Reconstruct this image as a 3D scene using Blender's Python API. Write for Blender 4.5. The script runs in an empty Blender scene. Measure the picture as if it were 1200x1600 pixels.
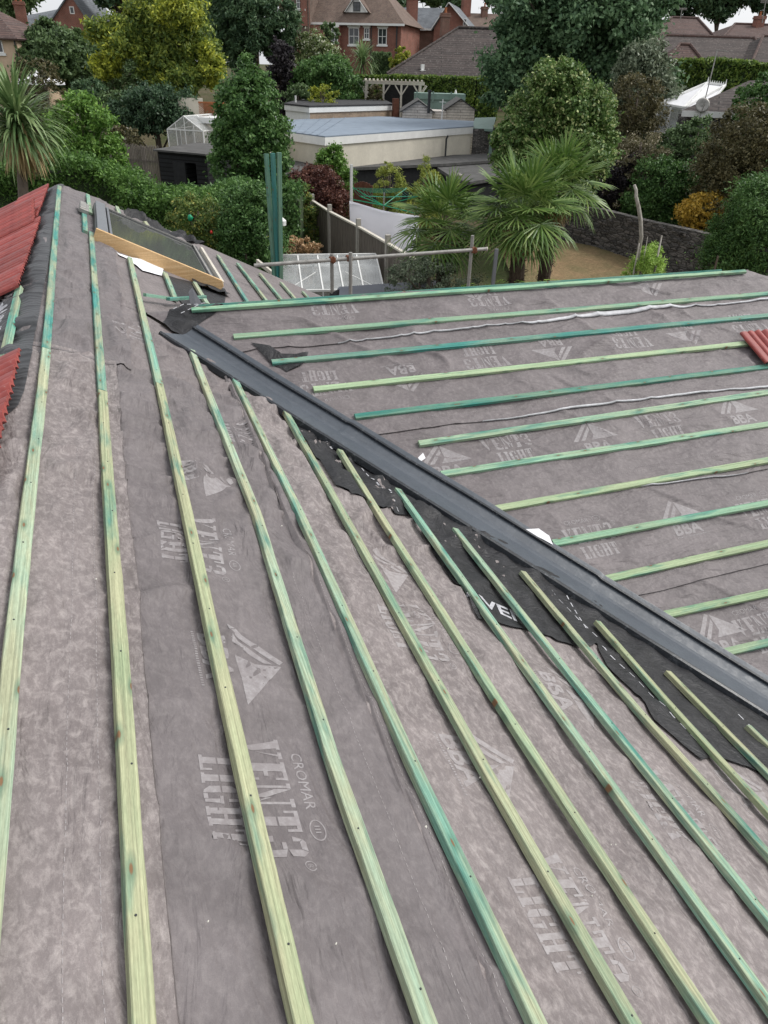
import bpy, bmesh, math, random
import numpy as np
from mathutils import Vector, Matrix
random.seed(7); RNG = np.random.default_rng(7)
R_ = math.radians
# ------------------------------------------------------------------ camera
PITCH, ROLL, YAW, F = 0.5581, 0.0313, 0.3584, 1103.8
HZ = 6.5
scene = bpy.context.scene
_f = np.array([math.sin(YAW)*math.cos(PITCH), math.cos(YAW)*math.cos(PITCH), -math.sin(PITCH)])
_r0 = np.array([math.cos(YAW), -math.sin(YAW), 0.]); _u0 = np.cross(_r0, _f)
_r = _r0*math.cos(ROLL)+_u0*math.sin(ROLL); _u = -_r0*math.sin(ROLL)+_u0*math.cos(ROLL)
CAM = np.array([0, 0, HZ])
cd = bpy.data.cameras.new('camera'); cam = bpy.data.objects.new('camera', cd)
scene.collection.objects.link(cam); scene.camera = cam
cd.sensor_fit = 'VERTICAL'; cd.sensor_height = 36; cd.lens = 36*F/1600; cd.clip_end = 2000; cd.clip_start = 0.05
cam.matrix_world = Matrix(((_r[0], _u[0], -_f[0], 0), (_r[1], _u[1], -_f[1], 0), (_r[2], _u[2], -_f[2], HZ), (0, 0, 0, 1)))
# ------------------------------------------------------------------ light
SUN_EL, SUN_AZ = R_(47), R_(95)          # high, veiled sun
w = bpy.data.worlds.new('World'); scene.world = w; w.use_nodes = True
nt = w.node_tree; nt.nodes.clear()
sky = nt.nodes.new('ShaderNodeTexSky'); sky.sky_type = 'NISHITA'; sky.sun_disc = False
sky.sun_elevation = SUN_EL; sky.sun_rotation = SUN_AZ; sky.air_density = 1.0; sky.dust_density = 4.0
hsv = nt.nodes.new('ShaderNodeHueSaturation'); hsv.inputs['Saturation'].default_value = 0.22; hsv.inputs['Value'].default_value = 1.0
bg = nt.nodes.new('ShaderNodeBackground'); bg.inputs[1].default_value = 0.15
wo = nt.nodes.new('ShaderNodeOutputWorld')
cl = nt.nodes.new('ShaderNodeMix'); cl.data_type = 'RGBA'; cl.inputs[0].default_value = .6; cl.inputs[7].default_value = (6.3, 6.45, 6.7, 1)   # even cloud cover
nt.links.new(sky.outputs[0], hsv.inputs['Color']); nt.links.new(hsv.outputs[0], cl.inputs[6]); nt.links.new(cl.outputs[2], bg.inputs[0]); nt.links.new(bg.outputs[0], wo.inputs[0])
sd = bpy.data.lights.new('sun', 'SUN'); sd.energy = 2.0; sd.angle = R_(22); sd.color = (1.0, 0.97, 0.93)
so = bpy.data.objects.new('sun', sd); scene.collection.objects.link(so)
sdir = Vector((math.sin(SUN_AZ)*math.cos(SUN_EL), math.cos(SUN_AZ)*math.cos(SUN_EL), math.sin(SUN_EL)))
so.rotation_euler = sdir.to_track_quat('Z', 'Y').to_euler()
scene.view_settings.view_transform = 'Standard'; scene.view_settings.look = 'None'
scene.view_settings.exposure = 0.25; scene.view_settings.gamma = 1
# ------------------------------------------------------------------ rays
FH = np.array([math.sin(YAW), math.cos(YAW), 0])
def ray(x, y):
    d = _f+(x-600)/F*_r+(800-y)/F*_u; return d/np.linalg.norm(d)
def at(x, y, D):
    d = ray(x, y); return CAM+d*D/(d@FH)
def onZ(x, y, z):
    d = ray(x, y); return CAM+d*(z-HZ)/d[2]
def onY(x, y, Y):
    d = ray(x, y); return CAM+d*Y/d[1]
def onPl(x, y, n, c):
    d = ray(x, y); return CAM+d*(c-n@CAM)/(n@d)
_gx = [-50, 9, 27, 38, 44, 50, 60, 75, 100, 150, 300, 900]
_gz = [0, 0, 1.0, 1.15, 1.3, 1.8, 3.2, 4.3, 5.0, 5.6, 7.0, 9.0]
def gz(P):
    D = P[0]*FH[0]+P[1]*FH[1]
    return float(np.interp(D, _gx, _gz))
# ------------------------------------------------------------------ objects
COL = scene.collection
def link(o, parent=None):
    COL.objects.link(o)
    if parent is not None: o.parent = parent
    return o
def tag(o, label=None, cat=None, group=None, kind=None):
    if label: o['label'] = label
    if cat: o['category'] = cat
    if group: o['group'] = group
    if kind: o['kind'] = kind
    return o
def empty(name, loc, label, cat, group=None):
    o = bpy.data.objects.new(name, None); o.location = Vector(loc); o.empty_display_size = .2
    link(o); return tag(o, label, cat, group)
def wpos(o):
    p = np.zeros(3)
    while o is not None:
        p = p+np.array(o.location); o = o.parent
    return p
class MB:
    def __init__(s): s.v = []; s.f = []; s.m = []
    def add(s, vs, fs, m=0):
        b = len(s.v); s.v += [tuple(map(float, p)) for p in vs]; s.f += [tuple(i+b for i in f) for f in fs]; s.m += [m]*len(fs); return s
    def hexa(s, p, m=0):   # 8 pts: bottom 4 ccw, top 4 ccw
        return s.add(p, [(3, 2, 1, 0), (4, 5, 6, 7), (0, 1, 5, 4), (1, 2, 6, 5), (2, 3, 7, 6), (3, 0, 4, 7)], m)
    def box(s, c, sz, ax=None, m=0):
        c = np.array(c, float); ax = np.eye(3) if ax is None else np.array(ax, float); h = np.array(sz, float)/2
        P = [c+ax[0]*a*h[0]+ax[1]*b*h[1]+ax[2]*d*h[2] for d in (-1, 1) for a, b in ((-1, -1), (1, -1), (1, 1), (-1, 1))]
        return s.hexa(P, m)
    def bar(s, a, b, wd, th, up=(0, 0, 1), m=0):
        a = np.array(a, float); b = np.array(b, float); d = b-a; L = np.linalg.norm(d); d /= L
        up = np.array(up, float); sd_ = np.cross(d, up); sd_ /= np.linalg.norm(sd_); u2 = np.cross(sd_, d)
        return s.box((a+b)/2, (L, wd, th), (d, -sd_, u2) if np.dot(np.cross(d, -sd_), u2) > 0 else (d, sd_, u2), m)
    def tube(s, pts, rad, n=8, m=0, cap=True):
        pts = [np.array(p, float) for p in pts]; k = len(pts)
        if not hasattr(rad, '__len__'): rad = [rad]*k
        vs = []; ref = np.array([0.13, 0.31, 0.94])
        for i, p in enumerate(pts):
            d = pts[min(i+1, k-1)]-pts[max(i-1, 0)]; d = d/(np.linalg.norm(d)+1e-9)
            if abs(d@ref) > .95: ref = np.array([1., .1, .05])
            a = np.cross(d, ref); a /= np.linalg.norm(a); b = np.cross(d, a)
            for j in range(n):
                t = 2*math.pi*j/n; vs.append(p+rad[i]*(a*math.cos(t)+b*math.sin(t)))
        fs = [(i*n+j, i*n+(j+1) % n, (i+1)*n+(j+1) % n, (i+1)*n+j) for i in range(k-1) for j in range(n)]
        if cap: fs += [tuple(range(n))[::-1], tuple(range((k-1)*n, k*n))]
        return s.add(vs, fs, m)
    def poly(s, pts, m=0): return s.add(pts, [tuple(range(len(pts)))], m)
    def slab(s, pts, th, m=0):       # planar polygon extruded down its normal by th
        P = [np.array(p, float) for p in pts]; n = np.cross(P[1]-P[0], P[2]-P[0]); n /= np.linalg.norm(n)
        if n[2] < 0: P = P[::-1]; n = -n
        k = len(P); Q = [p-n*th for p in P]
        fs = [tuple(range(k)), tuple(range(2*k-1, k-1, -1))]+[(i, i+k, (i+1) % k+k, (i+1) % k) for i in range(k)]
        return s.add(P+Q, fs, m)
    def build(s, name, mats, parent=None, smooth=False, uv=True, bevel=0):
        me = bpy.data.meshes.new(name); off = wpos(parent) if parent is not None else (s.off if hasattr(s, 'off') else np.zeros(3))
        V = np.array(s.v)-off
        me.from_pydata([tuple(p) for p in V], [], s.f)
        for mt in (mats if isinstance(mats, (list, tuple)) else [mats]): me.materials.append(mt)
        me.polygons.foreach_set('material_index', s.m)
        me.update()
        bm = bmesh.new(); bm.from_mesh(me); bmesh.ops.recalc_face_normals(bm, faces=bm.faces)
        if bevel:
            bmesh.ops.bevel(bm, geom=[e for e in bm.edges if len(e.link_faces) == 2 and e.calc_face_angle(0) > .5], offset=bevel, segments=1, affect='EDGES')
        if uv:
            L = bm.loops.layers.uv.new('UVMap')
            for fc in bm.faces:
                n = fc.normal
                if abs(n.z) > .995: t = Vector((1, 0, 0)); uu = Vector((0, 1, 0))
                else: t = Vector((0, 0, 1)).cross(n).normalized(); uu = n.cross(t)
                for lp in fc.loops:
                    p = lp.vert.co; lp[L].uv = (p.dot(t), p.dot(uu))
            for fc in bm.faces: fc.smooth = smooth
        bm.to_mesh(me); bm.free()
        o = bpy.data.objects.new(name, me)
        if parent is None and hasattr(s, 'off'): o.location = Vector(s.off)
        return link(o, parent)
    def at(s, p): s.off = np.array(p, float); return s
def npmesh(name, V, Fq, mat, parent=None, smooth=False, uv=None, k=4):
    V = np.asarray(V, float); Fq = np.asarray(Fq, np.int32)
    me = bpy.data.meshes.new(name); off = wpos(parent) if parent is not None else np.zeros(3)
    me.vertices.add(len(V)); me.vertices.foreach_set('co', (V-off).astype(np.float32).ravel())
    nf = len(Fq); me.loops.add(nf*k); me.loops.foreach_set('vertex_index', Fq.ravel())
    me.polygons.add(nf); me.polygons.foreach_set('loop_start', np.arange(0, nf*k, k, dtype=np.int32))
    me.polygons.foreach_set('loop_total', np.full(nf, k, np.int32))
    if smooth: me.polygons.foreach_set('use_smooth', np.ones(nf, bool))
    if uv is not None:
        l = me.uv_layers.new(name='UVMap'); l.data.foreach_set('uv', np.asarray(uv, np.float32)[Fq.ravel()].ravel())
    for mt in (mat if isinstance(mat, (list, tuple)) else [mat]): me.materials.append(mt)
    me.update(); me.validate()
    return link(bpy.data.objects.new(name, me), parent)
# ------------------------------------------------------------------ numpy noise
_tab = RNG.random((256, 256))
def vnoise(x, y, s=0):
    x = np.asarray(x, float)+37.7*s+500; y = np.asarray(y, float)+91.3*s+500
    xi = np.floor(x).astype(int); yi = np.floor(y).astype(int); fx = x-xi; fy = y-yi
    fx = fx*fx*(3-2*fx); fy = fy*fy*(3-2*fy)
    g = lambda a, b: _tab[a % 256, b % 256]
    return ((g(xi, yi)*(1-fx)+g(xi+1, yi)*fx)*(1-fy)+(g(xi, yi+1)*(1-fx)+g(xi+1, yi+1)*fx)*fy)*2-1
def fbm(x, y, s=0, o=3):
    return sum(vnoise(x*2**i, y*2**i, s+i*7)/2**i for i in range(o))
def ridge(x, y, s=0): return 1-np.abs(vnoise(x, y, s))*1.0
# ------------------------------------------------------------------ materials
class NT:
    def __init__(s, name):
        s.m = bpy.data.materials.new(name); s.m.use_nodes = True; s.t = s.m.node_tree; s.t.nodes.clear()
        s.out = s.n('OutputMaterial'); s.b = s.n('BsdfPrincipled'); s.l(s.b.outputs[0], s.out.inputs[0])
    def n(s, k, **kw):
        x = s.t.nodes.new('ShaderNode'+k)
        for a, v in kw.items(): setattr(x, a, v)
        return x
    def l(s, a, b): s.t.links.new(a, b)
    def set(s, node, **kw):
        for a, v in kw.items(): node.inputs[a.replace('_', ' ')].default_value = v
        return node
    def coord(s, kind='Object', scale=(1, 1, 1), rot=(0, 0, 0)):
        tc = s.n('TexCoord'); mp = s.n('Mapping'); mp.inputs['Scale'].default_value = scale; mp.inputs['Rotation'].default_value = rot
        s.l(tc.outputs[kind], mp.inputs['Vector']); return mp.outputs[0]
    def noise(s, vec, scale, detail=4, rough=.55, dist=0):
        x = s.n('TexNoise'); x.inputs['Scale'].default_value = scale; x.inputs['Detail'].default_value = detail
        x.inputs['Roughness'].default_value = rough; x.inputs['Distortion'].default_value = dist; s.l(vec, x.inputs['Vector']); return x.outputs[0]
    def ramp(s, fac, stops, interp='LINEAR'):
        x = s.n('ValToRGB'); s.l(fac, x.inputs[0]); e = x.color_ramp.elements; x.color_ramp.interpolation = interp
        while len(e) < len(stops): e.new(.5)
        for i, (p, c) in enumerate(stops):
            e[i].position = p; e[i].color = (c, c, c, 1) if not hasattr(c, '__len__') else (*c, 1)
        return x.outputs[0]
    def mix(s, fac, a, b, mode='MIX'):
        x = s.n('Mix', data_type='RGBA', blend_type=mode)
        if hasattr(fac, 'is_output'): s.l(fac, x.inputs[0])
        else: x.inputs[0].default_value = fac
        for v, i in ((a, 6), (b, 7)):
            if hasattr(v, 'is_output'): s.l(v, x.inputs[i])
            else: x.inputs[i].default_value = (*v, 1)
        return x.outputs[2]
    def math(s, op, a, b=0.0):
        x = s.n('Math', operation=op)
        for v, i in ((a, 0), (b, 1)):
            if hasattr(v, 'is_output'): s.l(v, x.inputs[i])
            else: x.inputs[i].default_value = v
        return x.outputs[0]
    def bump(s, h, strength=.3, dist=.01, prev=None):
        x = s.n('Bump'); x.inputs['Strength'].default_value = strength; x.inputs['Distance'].default_value = dist
        s.l(h, x.inputs['Height']); 
        if prev is not None: s.l(prev, x.inputs['Normal'])
        return x.outputs[0]
    def fin(s, col=None, rough=.7, spec=.3, metal=0, normal=None):
        if col is not None:
            if hasattr(col, 'is_output'): s.l(col, s.b.inputs['Base Color'])
            else: s.b.inputs['Base Color'].default_value = (*col, 1)
        if hasattr(rough, 'is_output'): s.l(rough, s.b.inputs['Roughness'])
        else: s.b.inputs['Roughness'].default_value = rough
        s.b.inputs['Specular IOR Level'].default_value = spec; s.b.inputs['Metallic'].default_value = metal
        if normal is not None: s.l(normal, s.b.inputs['Normal'])
        return s.m
def simple(name, col, rough=.7, var=.25, scale=6, spec=.3, metal=0, bump=.15, kind='Object'):
    t = NT(name); c = t.coord(kind); n1 = t.noise(c, scale, 5, .6); n2 = t.noise(c, scale*9, 3, .6)
    k = t.ramp(n1, [(.3, 1-var), (.7, 1+var*.6)]); k2 = t.ramp(n2, [(.3, 1-var*.5), (.7, 1+var*.3)])
    cc = t.mix(1, t.mix(1, col, k, 'MULTIPLY'), k2, 'MULTIPLY')
    return t.fin(cc, rough, spec, metal, t.bump(n2, bump, .01))
def m_membrane(name, c0, c1, c2, blot, sw=False):
    t = NT(name); uv = t.coord('UV'); st = t.coord('UV', (.5, 1, 1) if sw else (1, .45, 1))
    big = t.noise(uv, 1.3, 3, .6); mid = t.noise(t.coord('UV', (1, .7, 1)), 34, 6, .72, .4); mid2 = t.noise(st, 120, 4, .75); fine = t.noise(uv, 420, 2, .6)
    a = t.mix(t.ramp(big, [(.32, 0), (.68, 1)]), c0, c1)
    a = t.mix(t.math('MULTIPLY', t.ramp(mid, [(.46, 0), (.66, 1)]), blot), a, c2)
    a = t.mix(t.math('MULTIPLY', t.ramp(mid2, [(.5, 0), (.72, 1)]), blot*.55), a, c2)
    a = t.mix(1, a, t.ramp(t.noise(uv, 3.5, 4, .6, 1), [(.3, .84), (.7, 1.13)]), 'MULTIPLY')
    a = t.mix(1, a, t.ramp(fine, [(.25, .86), (.75, 1.12)]), 'MULTIPLY')
    nb = t.bump(mid, .12, .004); nb = t.bump(fine, .15, .001, nb)
    wr = t.noise(t.coord('UV', (1, 2.2, 1) if sw else (2.2, 1, 1)), 5, 4, .5, 1.5)
    nb = t.bump(wr, .5, .02, nb); w2 = t.noise(t.coord('UV', (1.1, 4, 1) if sw else (4, 1.2, 1), (0, 0, -.25 if sw else .4)), 2.2, 3, .5, 2.2); nb = t.bump(w2, .55, .03, nb)
    return t.fin(a, .62, .35, 0, nb)
M = {}
M['mem_pink'] = m_membrane('weathered_membrane', (.150, .128, .126), (.198, .172, .168), (.40, .36, .345), .50)
M['mem_grey'] = m_membrane('grey_membrane', (.122, .107, .109), (.150, .133, .134), (.27, .245, .24), .28)
M['mem_wing'] = m_membrane('wing_membrane', (.122, .106, .109), (.160, .140, .141), (.28, .25, .245), .34, True)
M['mem_light'] = m_membrane('light_membrane', (.142, .123, .123), (.182, .158, .156), (.30, .27, .26), .30)
t = NT('white_membrane_underside'); M['mem_white'] = t.fin(t.ramp(t.noise(t.coord(), 14, 3), [(.3, (.36, .36, .37)), (.7, (.60, .60, .62))]), .6)
t = NT('membrane_print'); uv = t.coord('Object'); n_ = t.noise(uv, 45, 4, .7); n2_ = t.noise(uv, 6, 3, .6)
M['print'] = t.fin(t.mix(t.ramp(t.math('ADD', n_, t.math('MULTIPLY', n2_, .5)), [(.42, 0), (.85, 1)]), (.33, .315, .318), (.215, .195, .197)), .6)
t = NT('bold_print'); uv = t.coord('Object'); n_ = t.noise(uv, 40, 4, .7)
M['print_white'] = t.fin(t.ramp(n_, [(.35, (.30, .30, .32)), (.65, (.52, .52, .54))]), .55)
t = NT('black_membrane'); uv = t.coord('UV'); n_ = t.noise(uv, 9, 4, .6, 1.2); n2_ = t.noise(t.coord('UV', (1, 3, 1)), 26, 3, .6)
M['black_mem'] = t.fin(t.ramp(n_, [(.3, (.008, .008, .009)), (.75, (.022, .022, .025))]), t.ramp(n2_, [(.3, .42), (.7, .65)]), .35, 0, t.bump(n2_, .35, .01, t.bump(n_, .6, .03)))
t = NT('embossed_black_membrane'); tc = t.coord('UV', (1, 1, 1)); wv = t.n('TexWave'); wv.wave_type = 'BANDS'; wv.bands_direction = 'Y'
wv.inputs['Scale'].default_value = 6; wv.inputs['Distortion'].default_value = 3; wv.inputs['Detail'].default_value = 2; wv.inputs['Detail Scale'].default_value = 1.1; t.l(tc, wv.inputs['Vector'])
M['ridge_mem'] = t.fin(t.mix(wv.outputs[1], (.026, .027, .029), (.052, .054, .058)), .5, .5, 0, t.bump(wv.outputs[1], .25, .012))
def m_batten():
    t = NT('green_treated_timber'); oi = t.n('ObjectInfo'); tint = oi.outputs['Color']; rnd = oi.outputs['Random']
    base = t.n('TexCoord'); off = t.n('Combine' + 'XYZ'); t.l(t.math('MULTIPLY', rnd, 40), off.inputs[0]); t.l(t.math('MULTIPLY', rnd, 23), off.inputs[1])
    va = t.n('VectorMath', operation='ADD'); t.l(base.outputs['Object'], va.inputs[0]); t.l(off.outputs[0], va.inputs[1])
    def mp(sc):
        x = t.n('Mapping'); x.inputs['Scale'].default_value = sc; t.l(va.outputs[0], x.inputs['Vector']); return x.outputs[0]
    grain = t.noise(mp((.5, 60, 60)), 2.4, 5, .65, .5); blot = t.noise(mp((1, 7, 7)), 1.7, 4, .6, .4); fine = t.noise(mp((25, 160, 160)), 1.5, 2, .6)
    saw = t.noise(mp((60, 3, 3)), 2.0, 2, .5)
    kc = t.mix(t.math('MULTIPLY', t.ramp(blot, [(.36, 0), (.60, 1)]), oi.outputs['Alpha']), tint, (.47, .46, .29))
    kc = t.mix(t.ramp(t.noise(mp((.8, 5, 5)), 2.3, 3, .6), [(.54, 0), (.70, .85)]), kc, (.05, .24, .20))
    kc = t.mix(1, kc, t.ramp(grain, [(.3, .58), (.7, 1.32)]), 'MULTIPLY')
    kc = t.mix(1, kc, t.ramp(fine, [(.3, .72), (.7, .92)]), 'MULTIPLY'); 
    vo = t.n('TexVoronoi', voronoi_dimensions='2D'); vo.inputs['Scale'].default_value = 1; t.l(mp((3.1, 10.5, 1)), vo.inputs['Vector'])
    dist = vo.outputs['Distance']
    halo = t.ramp(dist, [(.04, 1), (.17, 0)]); knot = t.ramp(dist, [(.03, 1), (.055, 0)])
    kc = t.mix(t.math('MULTIPLY', halo, .6), kc, (.03, .12, .085)); kc = t.mix(t.math('MULTIPLY', knot, .85), kc, (.20, .09, .04))
    # rough sawn faces that face sideways take the preservative darker
    geo = t.n('NewGeometry'); 
    nb = t.bump(grain, .5, .004); nb = t.bump(fine, .35, .002, nb)
    return t.fin(kc, .75, .25, 0, nb)
M['batten'] = m_batten()
def m_wood(name, a, b, sc=(1.5, 30, 30)):
    t = NT(name); c = t.coord('Object', sc); g = t.noise(c, 2, 5, .6, .8); f = t.noise(t.coord(), 60, 2)
    k = t.mix(t.ramp(g, [(.3, 0), (.7, 1)]), a, b); return t.fin(t.mix(1, k, t.ramp(f, [(.3, .9), (.7, 1.08)]), 'MULTIPLY'), .7, .3, 0, t.bump(g, .3, .005))
M['pine'] = m_wood('fresh_pine', (.50, .31, .14), (.66, .46, .25))
M['old_wood'] = m_wood('weathered_wood', (.085, .072, .060), (.18, .158, .135), (14, 14, 1))
M['pale_wood'] = m_wood('pale_wood', (.45, .42, .36), (.62, .58, .50), (3, 3, 12))
M['trunk'] = m_wood('bark', (.06, .045, .033), (.14, .11, .085), (9, 9, 2))
M['pale_bark'] = m_wood('bleached_wood', (.2, .18, .15), (.5, .47, .42), (4, 4, 2))
M['fibre'] = m_wood('palm_fibre', (.03, .02, .013), (.10, .07, .048), (26, 26, 8))
M['grp'] = None
t = NT('grey_gel_coat'); c = t.coord('Object'); n1 = t.noise(c, 3, 4, .6); n2 = t.noise(c, 70, 3, .6)
n3 = t.noise(t.coord('Object', (1.2, 1.2, 1.2)), 9, 5, .75, 2)
gc = t.mix(1, t.ramp(n1, [(.3, (.050, .060, .074)), (.7, (.070, .082, .098))]), t.ramp(n2, [(.3, .9), (.7, 1.1)]), 'MULTIPLY'); gc = t.mix(t.ramp(n3, [(.56, 0), (.74, .35)]), gc, (.16, .17, .185))
M['grp'] = t.fin(gc, t.ramp(n3, [(.3, .34), (.7, .6)]), .5, 0, t.bump(n2, .12, .004, t.bump(n1, .3, .03)))
t = NT('scuffed_dark_gel_coat'); c = t.coord('Object'); n1 = t.noise(t.coord('Object', (3, 3, 3)), 3, 4, .7, 1.5); n2 = t.noise(c, 45, 5, .8)
M['grp_dark'] = t.fin(t.mix(t.math('MULTIPLY', t.ramp(n2, [(.5, 0), (.68, 1)]), t.ramp(n1, [(.45, 0), (.65, .55)])), (.018, .021, .026), (.30, .32, .34)), .32, .5, 0, t.bump(n2, .2, .004))
M['nail'] = simple('dark_gel_coat', (.018, .021, .026), .3, .4, 12, .6)
t = NT('red_tile'); c = t.coord('Object'); n1 = t.noise(c, 9, 4, .65); n2 = t.noise(c, 130, 3, .6)
cc = t.mix(t.ramp(n1, [(.35, 0), (.7, 1)]), (.23, .040, .036), (.36, .075, .062)); cc = t.mix(t.ramp(t.noise(c, 30, 4, .7), [(.62, 0), (.78, .6)]), cc, (.55, .36, .32))
oi = t.n('ObjectInfo'); cc = t.mix(1, cc, t.ramp(oi.outputs['Random'], [(0, .72), (1, 1.2)]), 'MULTIPLY'); cc = t.mix(t.ramp(t.noise(t.coord('Object', (1, 1, 1)), 5, 5, .7, 1), [(.5, 0), (.75, .5)]), cc, (.14, .07, .06))
M['tile'] = t.fin(cc, .5, .4, 0, t.bump(n2, .3, .003))
M['galv'] = simple('galvanised_steel', (.30, .29, .27), .5, .3, 14, .5, .35)
M['alu'] = simple('grey_aluminium', (.20, .21, .23), .35, .12, 10, .5, .5)
M['dark_alu'] = simple('dark_window_frame', (.03, .032, .035), .4, .15, 10, .5)
t = NT('skylight_glass'); M['glass_dark'] = t.fin((.10, .105, .10), .06, 1.0)
M['rust'] = simple('rusty_coupler', (.16, .06, .03), .8, .4, 30)
M['paper'] = simple('white_sheet', (.72, .72, .74), .8, .06, 5)
t = NT('white_cloth'); t.fin((.88, .88, .92), .9, .1); tr = t.n('BsdfTranslucent'); tr.inputs[0].default_value = (.9, .9, .94, 1); ms = t.n('MixShader'); ms.inputs[0].default_value = .5; t.l(t.b.outputs[0], ms.inputs[1]); t.l(tr.outputs[0], ms.inputs[2]); t.l(ms.outputs[0], t.out.inputs[0]); M['cloth'] = t.m
M['white'] = simple('white_paint', (.74, .74, .72), .5, .08, 3)
M['cream'] = simple('cream_render', (.60, .56, .47), .9, .12, 1.2)
M['peach'] = simple('peach_render', (.56, .42, .30), .9, .1, 1.2)
M['black_wood'] = simple('black_stained_timber', (.016, .017, .019), .7, .4, 8)
M['felt'] = simple('roofing_felt', (.10, .098, .095), .95, .35, 3)
M['felt_dark'] = simple('dark_roofing_felt', (.048, .048, .05), .95, .35, 3)
M['blue_felt'] = simple('blue_grey_felt', (.21, .255, .31), .85, .14, 1.4)
M['flat_dark'] = simple('dark_flat_roof', (.085, .092, .112), .6, .12, 2)
M['concrete'] = simple('concrete', (.36, .34, .30), .9, .2, 8)
M['orange_wood'] = simple('orange_stained_wood', (.33, .115, .045), .7, .2, 8)
M['brown_wood'] = simple('brown_stained_wood', (.13, .05, .03), .7, .3, 8)
M['green_plastic'] = simple('dark_green_plastic', (.012, .05, .035), .45, .3, 5)
M['teal_plastic'] = simple('bright_green_plastic', (.01, .25, .12), .45, .2, 5)
M['green_cord'] = simple('green_line', (.015, .17, .10), .6, .2, 8)
M['yellow'] = simple('yellow_tape', (.55, .55, .12), .6, .1, 8)
M['sage'] = simple('sage_green_metal', (.20, .29, .25), .6, .12, 4)
M['red'] = simple('red_apple', (.5, .03, .02), .5, .1)
M['pebble'] = simple('debris', (.6, .58, .52), .8, .1)
t = NT('greenhouse_glass'); g = t.n('BsdfTransparent'); gl = t.n('BsdfGlossy'); gl.inputs['Roughness'].default_value = .12; df = t.n('BsdfDiffuse'); df.inputs[0].default_value = (.55, .57, .56, 1)
mx = t.n('MixShader'); mx.inputs[0].default_value = .35; t.l(df.outputs[0], mx.inputs[1]); t.l(gl.outputs[0], mx.inputs[2])
m2 = t.n('MixShader'); t.l(t.ramp(t.noise(t.coord(), 1.5, 4), [(.3, .32), (.7, .62)]), m2.inputs[0]); t.l(g.outputs[0], m2.inputs[1]); t.l(mx.outputs[0], m2.inputs[2]); t.l(m2.outputs[0], t.out.inputs[0]); M['gh_glass'] = t.m
t = NT('window_glass'); M['win'] = t.fin((.035, .04, .045), .06, .7)
def m_brick(name, c1, c2, mortar, bw=.225, bh=.075, ms=.01, lich=None, rough=.85, bump=.4):
    t = NT(name); uv = t.coord('UV'); b = t.n('TexBrick'); b.inputs['Scale'].default_value = 1; b.inputs['Brick Width'].default_value = bw; b.inputs['Row Height'].default_value = bh
    b.inputs['Mortar Size'].default_value = ms; b.inputs['Mortar Smooth'].default_value = .2; b.inputs['Color1'].default_value = (*c1, 1); b.inputs['Color2'].default_value = (*c2, 1); b.inputs['Mortar'].default_value = (*mortar, 1)
    t.l(uv, b.inputs['Vector']); n = t.noise(uv, 1.1, 5, .6); n2 = t.noise(uv, 9, 4, .6)
    c = t.mix(1, b.outputs[0], t.ramp(n, [(.3, .75), (.7, 1.2)]), 'MULTIPLY'); c = t.mix(1, c, t.ramp(n2, [(.3, .8), (.7, 1.15)]), 'MULTIPLY')
    if lich: c = t.mix(t.ramp(t.noise(uv, 4, 6, .8), [(.55, 0), (.68, .8)]), c, lich)
    return t.fin(c, rough, .25, 0, t.bump(b.outputs[1], -bump, .02))
M['brick'] = m_brick('red_brick', (.24, .075, .052), (.18, .058, .042), (.26, .20, .16))
M['brick_dark'] = m_brick('brown_brick', (.20, .085, .06), (.15, .07, .05), (.22, .19, .16))
M['brick_tan'] = m_brick('tan_brick', (.34, .25, .17), (.28, .20, .14), (.3, .25, .2), .225, .075)
M['tile_brown'] = m_brick('brown_concrete_tiles', (.080, .064, .059), (.058, .048, .045), (.02, .018, .017), 40, .34, .03, (.26, .24, .22))
M['tile_red'] = m_brick('old_red_tiles', (.115, .072, .062), (.085, .058, .052), (.03, .02, .02), 40, .30, .028, (.24, .22, .20))
M['tile_plain'] = m_brick('plain_clay_tiles', (.20, .145, .115), (.15, .11, .09), (.07, .05, .045), .18, .12, .012, (.23, .21, .16))
M['slate'] = m_brick('grey_slate', (.17, .185, .20), (.14, .15, .165), (.07, .075, .08), .3, .22, .012)
t = NT('rough_stone'); uv = t.coord('UV', (3.6, 12, 1)); vo = t.n('TexVoronoi'); vo.inputs['Scale'].default_value = 1; t.l(uv, vo.inputs['Vector']); ve = t.n('TexVoronoi', feature='DISTANCE_TO_EDGE'); ve.inputs['Scale'].default_value = 1; t.l(uv, ve.inputs['Vector'])
hs = t.n('SeparateColor'); t.l(vo.outputs['Color'], hs.inputs[0]); cc = t.mix(t.ramp(hs.outputs[0], [(0, 0), (1, 1)]), (.07, .068, .066), (.19, .175, .165)); cc = t.mix(t.ramp(ve.outputs['Distance'], [(.0, 1), (.10, 0)]), cc, (.025, .024, .023)); nn = t.noise(t.coord('UV'), 14, 5, .7)
M['stone'] = t.fin(t.mix(1, cc, t.ramp(nn, [(.3, .6), (.7, 1.35)]), 'MULTIPLY'), .9, .2, 0, t.bump(nn, .4, .03, t.bump(ve.outputs['Distance'], .8, .06)))
M['shiplap'] = m_brick('pale_cladding', (.66, .61, .56), (.60, .55, .51), (.24, .20, .18), 40, .15, .014)
M['black_lap'] = m_brick('black_cladding', (.020, .021, .023), (.016, .017, .018), (.004, .004, .004), 40, .15, .02)
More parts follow.
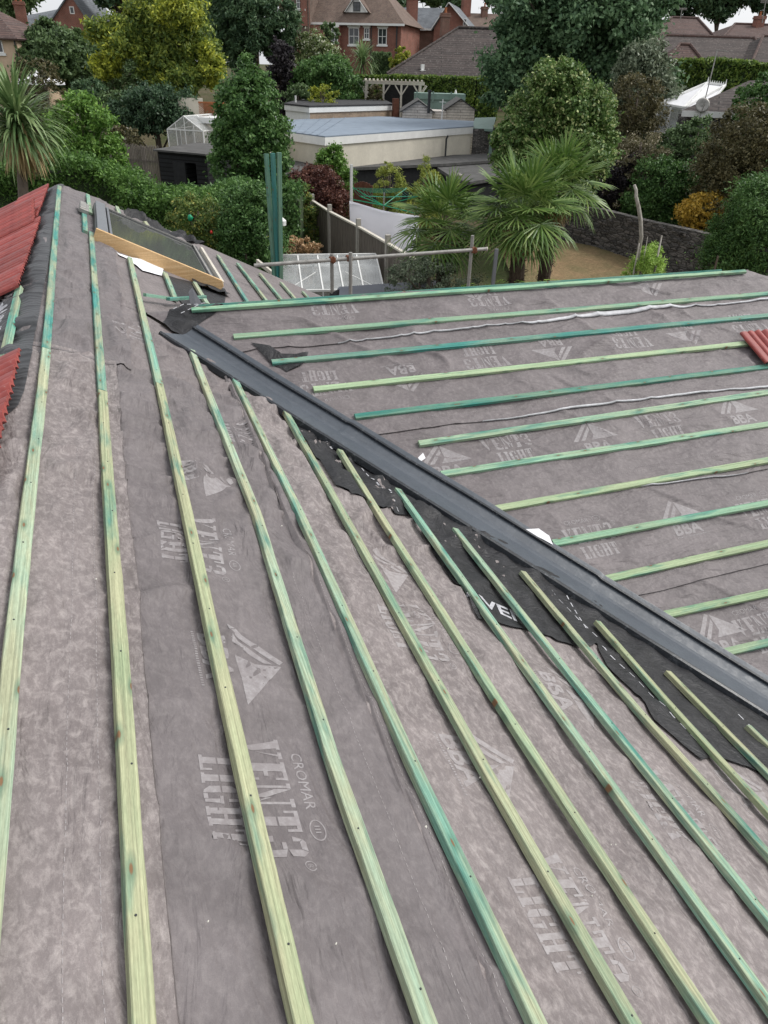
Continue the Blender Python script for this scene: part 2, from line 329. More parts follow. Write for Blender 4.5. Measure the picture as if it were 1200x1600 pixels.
def m_leaf(name, c0, c1, c2, tip=None, trans=.25, rough=.5):
    t = NT(name); g = t.n('NewGeometry'); rp = g.outputs['Random Per Island']
    n = t.noise(t.coord('Object'), .55, 3, .6); n2 = t.noise(t.coord('Object'), 2.2, 3, .6)
    k = t.math('ADD', t.math('MULTIPLY', rp, .55), t.math('MULTIPLY', n, .6)); k = t.math('ADD', k, t.math('MULTIPLY', n2, .45))
    col = t.ramp(k, [(.38, c0), (.75, c1), (1.15, c2)]) if False else t.ramp(t.math('MULTIPLY', k, .8), [(.36, c0), (.62, c1), (.88, c2)])
    if tip: col = t.mix(t.ramp(rp, [(.86, 0), (.89, 1)]), col, tip)
    t.fin(col, rough, .3)
    tr = t.n('BsdfTranslucent'); t.l(col, tr.inputs[0]); ms = t.n('MixShader'); ms.inputs[0].default_value = trans
    t.l(t.b.outputs[0], ms.inputs[1]); t.l(tr.outputs[0], ms.inputs[2]); t.l(ms.outputs[0], t.out.inputs[0]); return t.m
LF = {}
def leafm(k, *a, **kw): LF[k] = m_leaf('leaves_'+k, *a, **kw)
leafm('oak', (0.045, 0.078, 0.034), (0.099, 0.161, 0.064), (0.186, 0.273, 0.111))
leafm('gold', (0.088, 0.133, 0.021), (0.248, 0.300, 0.044), (0.601, 0.619, 0.079))
leafm('goldgreen', (0.060, 0.113, 0.028), (0.153, 0.224, 0.051), (0.407, 0.468, 0.082))
leafm('dark', (0.022, 0.048, 0.026), (0.048, 0.095, 0.048), (0.093, 0.159, 0.078))
leafm('conifer', (0.034, 0.073, 0.039), (0.073, 0.137, 0.064), (0.137, 0.210, 0.099))
leafm('laurel', (0.030, 0.075, 0.021), (0.077, 0.166, 0.044), (0.166, 0.289, 0.089))
leafm('bright', (0.052, 0.124, 0.021), (0.124, 0.248, 0.044), (0.248, 0.407, 0.088))
leafm('hedge', (0.043, 0.097, 0.023), (0.097, 0.195, 0.043), (0.176, 0.311, 0.074))
leafm('clipped', (0.044, 0.088, 0.021), (0.106, 0.177, 0.035), (0.265, 0.354, 0.071))
leafm('varieg', (.055, .115, .03), (.12, .205, .055), (.20, .29, .085), tip=(.50, .56, .25))
leafm('bluegreen', (0.049, 0.104, 0.055), (0.104, 0.186, 0.088), (0.186, 0.297, 0.148))
leafm('greygreen', (0.068, 0.097, 0.057), (0.146, 0.185, 0.117), (0.254, 0.292, 0.195))
leafm('brown', (.045, .048, .022), (.10, .092, .042), (.19, .165, .08))
leafm('maroon', (0.052, 0.021, 0.021), (0.124, 0.050, 0.039), (0.231, 0.106, 0.071))
leafm('purple', (0.015, 0.012, 0.016), (0.032, 0.027, 0.032), (0.071, 0.062, 0.062))
leafm('autumn', (.24, .17, .03), (.52, .34, .05), (.72, .50, .10))
leafm('flower', (0.071, 0.124, 0.035), (0.177, 0.231, 0.088), (0.354, 0.389, 0.177), tip=(.68, .68, .55))
leafm('rose', (0.052, 0.106, 0.027), (0.142, 0.212, 0.052), (0.283, 0.336, 0.106), tip=(.36, .34, .08))
leafm('bamboo', (0.106, 0.160, 0.027), (0.300, 0.354, 0.071), (0.566, 0.601, 0.142))
leafm('brownflower', (0.073, 0.073, 0.037), (0.146, 0.134, 0.067), (0.244, 0.220, 0.122), tip=(.55, .48, .36))
leafm('dead', (0.248, 0.160, 0.088), (0.531, 0.354, 0.195), (0.795, 0.583, 0.354))
leafm('fern', (0.177, 0.300, 0.052), (0.336, 0.512, 0.106), (0.495, 0.672, 0.160))
leafm('palm', (.045, .095, .02), (.105, .19, .04), (.27, .36, .11), rough=.4, trans=.2)
leafm('sword', (0.079, 0.150, 0.052), (0.160, 0.248, 0.098), (0.300, 0.389, 0.177), rough=.45)
leafm('straw', (0.231, 0.160, 0.079), (0.425, 0.318, 0.160), (0.637, 0.495, 0.265))
# ================================================================== ROOF GEOMETRY
TH = 0.4527; TR = 0.3899; KR = 1.26; GA = .32
nM = np.array([math.sin(TH), 0, math.cos(TH)]); cM = nM@(np.array([-1.45622*GA, 0, -4.4727*GA])+CAM)
nW = np.array([0, -math.sin(TR), math.cos(TR)]); cW = nW@(np.array([0, 14.93985, -4.25563])*GA*KR+CAM)
XR = -0.58                                             # main ridge x
def zM(x): return (cM-nM[0]*x)/nM[2]
ZR = zM(XR)
P_ = (np.array([0, 14.93985, -4.25563])*GA*KR+CAM); YW, ZW = P_[1], P_[2]     # first wing batten line = wing ridge
X0 = (cM-nM[2]*ZW)/nM[0]                               # where the wing ridge meets the main slope
SV = math.tan(TH)/math.tan(TR)
YG = 11.15                                             # gable verge
def valley(x): return YW-(x-X0)*SV
def valley2(x): return YW+(x-X0)*SV
def onM(x, y, h=0): return onPl(x, y, nM, cM+h)
def onW(x, y, h=0): return onPl(x, y, nW, cW+h)
def uM(P): return (P[0]-XR)/math.cos(TH)
# wrinkle fields -------------------------------------------------------
_bl = [[(93, 290), (74, 533), (22, 1000), (-8, 1330)], [(143, 362), (155, 533), (188, 1000), (226, 1590)], [(203, 402), (250, 600), (337, 1000), (474, 1590)], [(300, 546), (402, 800), (520, 1180), (671, 1595)], [(368, 592), (470, 800), (652, 1200), (843, 1595)], [(447, 642), (537, 800), (760, 1200), (993, 1598)],
 [(532, 702), (593, 800), (785, 1100), (1115, 1595)], [(622, 763), (866, 1100), (1200, 1560)], [(712, 825), (930, 1100), (1200, 1432)], [(818, 892), (992, 1100), (1200, 1330)], [(935, 970), (1043, 1093), (1200, 1264)], [(1045, 1048), (1200, 1205)], [(1170, 1133), (1230, 1190)]]
_BU = []
for q_ in _bl:
    a_ = np.array([[onM(x, y, .03)[1], uM(onM(x, y, .03))] for x, y in q_]); _BU.append(a_[np.argsort(a_[:, 0])])
_wl = [((300, 488), (1165, 425)), ((365, 525), (1200, 458)), ((425, 565), (1200, 492)), ((490, 607), (1150, 537)), ((555, 650), (1190, 573)), ((655, 692), (1200, 612)), ((690, 740), (1200, 662)), ((770, 795), (1200, 718)), ((865, 848), (1200, 785)), ((940, 905), (1200, 848)), ((1030, 962), (1200, 925)), ((1125, 1020), (1200, 1003))]
_BW = []
for a_, b_ in _wl:
    p_, q_ = onW(*a_, .03), onW(*b_, .03); _BW.append((p_[0], (YW-p_[1])/math.cos(TR), q_[0], (YW-q_[1])/math.cos(TR)))
def press(h, dist, free):
    k = np.clip((dist-.035)/.07, 0, 1); k = k*k*(3-2*k); cap = .005+k*.045
    return np.where(h > cap*.6, cap*.6+(cap*.4)*np.tanh((h-cap*.6)/(cap*.4)), np.maximum(h, -.02))*free
def hM(u, v):
    h = hM_raw(u, v)*1.7-.008+creases(np.asarray(u, float), np.asarray(v, float), _CM); u = np.asarray(u, float); v = np.asarray(v, float); d = np.full(np.broadcast(u, v).shape, 9.)
    for a in _BU:
        uu = np.interp(v, a[:, 0], a[:, 1]); ok = v < a[-1, 0]+(.3 if a is not _BU[0] else 9); d = np.where(ok, np.minimum(d, np.abs(u-uu)), d)
    d = np.where(v > 8.0, np.minimum(d, .06), d)
    dv = valley(XR+u*math.cos(TH))-v; dv = np.where(u > (X0-XR)/math.cos(TH)-.15, dv, 9)
    return press(h, d, np.clip((dv-.12)/.25, 0, 1)*np.ones_like(d))
def hW(u, w):
    h = hW_raw(u, w)*1.5-.006+creases(np.asarray(u, float), np.asarray(w, float), _CW); u = np.asarray(u, float); w = np.asarray(w, float); d = np.full(np.broadcast(u, w).shape, 9.)
    for x0, w0, x1, w1 in _BW: d = np.minimum(d, np.abs(w-(w0+(w1-w0)*(u-x0)/(x1-x0))))
    du = u-(X0+np.abs(w)*math.cos(TR)/SV); return press(h, d, np.clip((du-.2)/.25, 0, 1))
_cr = [((85, 545), (150, 570)), ((180, 610), (240, 700)), ((190, 700), (265, 690)), ((185, 735), (270, 750)), ((190, 750), (215, 830)), ((298, 640), (335, 700)), ((255, 765), (300, 742)), ((285, 738), (345, 712)), ((325, 795), (380, 758)), ((345, 702), (400, 640)), ((392, 600), (450, 680)), ((400, 730), (470, 805)), ((285, 590), (312, 655)), ((210, 485), (255, 500)), ((165, 432), (205, 420)), ((400, 650), (432, 725)),
 ((480, 700), (502, 800)), ((535, 822), (585, 790)), ((12, 640), (45, 880)), ((5, 720), (22, 1000)), ((100, 560), (140, 622)), ((600, 870), (642, 812)), ((175, 500), (215, 515)), ((110, 640), (150, 655)), ((230, 640), (262, 655)), ((420, 800), (450, 860)), ((320, 860), (372, 835)), ((560, 900), (600, 940)), ((170, 380), (235, 470)), ((165, 345), (210, 400)), ((110, 480), (150, 470)), ((640, 1230), (705, 1400)), ((375, 700), (420, 760))]
_CM = [((uM(onM(*a)), onM(*a)[1]), (uM(onM(*b)), onM(*b)[1]), RNG.uniform(.010, .022), RNG.uniform(.012, .028)) for a, b in _cr]
_cw = [((815, 472), (930, 444)), ((560, 566), (700, 540)), ((640, 462), (730, 440)), ((900, 470), (985, 437)), ((850, 585), (905, 612)), ((520, 500), (600, 480)), ((960, 470), (1060, 440)), ((640, 700), (700, 720)), ((1000, 480), (1100, 470)), ((860, 760), (930, 745)), ((880, 860), (960, 900)), ((1000, 880), (1150, 850)), ((700, 520), (820, 505)), ((420, 505), (520, 500)), ((1060, 620), (1150, 600)), ((1000, 760), (1100, 800)), ((600, 640), (690, 655)), ((1080, 450), (1160, 436))]
_CW = [((onW(*a)[0], (YW-onW(*a)[1])/math.cos(TR)), (onW(*b)[0], (YW-onW(*b)[1])/math.cos(TR)), RNG.uniform(.008, .018), RNG.uniform(.012, .028)) for a, b in _cw]
def creases(u, v, L):
    out = np.zeros(np.broadcast(u, v).shape)
    for k, (a, b, amp, wd) in enumerate(L):
        dx, dy = b[0]-a[0], b[1]-a[1]; ll = math.hypot(dx, dy); dx /= ll; dy /= ll; s_ = ((u-a[0])*dx+(v-a[1])*dy)/ll; t_ = (u-a[0])*dy-(v-a[1])*dx+.05*vnoise(s_*2.5, s_*0+k, 66)*ll
        out = out+amp*np.where(t_ > 0, np.exp(-(t_/(wd*2.6))**2), np.exp(-(t_/wd)**2))*np.clip(1-np.abs(s_*2-1)**3, 0, 1)*((s_ > 0) & (s_ < 1))
    return out
def hM_raw(u, v):
    u = np.asarray(u, float); v = np.asarray(v, float)
    a = 0.25+0.95*np.exp(-((v-4.3)/1.5)**2)+.55*np.exp(-((v-7.5)/2)**2)
    s = fbm(u*1.6, v*1.1, 1)*.007
    q1 = ridge(u*2.4+v*1.1+.5*vnoise(u*3, v*3, 4), v*2.2-u*1.3, 2)**9*.016
    q2 = ridge(u*1.3-v*2.6+.4*vnoise(u*2, v*4, 9), v*.7+u*1.9, 5)**10*.014
    q3 = ridge(u*5+v*1.5, v*5-u*2, 8)**7*.006
    q4 = ridge(u*.9+v*.25+.3*vnoise(u*2, v, 6), v*1.5+u*.8, 7)**14*.02
    base = s*(.4+a)*1.3+(q1+q2+q3+q4)*a*1.7+fbm(u*9, v*7, 15, 2)*.0013*(.4+a)
    # long tension folds left of the ridge batten
    lf = np.exp(-((u+.12)/.2)**2)*np.clip((3.3-v)/1.5, 0, 1)
    base = base+lf*ridge(u*7+.3*vnoise(u, v*2, 3), v*.5, 12)**4*.022
    return base
def hW_raw(u, w):
    a = .5+.5*np.exp(-((w-.5)/.5)**2)+.25*vnoise(u*.8, w*.8, 31)
    s = fbm(u*1.2, w*1.8, 21)*.007
    q1 = ridge(u*.8+w*2.2, w*2.0-u*.7+.4*vnoise(u*2, w*3, 14), 22)**9*.014
    q2 = ridge(u*1.7-w*1.5, w*1.6+u*.5, 25)**10*.010
    q3 = ridge(u*3+w*2.5, w*6-u*1.2, 28)**7*.005
    return s*1.3+(q1+q2+q3)*a*1.6+fbm(u*8, w*8, 35, 2)*.001
def PM(u, v, h):
    u, v, h = np.broadcast_arrays(np.asarray(u, float), np.asarray(v, float), np.asarray(h, float))
    rr = .05; sgn = np.where(u < 0, -1, 1); au = np.abs(u)
    x = XR+u*math.cos(TH); z = ZR-np.sqrt(au**2+rr*rr)*math.sin(TH)+rr*.45*math.sin(TH)*0
    return np.stack([x+sgn*h*math.sin(TH)*np.clip(au/.05, 0, 1), v, z+h*math.cos(TH)], -1)
def PW(u, w, h):
    u, w, h = np.broadcast_arrays(np.asarray(u, float), np.asarray(w, float), np.asarray(h, float))
    rr = .05; sgn = np.where(w < 0, -1, 1); aw = np.abs(w)
    return np.stack([u, YW-w*math.cos(TR)-sgn*h*math.sin(TR)*np.clip(aw/.05, 0, 1), ZW+.012-np.sqrt(aw**2+rr*rr)*math.sin(TR)+h*math.cos(TR)], -1)
def gridmesh(name, P, uv, mat, parent=None):
    a, b = P.shape[:2]; idx = np.arange(a*b).reshape(a, b)
    Fq = np.stack([idx[:-1, :-1], idx[1:, :-1], idx[1:, 1:], idx[:-1, 1:]], -1).reshape(-1, 4)
    return npmesh(name, P.reshape(-1, 3), Fq, mat, parent, True, uv.reshape(-1, 2))
LIFT = .0065
def sheetM(lab, u0, u1, v0f, v1f, mat, order=0, du=.02, wav=.012, far=False):
    nu = max(4, int((u1-u0)/du)); us = np.linspace(u0, u1, nu)
    v0 = np.array([v0f(x) for x in us]); v1 = np.array([v1f(x) for x in us]); nv = max(4, int((v1-v0).max()/.022)); tt = np.linspace(0, 1, nv)
    V = v0[:, None]+(v1-v0)[:, None]*tt[None]; U = np.repeat(us[:, None], nv, 1)
    e = np.clip((U-u0)/(u1-u0), 0, 1); U = U+e**8*vnoise(V*1.3, V*0+order, 40)*wav
    h = hM(U, V)+LIFT*e**2+np.exp(-((u1-U)/.02))*.003+order*.004
    h = h+np.exp(-((V-v0[:, None])/.03)**2)*(.004 if far is False else 0)
    return PM(U, V, h), np.stack([U, V], -1), mat, lab, us
def torn(x, s):   # torn looking line along v
    return .05*float(vnoise(x*4, s, 50))+.015*float(vnoise(x*17, s, 51))
def mk_sheet(res, label, group):
    P, uv, mat, _, us = res
    o = gridmesh('roofing_membrane', P, uv, mat); return tag(o, label, 'roofing membrane', group)
vc = lambda u: valley(XR+u*math.cos(TH))-.02
vc2 = lambda u: valley2(XR+u*math.cos(TH))+.02
uof = lambda px, py: uM(onM(px, py))
EB = uof(243, 1250); EE = (uof(533, 960)+uof(820, 1598))/2
CUT = onM(200, 575)[1]
GM = 'overlapping sheets of roofing membrane on the near slope'
cutf = lambda u: CUT+.08*(u-.6)+torn(u, 1)
S1 = sheetM('s1', -1.2, EB, lambda u: -1.3, cutf, M['mem_pink'], .2)
S1f = sheetM('s1f', -1.2, EB+.1, lambda u: cutf(u)-.08 , lambda u: YG, M['mem_grey'], 0)
end2 = lambda u: min(cutf(u) if u < 1.3 else 99, vc(u))
S2 = sheetM('s2', EB-.1, EE, lambda u: -1.3, end2, M['mem_grey'], 0)
S2f = sheetM('s2f', EB, min(EE, 1.37), lambda u: cutf(u)-.08, lambda u: YG if XR+u*math.cos(TH) < X0 else vc(u), M['mem_light'], -.8, far=True)
S3 = sheetM('s3', EE-.12, 5.0, lambda u: -1.3, vc, M['mem_pink'], -.4)
S4f = sheetM('s4f', (X0-XR)/math.cos(TH)-.3, 4.6, lambda u: max(vc2(u), YW+.0), lambda u: YG, M['mem_light'], -1.2)
mk = []
for res, lab in ((S1, 'pinkish weathered membrane sheet beside the ridge, nearest the camera'), (S1f, 'smoother grey membrane sheet beside the ridge, at the far gable end'),
                 (S2, 'plain dark grey membrane sheet with stitched dashes in the middle of the near slope'), (S2f, 'wrinkled pale membrane sheet between the skylight and the torn cross lap'),
                 (S3, 'mottled brown membrane sheet beside the black strip of the valley'), (S4f, 'small pale membrane sheet beyond the skylight, behind the wing ridge')):
    mk.append(mk_sheet(res, lab, GM))
def topM(u, v):
    u = np.asarray(u, float); v = np.asarray(v, float); cc = np.array([cutf(x) for x in np.atleast_1d(u)]).reshape(np.shape(u))
    e1 = np.clip((u+1.2)/(EB+1.2), 0, 1); e2 = np.clip((u-EB+.1)/(EE-EB+.1), 0, 1)
    return hM(u, v)+LIFT*np.where(u < EB, e1**2, np.where(u < EE, e2**2, 0.2))+np.where((v < cc) & (u < EB), .0008+.0038, 0.0008)
# wing sheets -----------------------------------------------------------
def wOf(P): return (YW-P[1])/math.cos(TR)
WE = [wOf(onW(800, 510)), wOf(onW(880, 645)), wOf(onW(990, 768)), wOf(onW(1100, 905)), 9]
edges = [-1.4]+WE[:4]+[6.2]
def wave_edge(k, u): return .035*vnoise(u*.9, k*5., 60)+.012*vnoise(u*3.3, k*5., 61)+[0, -.02, .0, .02, 0, 0][k]*(u-3)
HIPX = 6.35
def wb(w): return X0+w*math.cos(TR)/SV+.02      # u where the valley meets row w
GW = 'overlapping rows of roofing membrane on the wing slope'
wl = ['wing membrane row at the wing ridge with a white curled lower edge', 'second wing membrane row down from the wing ridge, printed upside down', 'third wing membrane row from the ridge with upright lettering',
      'fourth wing membrane row from the ridge, beside the middle of the valley', 'lowest wing membrane row in the right hand corner']
WS = []
for k in range(5):
    w0 = edges[k]-(.12 if k else 0); w1 = edges[k+1]; nw = int((w1-w0)/.022); ws = np.linspace(w0, w1, nw)
    nu = 330; tt = np.linspace(0, 1, nu)
    ul = np.array([wb(abs(x)) for x in ws]); ur = HIPX+np.abs(ws)*math.cos(TR)
    U = ul[:, None]+(ur-ul)[:, None]*tt[None]; W = np.repeat(ws[:, None], nu, 1); e = np.clip((W-w0)/(w1-w0), 0, 1)
    W = W+e**6*wave_edge(k+1, U); h = hW(U, W)+LIFT*e**2+np.exp(-((1-e)*(w1-w0)/.03))*.005
    P = PW(U, W, h); o = gridmesh('roofing_membrane', P, np.stack([U, W*1.0], -1), M['mem_wing']); tag(o, wl[k], 'roofing membrane', GW); WS.append(o)
def topW(u, w):
    w = np.asarray(w, float); k = np.clip(np.searchsorted(edges, w.ravel())-1, 0, 4).reshape(w.shape); ed = np.array(edges)
    w0 = ed[k]-.12; w1 = ed[k+1]; return hW(u, w)+LIFT*np.clip((w-w0)/(w1-w0), 0, 1)**2
# curled white lips of the lap edges (parts of their sheets)
def lip(k, ua, ub, wid, parent):
    us = np.linspace(ua, ub, 160); w1 = edges[k]+wave_edge(k, us); e = np.clip((us-ua)/(ub-ua), 0, 1)
    wd = wid*(np.sin(e*math.pi)**.6)*(.45+.55*np.abs(vnoise(us*2.2, us*0, 70+k)))
    h0 = hW(us, w1)+LIFT+.008
    P = np.stack([PW(us, w1-wd*.55, h0+.001), PW(us, w1-wd*.5, h0+.006), PW(us, w1+wd*.5, h0+.004), PW(us, w1+wd*.52, h0-.006)], 1)
    gridmesh('curled_edge', P, np.zeros(P.shape[:2]+(2,)), M['mem_white'], parent)
lip(1, 1.6, 3.4, .010, WS[0]); lip(1, 3.3, 5.3, .060, WS[0]); lip(1, 5.2, 7.6, .024, WS[0]); lip(2, 2.5, 5.9, .022, WS[1]); lip(3, 2.6, 4.5, .008, WS[2])
# lap edge of the near slope, pale torn lip
def lipM(u1, va, vb, wid, order, parent, mat):
    vs = np.linspace(va, vb, 200); uu = u1+vnoise(vs*1.3, vs*0+order, 40)*.012; wd = wid*(.4+.6*np.abs(vnoise(vs*3, vs*0, 77)))
    h0 = hM(uu, vs)+LIFT+order*.004+.003
    P = np.stack([PM(uu, vs, h0), PM(uu+wd*.5, vs, h0+.004), PM(uu+wd, vs, h0-.007)], 1)
    gridmesh('folded_edge', P, np.stack([P[..., 0], P[..., 1]], -1), mat, parent)
lipM(EE, .2, 3.5, .018, 0, mk[2], M['mem_pink']); lipM(EB, .1, 3.4, .004, .2, mk[0], M['mem_light'])
from mathutils.bvhtree import BVHTree
def bvh_of(objs):
    V = []; Fq = []
    for o in objs:
        k = len(V); mw = o.matrix_world if o.parent is None else Matrix.Translation(Vector(wpos(o)))
        V += [mw@v.co for v in o.data.vertices]; Fq += [[i+k for i in p.vertices] for p in o.data.polygons]
    return BVHTree.FromPolygons(V, Fq)
BV = {'M': bvh_of(mk), 'W': bvh_of(WS)}
def snap(P, plane, off, bv=None, u=None):
    b = bv or BV[plane]; out = []
    for i, p in enumerate(P):
        if plane == 'M': n = Vector(nM) if p[0] > XR else Vector((-nM[0], 0, nM[2]))
        else: n = Vector(nW)
        o_ = off if not hasattr(off, '__len__') else off[i]
        h = b.ray_cast(Vector(p)+n*.15, -n, .4)[0]
        out.append(np.array(h+n*o_) if h is not None else np.array(p))
    return np.array(out)
# ------------------------------------------------------------------ house under the membranes
bung = empty('bungalow', (1.5, 4, 0), 'bungalow being reroofed, seen from its own ridge, membrane and battens over its slopes', 'house')
def prism(mb, prof, y0, y1, ax):      # prof (a,z) closed; ax 0: a is x, extrude in y ; 1: a is y, extrude in x
    k = len(prof); P = [((a, y0, z) if ax == 0 else (y0, a, z)) for a, z in prof]+[((a, y1, z) if ax == 0 else (y1, a, z)) for a, z in prof]
    mb.add(P, [tuple(range(k))[::-1], tuple(range(k, 2*k))]+[(i, (i+1) % k, (i+1) % k+k, i+k) for i in range(k)])
XE = 4.35; d0 = .045
tM = math.tan(TH); tW = math.tan(TR)
mb = MB(); prism(mb, [(XR-(XE-XR), ZR-(XE-XR)*tM-d0), (XR, ZR-d0-.02), (XE, ZR-(XE-XR)*tM-d0), (XE, ZR-(XE-XR)*tM-d0-.15), (XR-(XE-XR), ZR-(XE-XR)*tM-d0-.15)], -2.4, YG-.03, 0); mb.build('main_roof', M['old_wood'], bung)
ze = ZR-(XE-XR)*tM-.3; hy = (ZW-ze)/tW
mb = MB(); A_ = [(X0-.3, YW-hy, ze), (HIPX+hy, YW-hy, ze), (HIPX+hy, YW+hy, ze), (X0-.3, YW+hy, ze)]; B_ = [(X0-.3, YW, ZW-d0), (HIPX, YW, ZW-d0)]
A2 = [(x, y, z-d0) for x, y, z in A_]
mb.add(A2+B_, [(0, 1, 5, 4), (3, 4, 5, 2), (1, 2, 5), (0, 4, 3), (0, 3, 2, 1)]); mb.build('wing_roof', M['old_wood'], bung)
mb = MB(); mb.box((XR, (YG-2.5)/2, (ze-.1)/2), (2*(XE-XR)-.7, YG+2.0, ze-.1)); mb.build('wall', M['brick'], bung)
mb = MB(); mb.box(((XE+HIPX+hy)/2-.1, YW, (ze-.12)/2), (HIPX+hy-XE-.5, 2*hy-.7, ze-.12)); mb.build('wall', M['brick'], bung)
mb = MB(); prism(mb, [(XR-(XE-XR)+.35, ze-.1), (XR, ZR-.3), (XE-.35, ze-.1)], YG-.3, YG-.06, 0); mb.build('gable_wall', M['brick'], bung)
# ------------------------------------------------------------------ battens
BW, BH = .047, .027
PALE = (.36, .50, .37); MINT = (.22, .43, .33); TEAL = (.07, .29, .25); OLIVE = (.28, .36, .24)
def batten(name, pts, nrm, label, group, tint, wd=BW, th=BH, parent=None, cat='roof batten', wob=.002, taper=None, h0=0, mat=None):
    """sawn batten following pts (world, on its bearing surface)"""
    P = np.array(pts, float); nrm = np.array(nrm, float); nrm /= np.linalg.norm(nrm)
    a, b = P[0], P[-1]; X = (b-a)/np.linalg.norm(b-a); Y = np.cross(nrm, X); Y /= np.linalg.norm(Y); Z = np.cross(X, Y)
    seg = np.r_[0, np.cumsum(np.linalg.norm(np.diff(P, axis=0), axis=1))]; L = seg[-1]; n = max(3, int(L/.09)+1)
    ss = np.linspace(0, L, n); C = np.stack([np.interp(ss, seg, P[:, i]) for i in range(3)], 1)
    sd_ = random.random()*50
    lx = (C-a)@X; ly = (C-a)@Y+vnoise(ss*1.3, ss*0+sd_)*wob; lz = (C-a)@Z+h0+vnoise(ss*.9, ss*0+sd_+9)*wob*.7
    V = []; hw = wd/2
    ch = .0025
    prof = [(-hw, 0), (hw, 0), (hw, th-ch), (hw-ch, th), (-hw+ch, th), (-hw, th-ch)]
    for i in range(n):
        ws = 1+.03*float(vnoise(ss[i]*4, sd_, 3))
        for k, (py, pz) in enumerate(prof):
            V.append((lx[i], ly[i]+py*ws+.0012*float(vnoise(ss[i]*14, k*3.1+sd_)), lz[i]+pz))
    m = len(prof); Fc = [(i*m+k, i*m+(k+1) % m, (i+1)*m+(k+1) % m, (i+1)*m+k) for i in range(n-1) for k in range(m)]
    Fc += [tuple(range(m))[::-1], tuple(range((n-1)*m, n*m))]
    me = bpy.data.meshes.new(name); me.from_pydata([tuple(map(float, v)) for v in V], [], Fc); me.materials.append(mat or M['batten']); me.update()
    bm = bmesh.new(); bm.from_mesh(me); bmesh.ops.recalc_face_normals(bm, faces=bm.faces); bm.to_mesh(me); bm.free()
    o = bpy.data.objects.new(name, me); link(o)
    o.matrix_world = Matrix(((X[0], Y[0], Z[0], a[0]), (X[1], Y[1], Z[1], a[1]), (X[2], Y[2], Z[2], a[2]), (0, 0, 0, 1)))
    o.color = (*tint, {'upright_batten': .12, 'ridge_batten': .3}.get(name, .38 if group and 'wing' in group and 'slope' in group else .8))
    return tag(o, label, cat, group)
def extend(P, Q, dist): d = (np.array(Q)-np.array(P)); d /= np.linalg.norm(d); return np.array(Q)+d*dist
ORD = ['first', 'second', 'third', 'fourth', 'fifth', 'sixth', 'seventh', 'eighth', 'ninth', 'tenth', 'eleventh', 'twelfth', 'thirteenth', 'fourteenth']
hB = .011
def lineM(px): return [onM(x, y, hB+BH) - nM*BH for x, y in px]
GB = 'green treated battens of the near slope'
JL = {}
NB = [  # (px points from far to near), tint far, tint near (None = one piece), joint px
 ([(93, 290), (74, 533), (22, 1000), (-8, 1330)], TEAL, PALE, (76, 545)),
 ([(143, 362), (155, 533), (188, 1000), (226, 1590)], TEAL, (.33, .40, .24), (162, 610)),
 ([(203, 402), (250, 600), (337, 1000), (474, 1590)], MINT, (.38, .43, .26), (248, 598)),
 ([(300, 546), (402, 800), (520, 1180), (671, 1595)], PALE, None, None),
 ([(368, 592), (470, 800), (652, 1200), (843, 1595)], MINT, None, None),
 ([(447, 642), (537, 800), (760, 1200), (993, 1598)], (.24, .36, .24), None, None),
 ([(532, 702), (593, 800), (785, 1100), (1115, 1595)], (.32, .42, .27), None, None),
 ([(622, 763), (866, 1100), (1200, 1560)], MINT, None, None), ([(712, 825), (930, 1100), (1200, 1432)], MINT, None, None),
 ([(818, 892), (992, 1100), (1200, 1330)], OLIVE, None, None), ([(935, 970), (1043, 1093), (1200, 1264)], (.27, .36, .2), None, None), ([(1045, 1048), (1200, 1205)], (.33, .38, .22), None, None),
 ([(1170, 1133), (1230, 1190)], OLIVE, None, None)]
desc = ['wavy batten along the ridge beside the black ridge strip', 'wide pale batten running down from the skylight', 'batten starting under the skylight board', 'pale batten starting at the top end of the grey valley',
        'batten with a folded membrane lip along its left side', 'darker stained batten starting beside the white letters of the black strip', 'batten starting in the black strip by the white dashes', 'batten leaving the valley at the wide part of the black strip',
        'minty batten crossing the white letters of the black strip', 'olive batten crossing the narrow black strip', 'olive batten beside the dashed end of the black strip', 'split pale batten next to the valley near the right edge', 'short batten end at the right edge under the valley']
for i, (px, t0, t1, jp) in enumerate(NB):
    P = lineM(px); P.append(extend(P[-2], P[-1], 1.3 if i < 8 else 2.2))
    if t1 is None:
        batten('roof_batten', P, nM, desc[i]+', '+ORD[i]+' from the ridge', GB, t0)
    else:
        J = lineM([jp])[0]; jy = J[1]
        C = np.array(P); o_ = np.argsort(C[:, 1]); Jx = np.interp(jy, C[o_, 1], C[o_, 0]); J = np.array([Jx, jy, (cM+hB-nM[0]*Jx)/nM[2]])
        Pf = [p for p in P if p[1] > jy]+[J+np.array([0, .004, 0])]; Pn = [J-np.array([0, .004, 0])]+[p for p in P if p[1] < jy]
        batten('roof_batten', Pf, nM, 'darker teal far length of the '+desc[i], GB, t0)
        batten('roof_batten', Pn, nM, 'paler near length of the '+desc[i], GB, t1)
nm_ = bpy.data.meshes.new('nail_head'); bm = bmesh.new(); bmesh.ops.create_cone(bm, cap_ends=True, segments=8, radius1=.0030, radius2=.0028, depth=.0024); bm.to_mesh(nm_); bm.free(); nm_.materials.append(M['nail'])
for ob in [o for o in COL.objects if o.name.startswith('roof_batten')]:
    L = max(v.co.x for v in ob.data.vertices); x = .18+random.random()*.3
    while x < L-.05:
        zt = [v.co for v in ob.data.vertices if abs(v.co.x-x) < .06]; nh = bpy.data.objects.new('nail_head', nm_); COL.objects.link(nh); nh.parent = ob
        nh.location = (x, sum(c.y for c in zt)/len(zt)+random.uniform(-.008, .008), max(c.z for c in zt)+.0006); x += .42+random.uniform(-.02, .02)
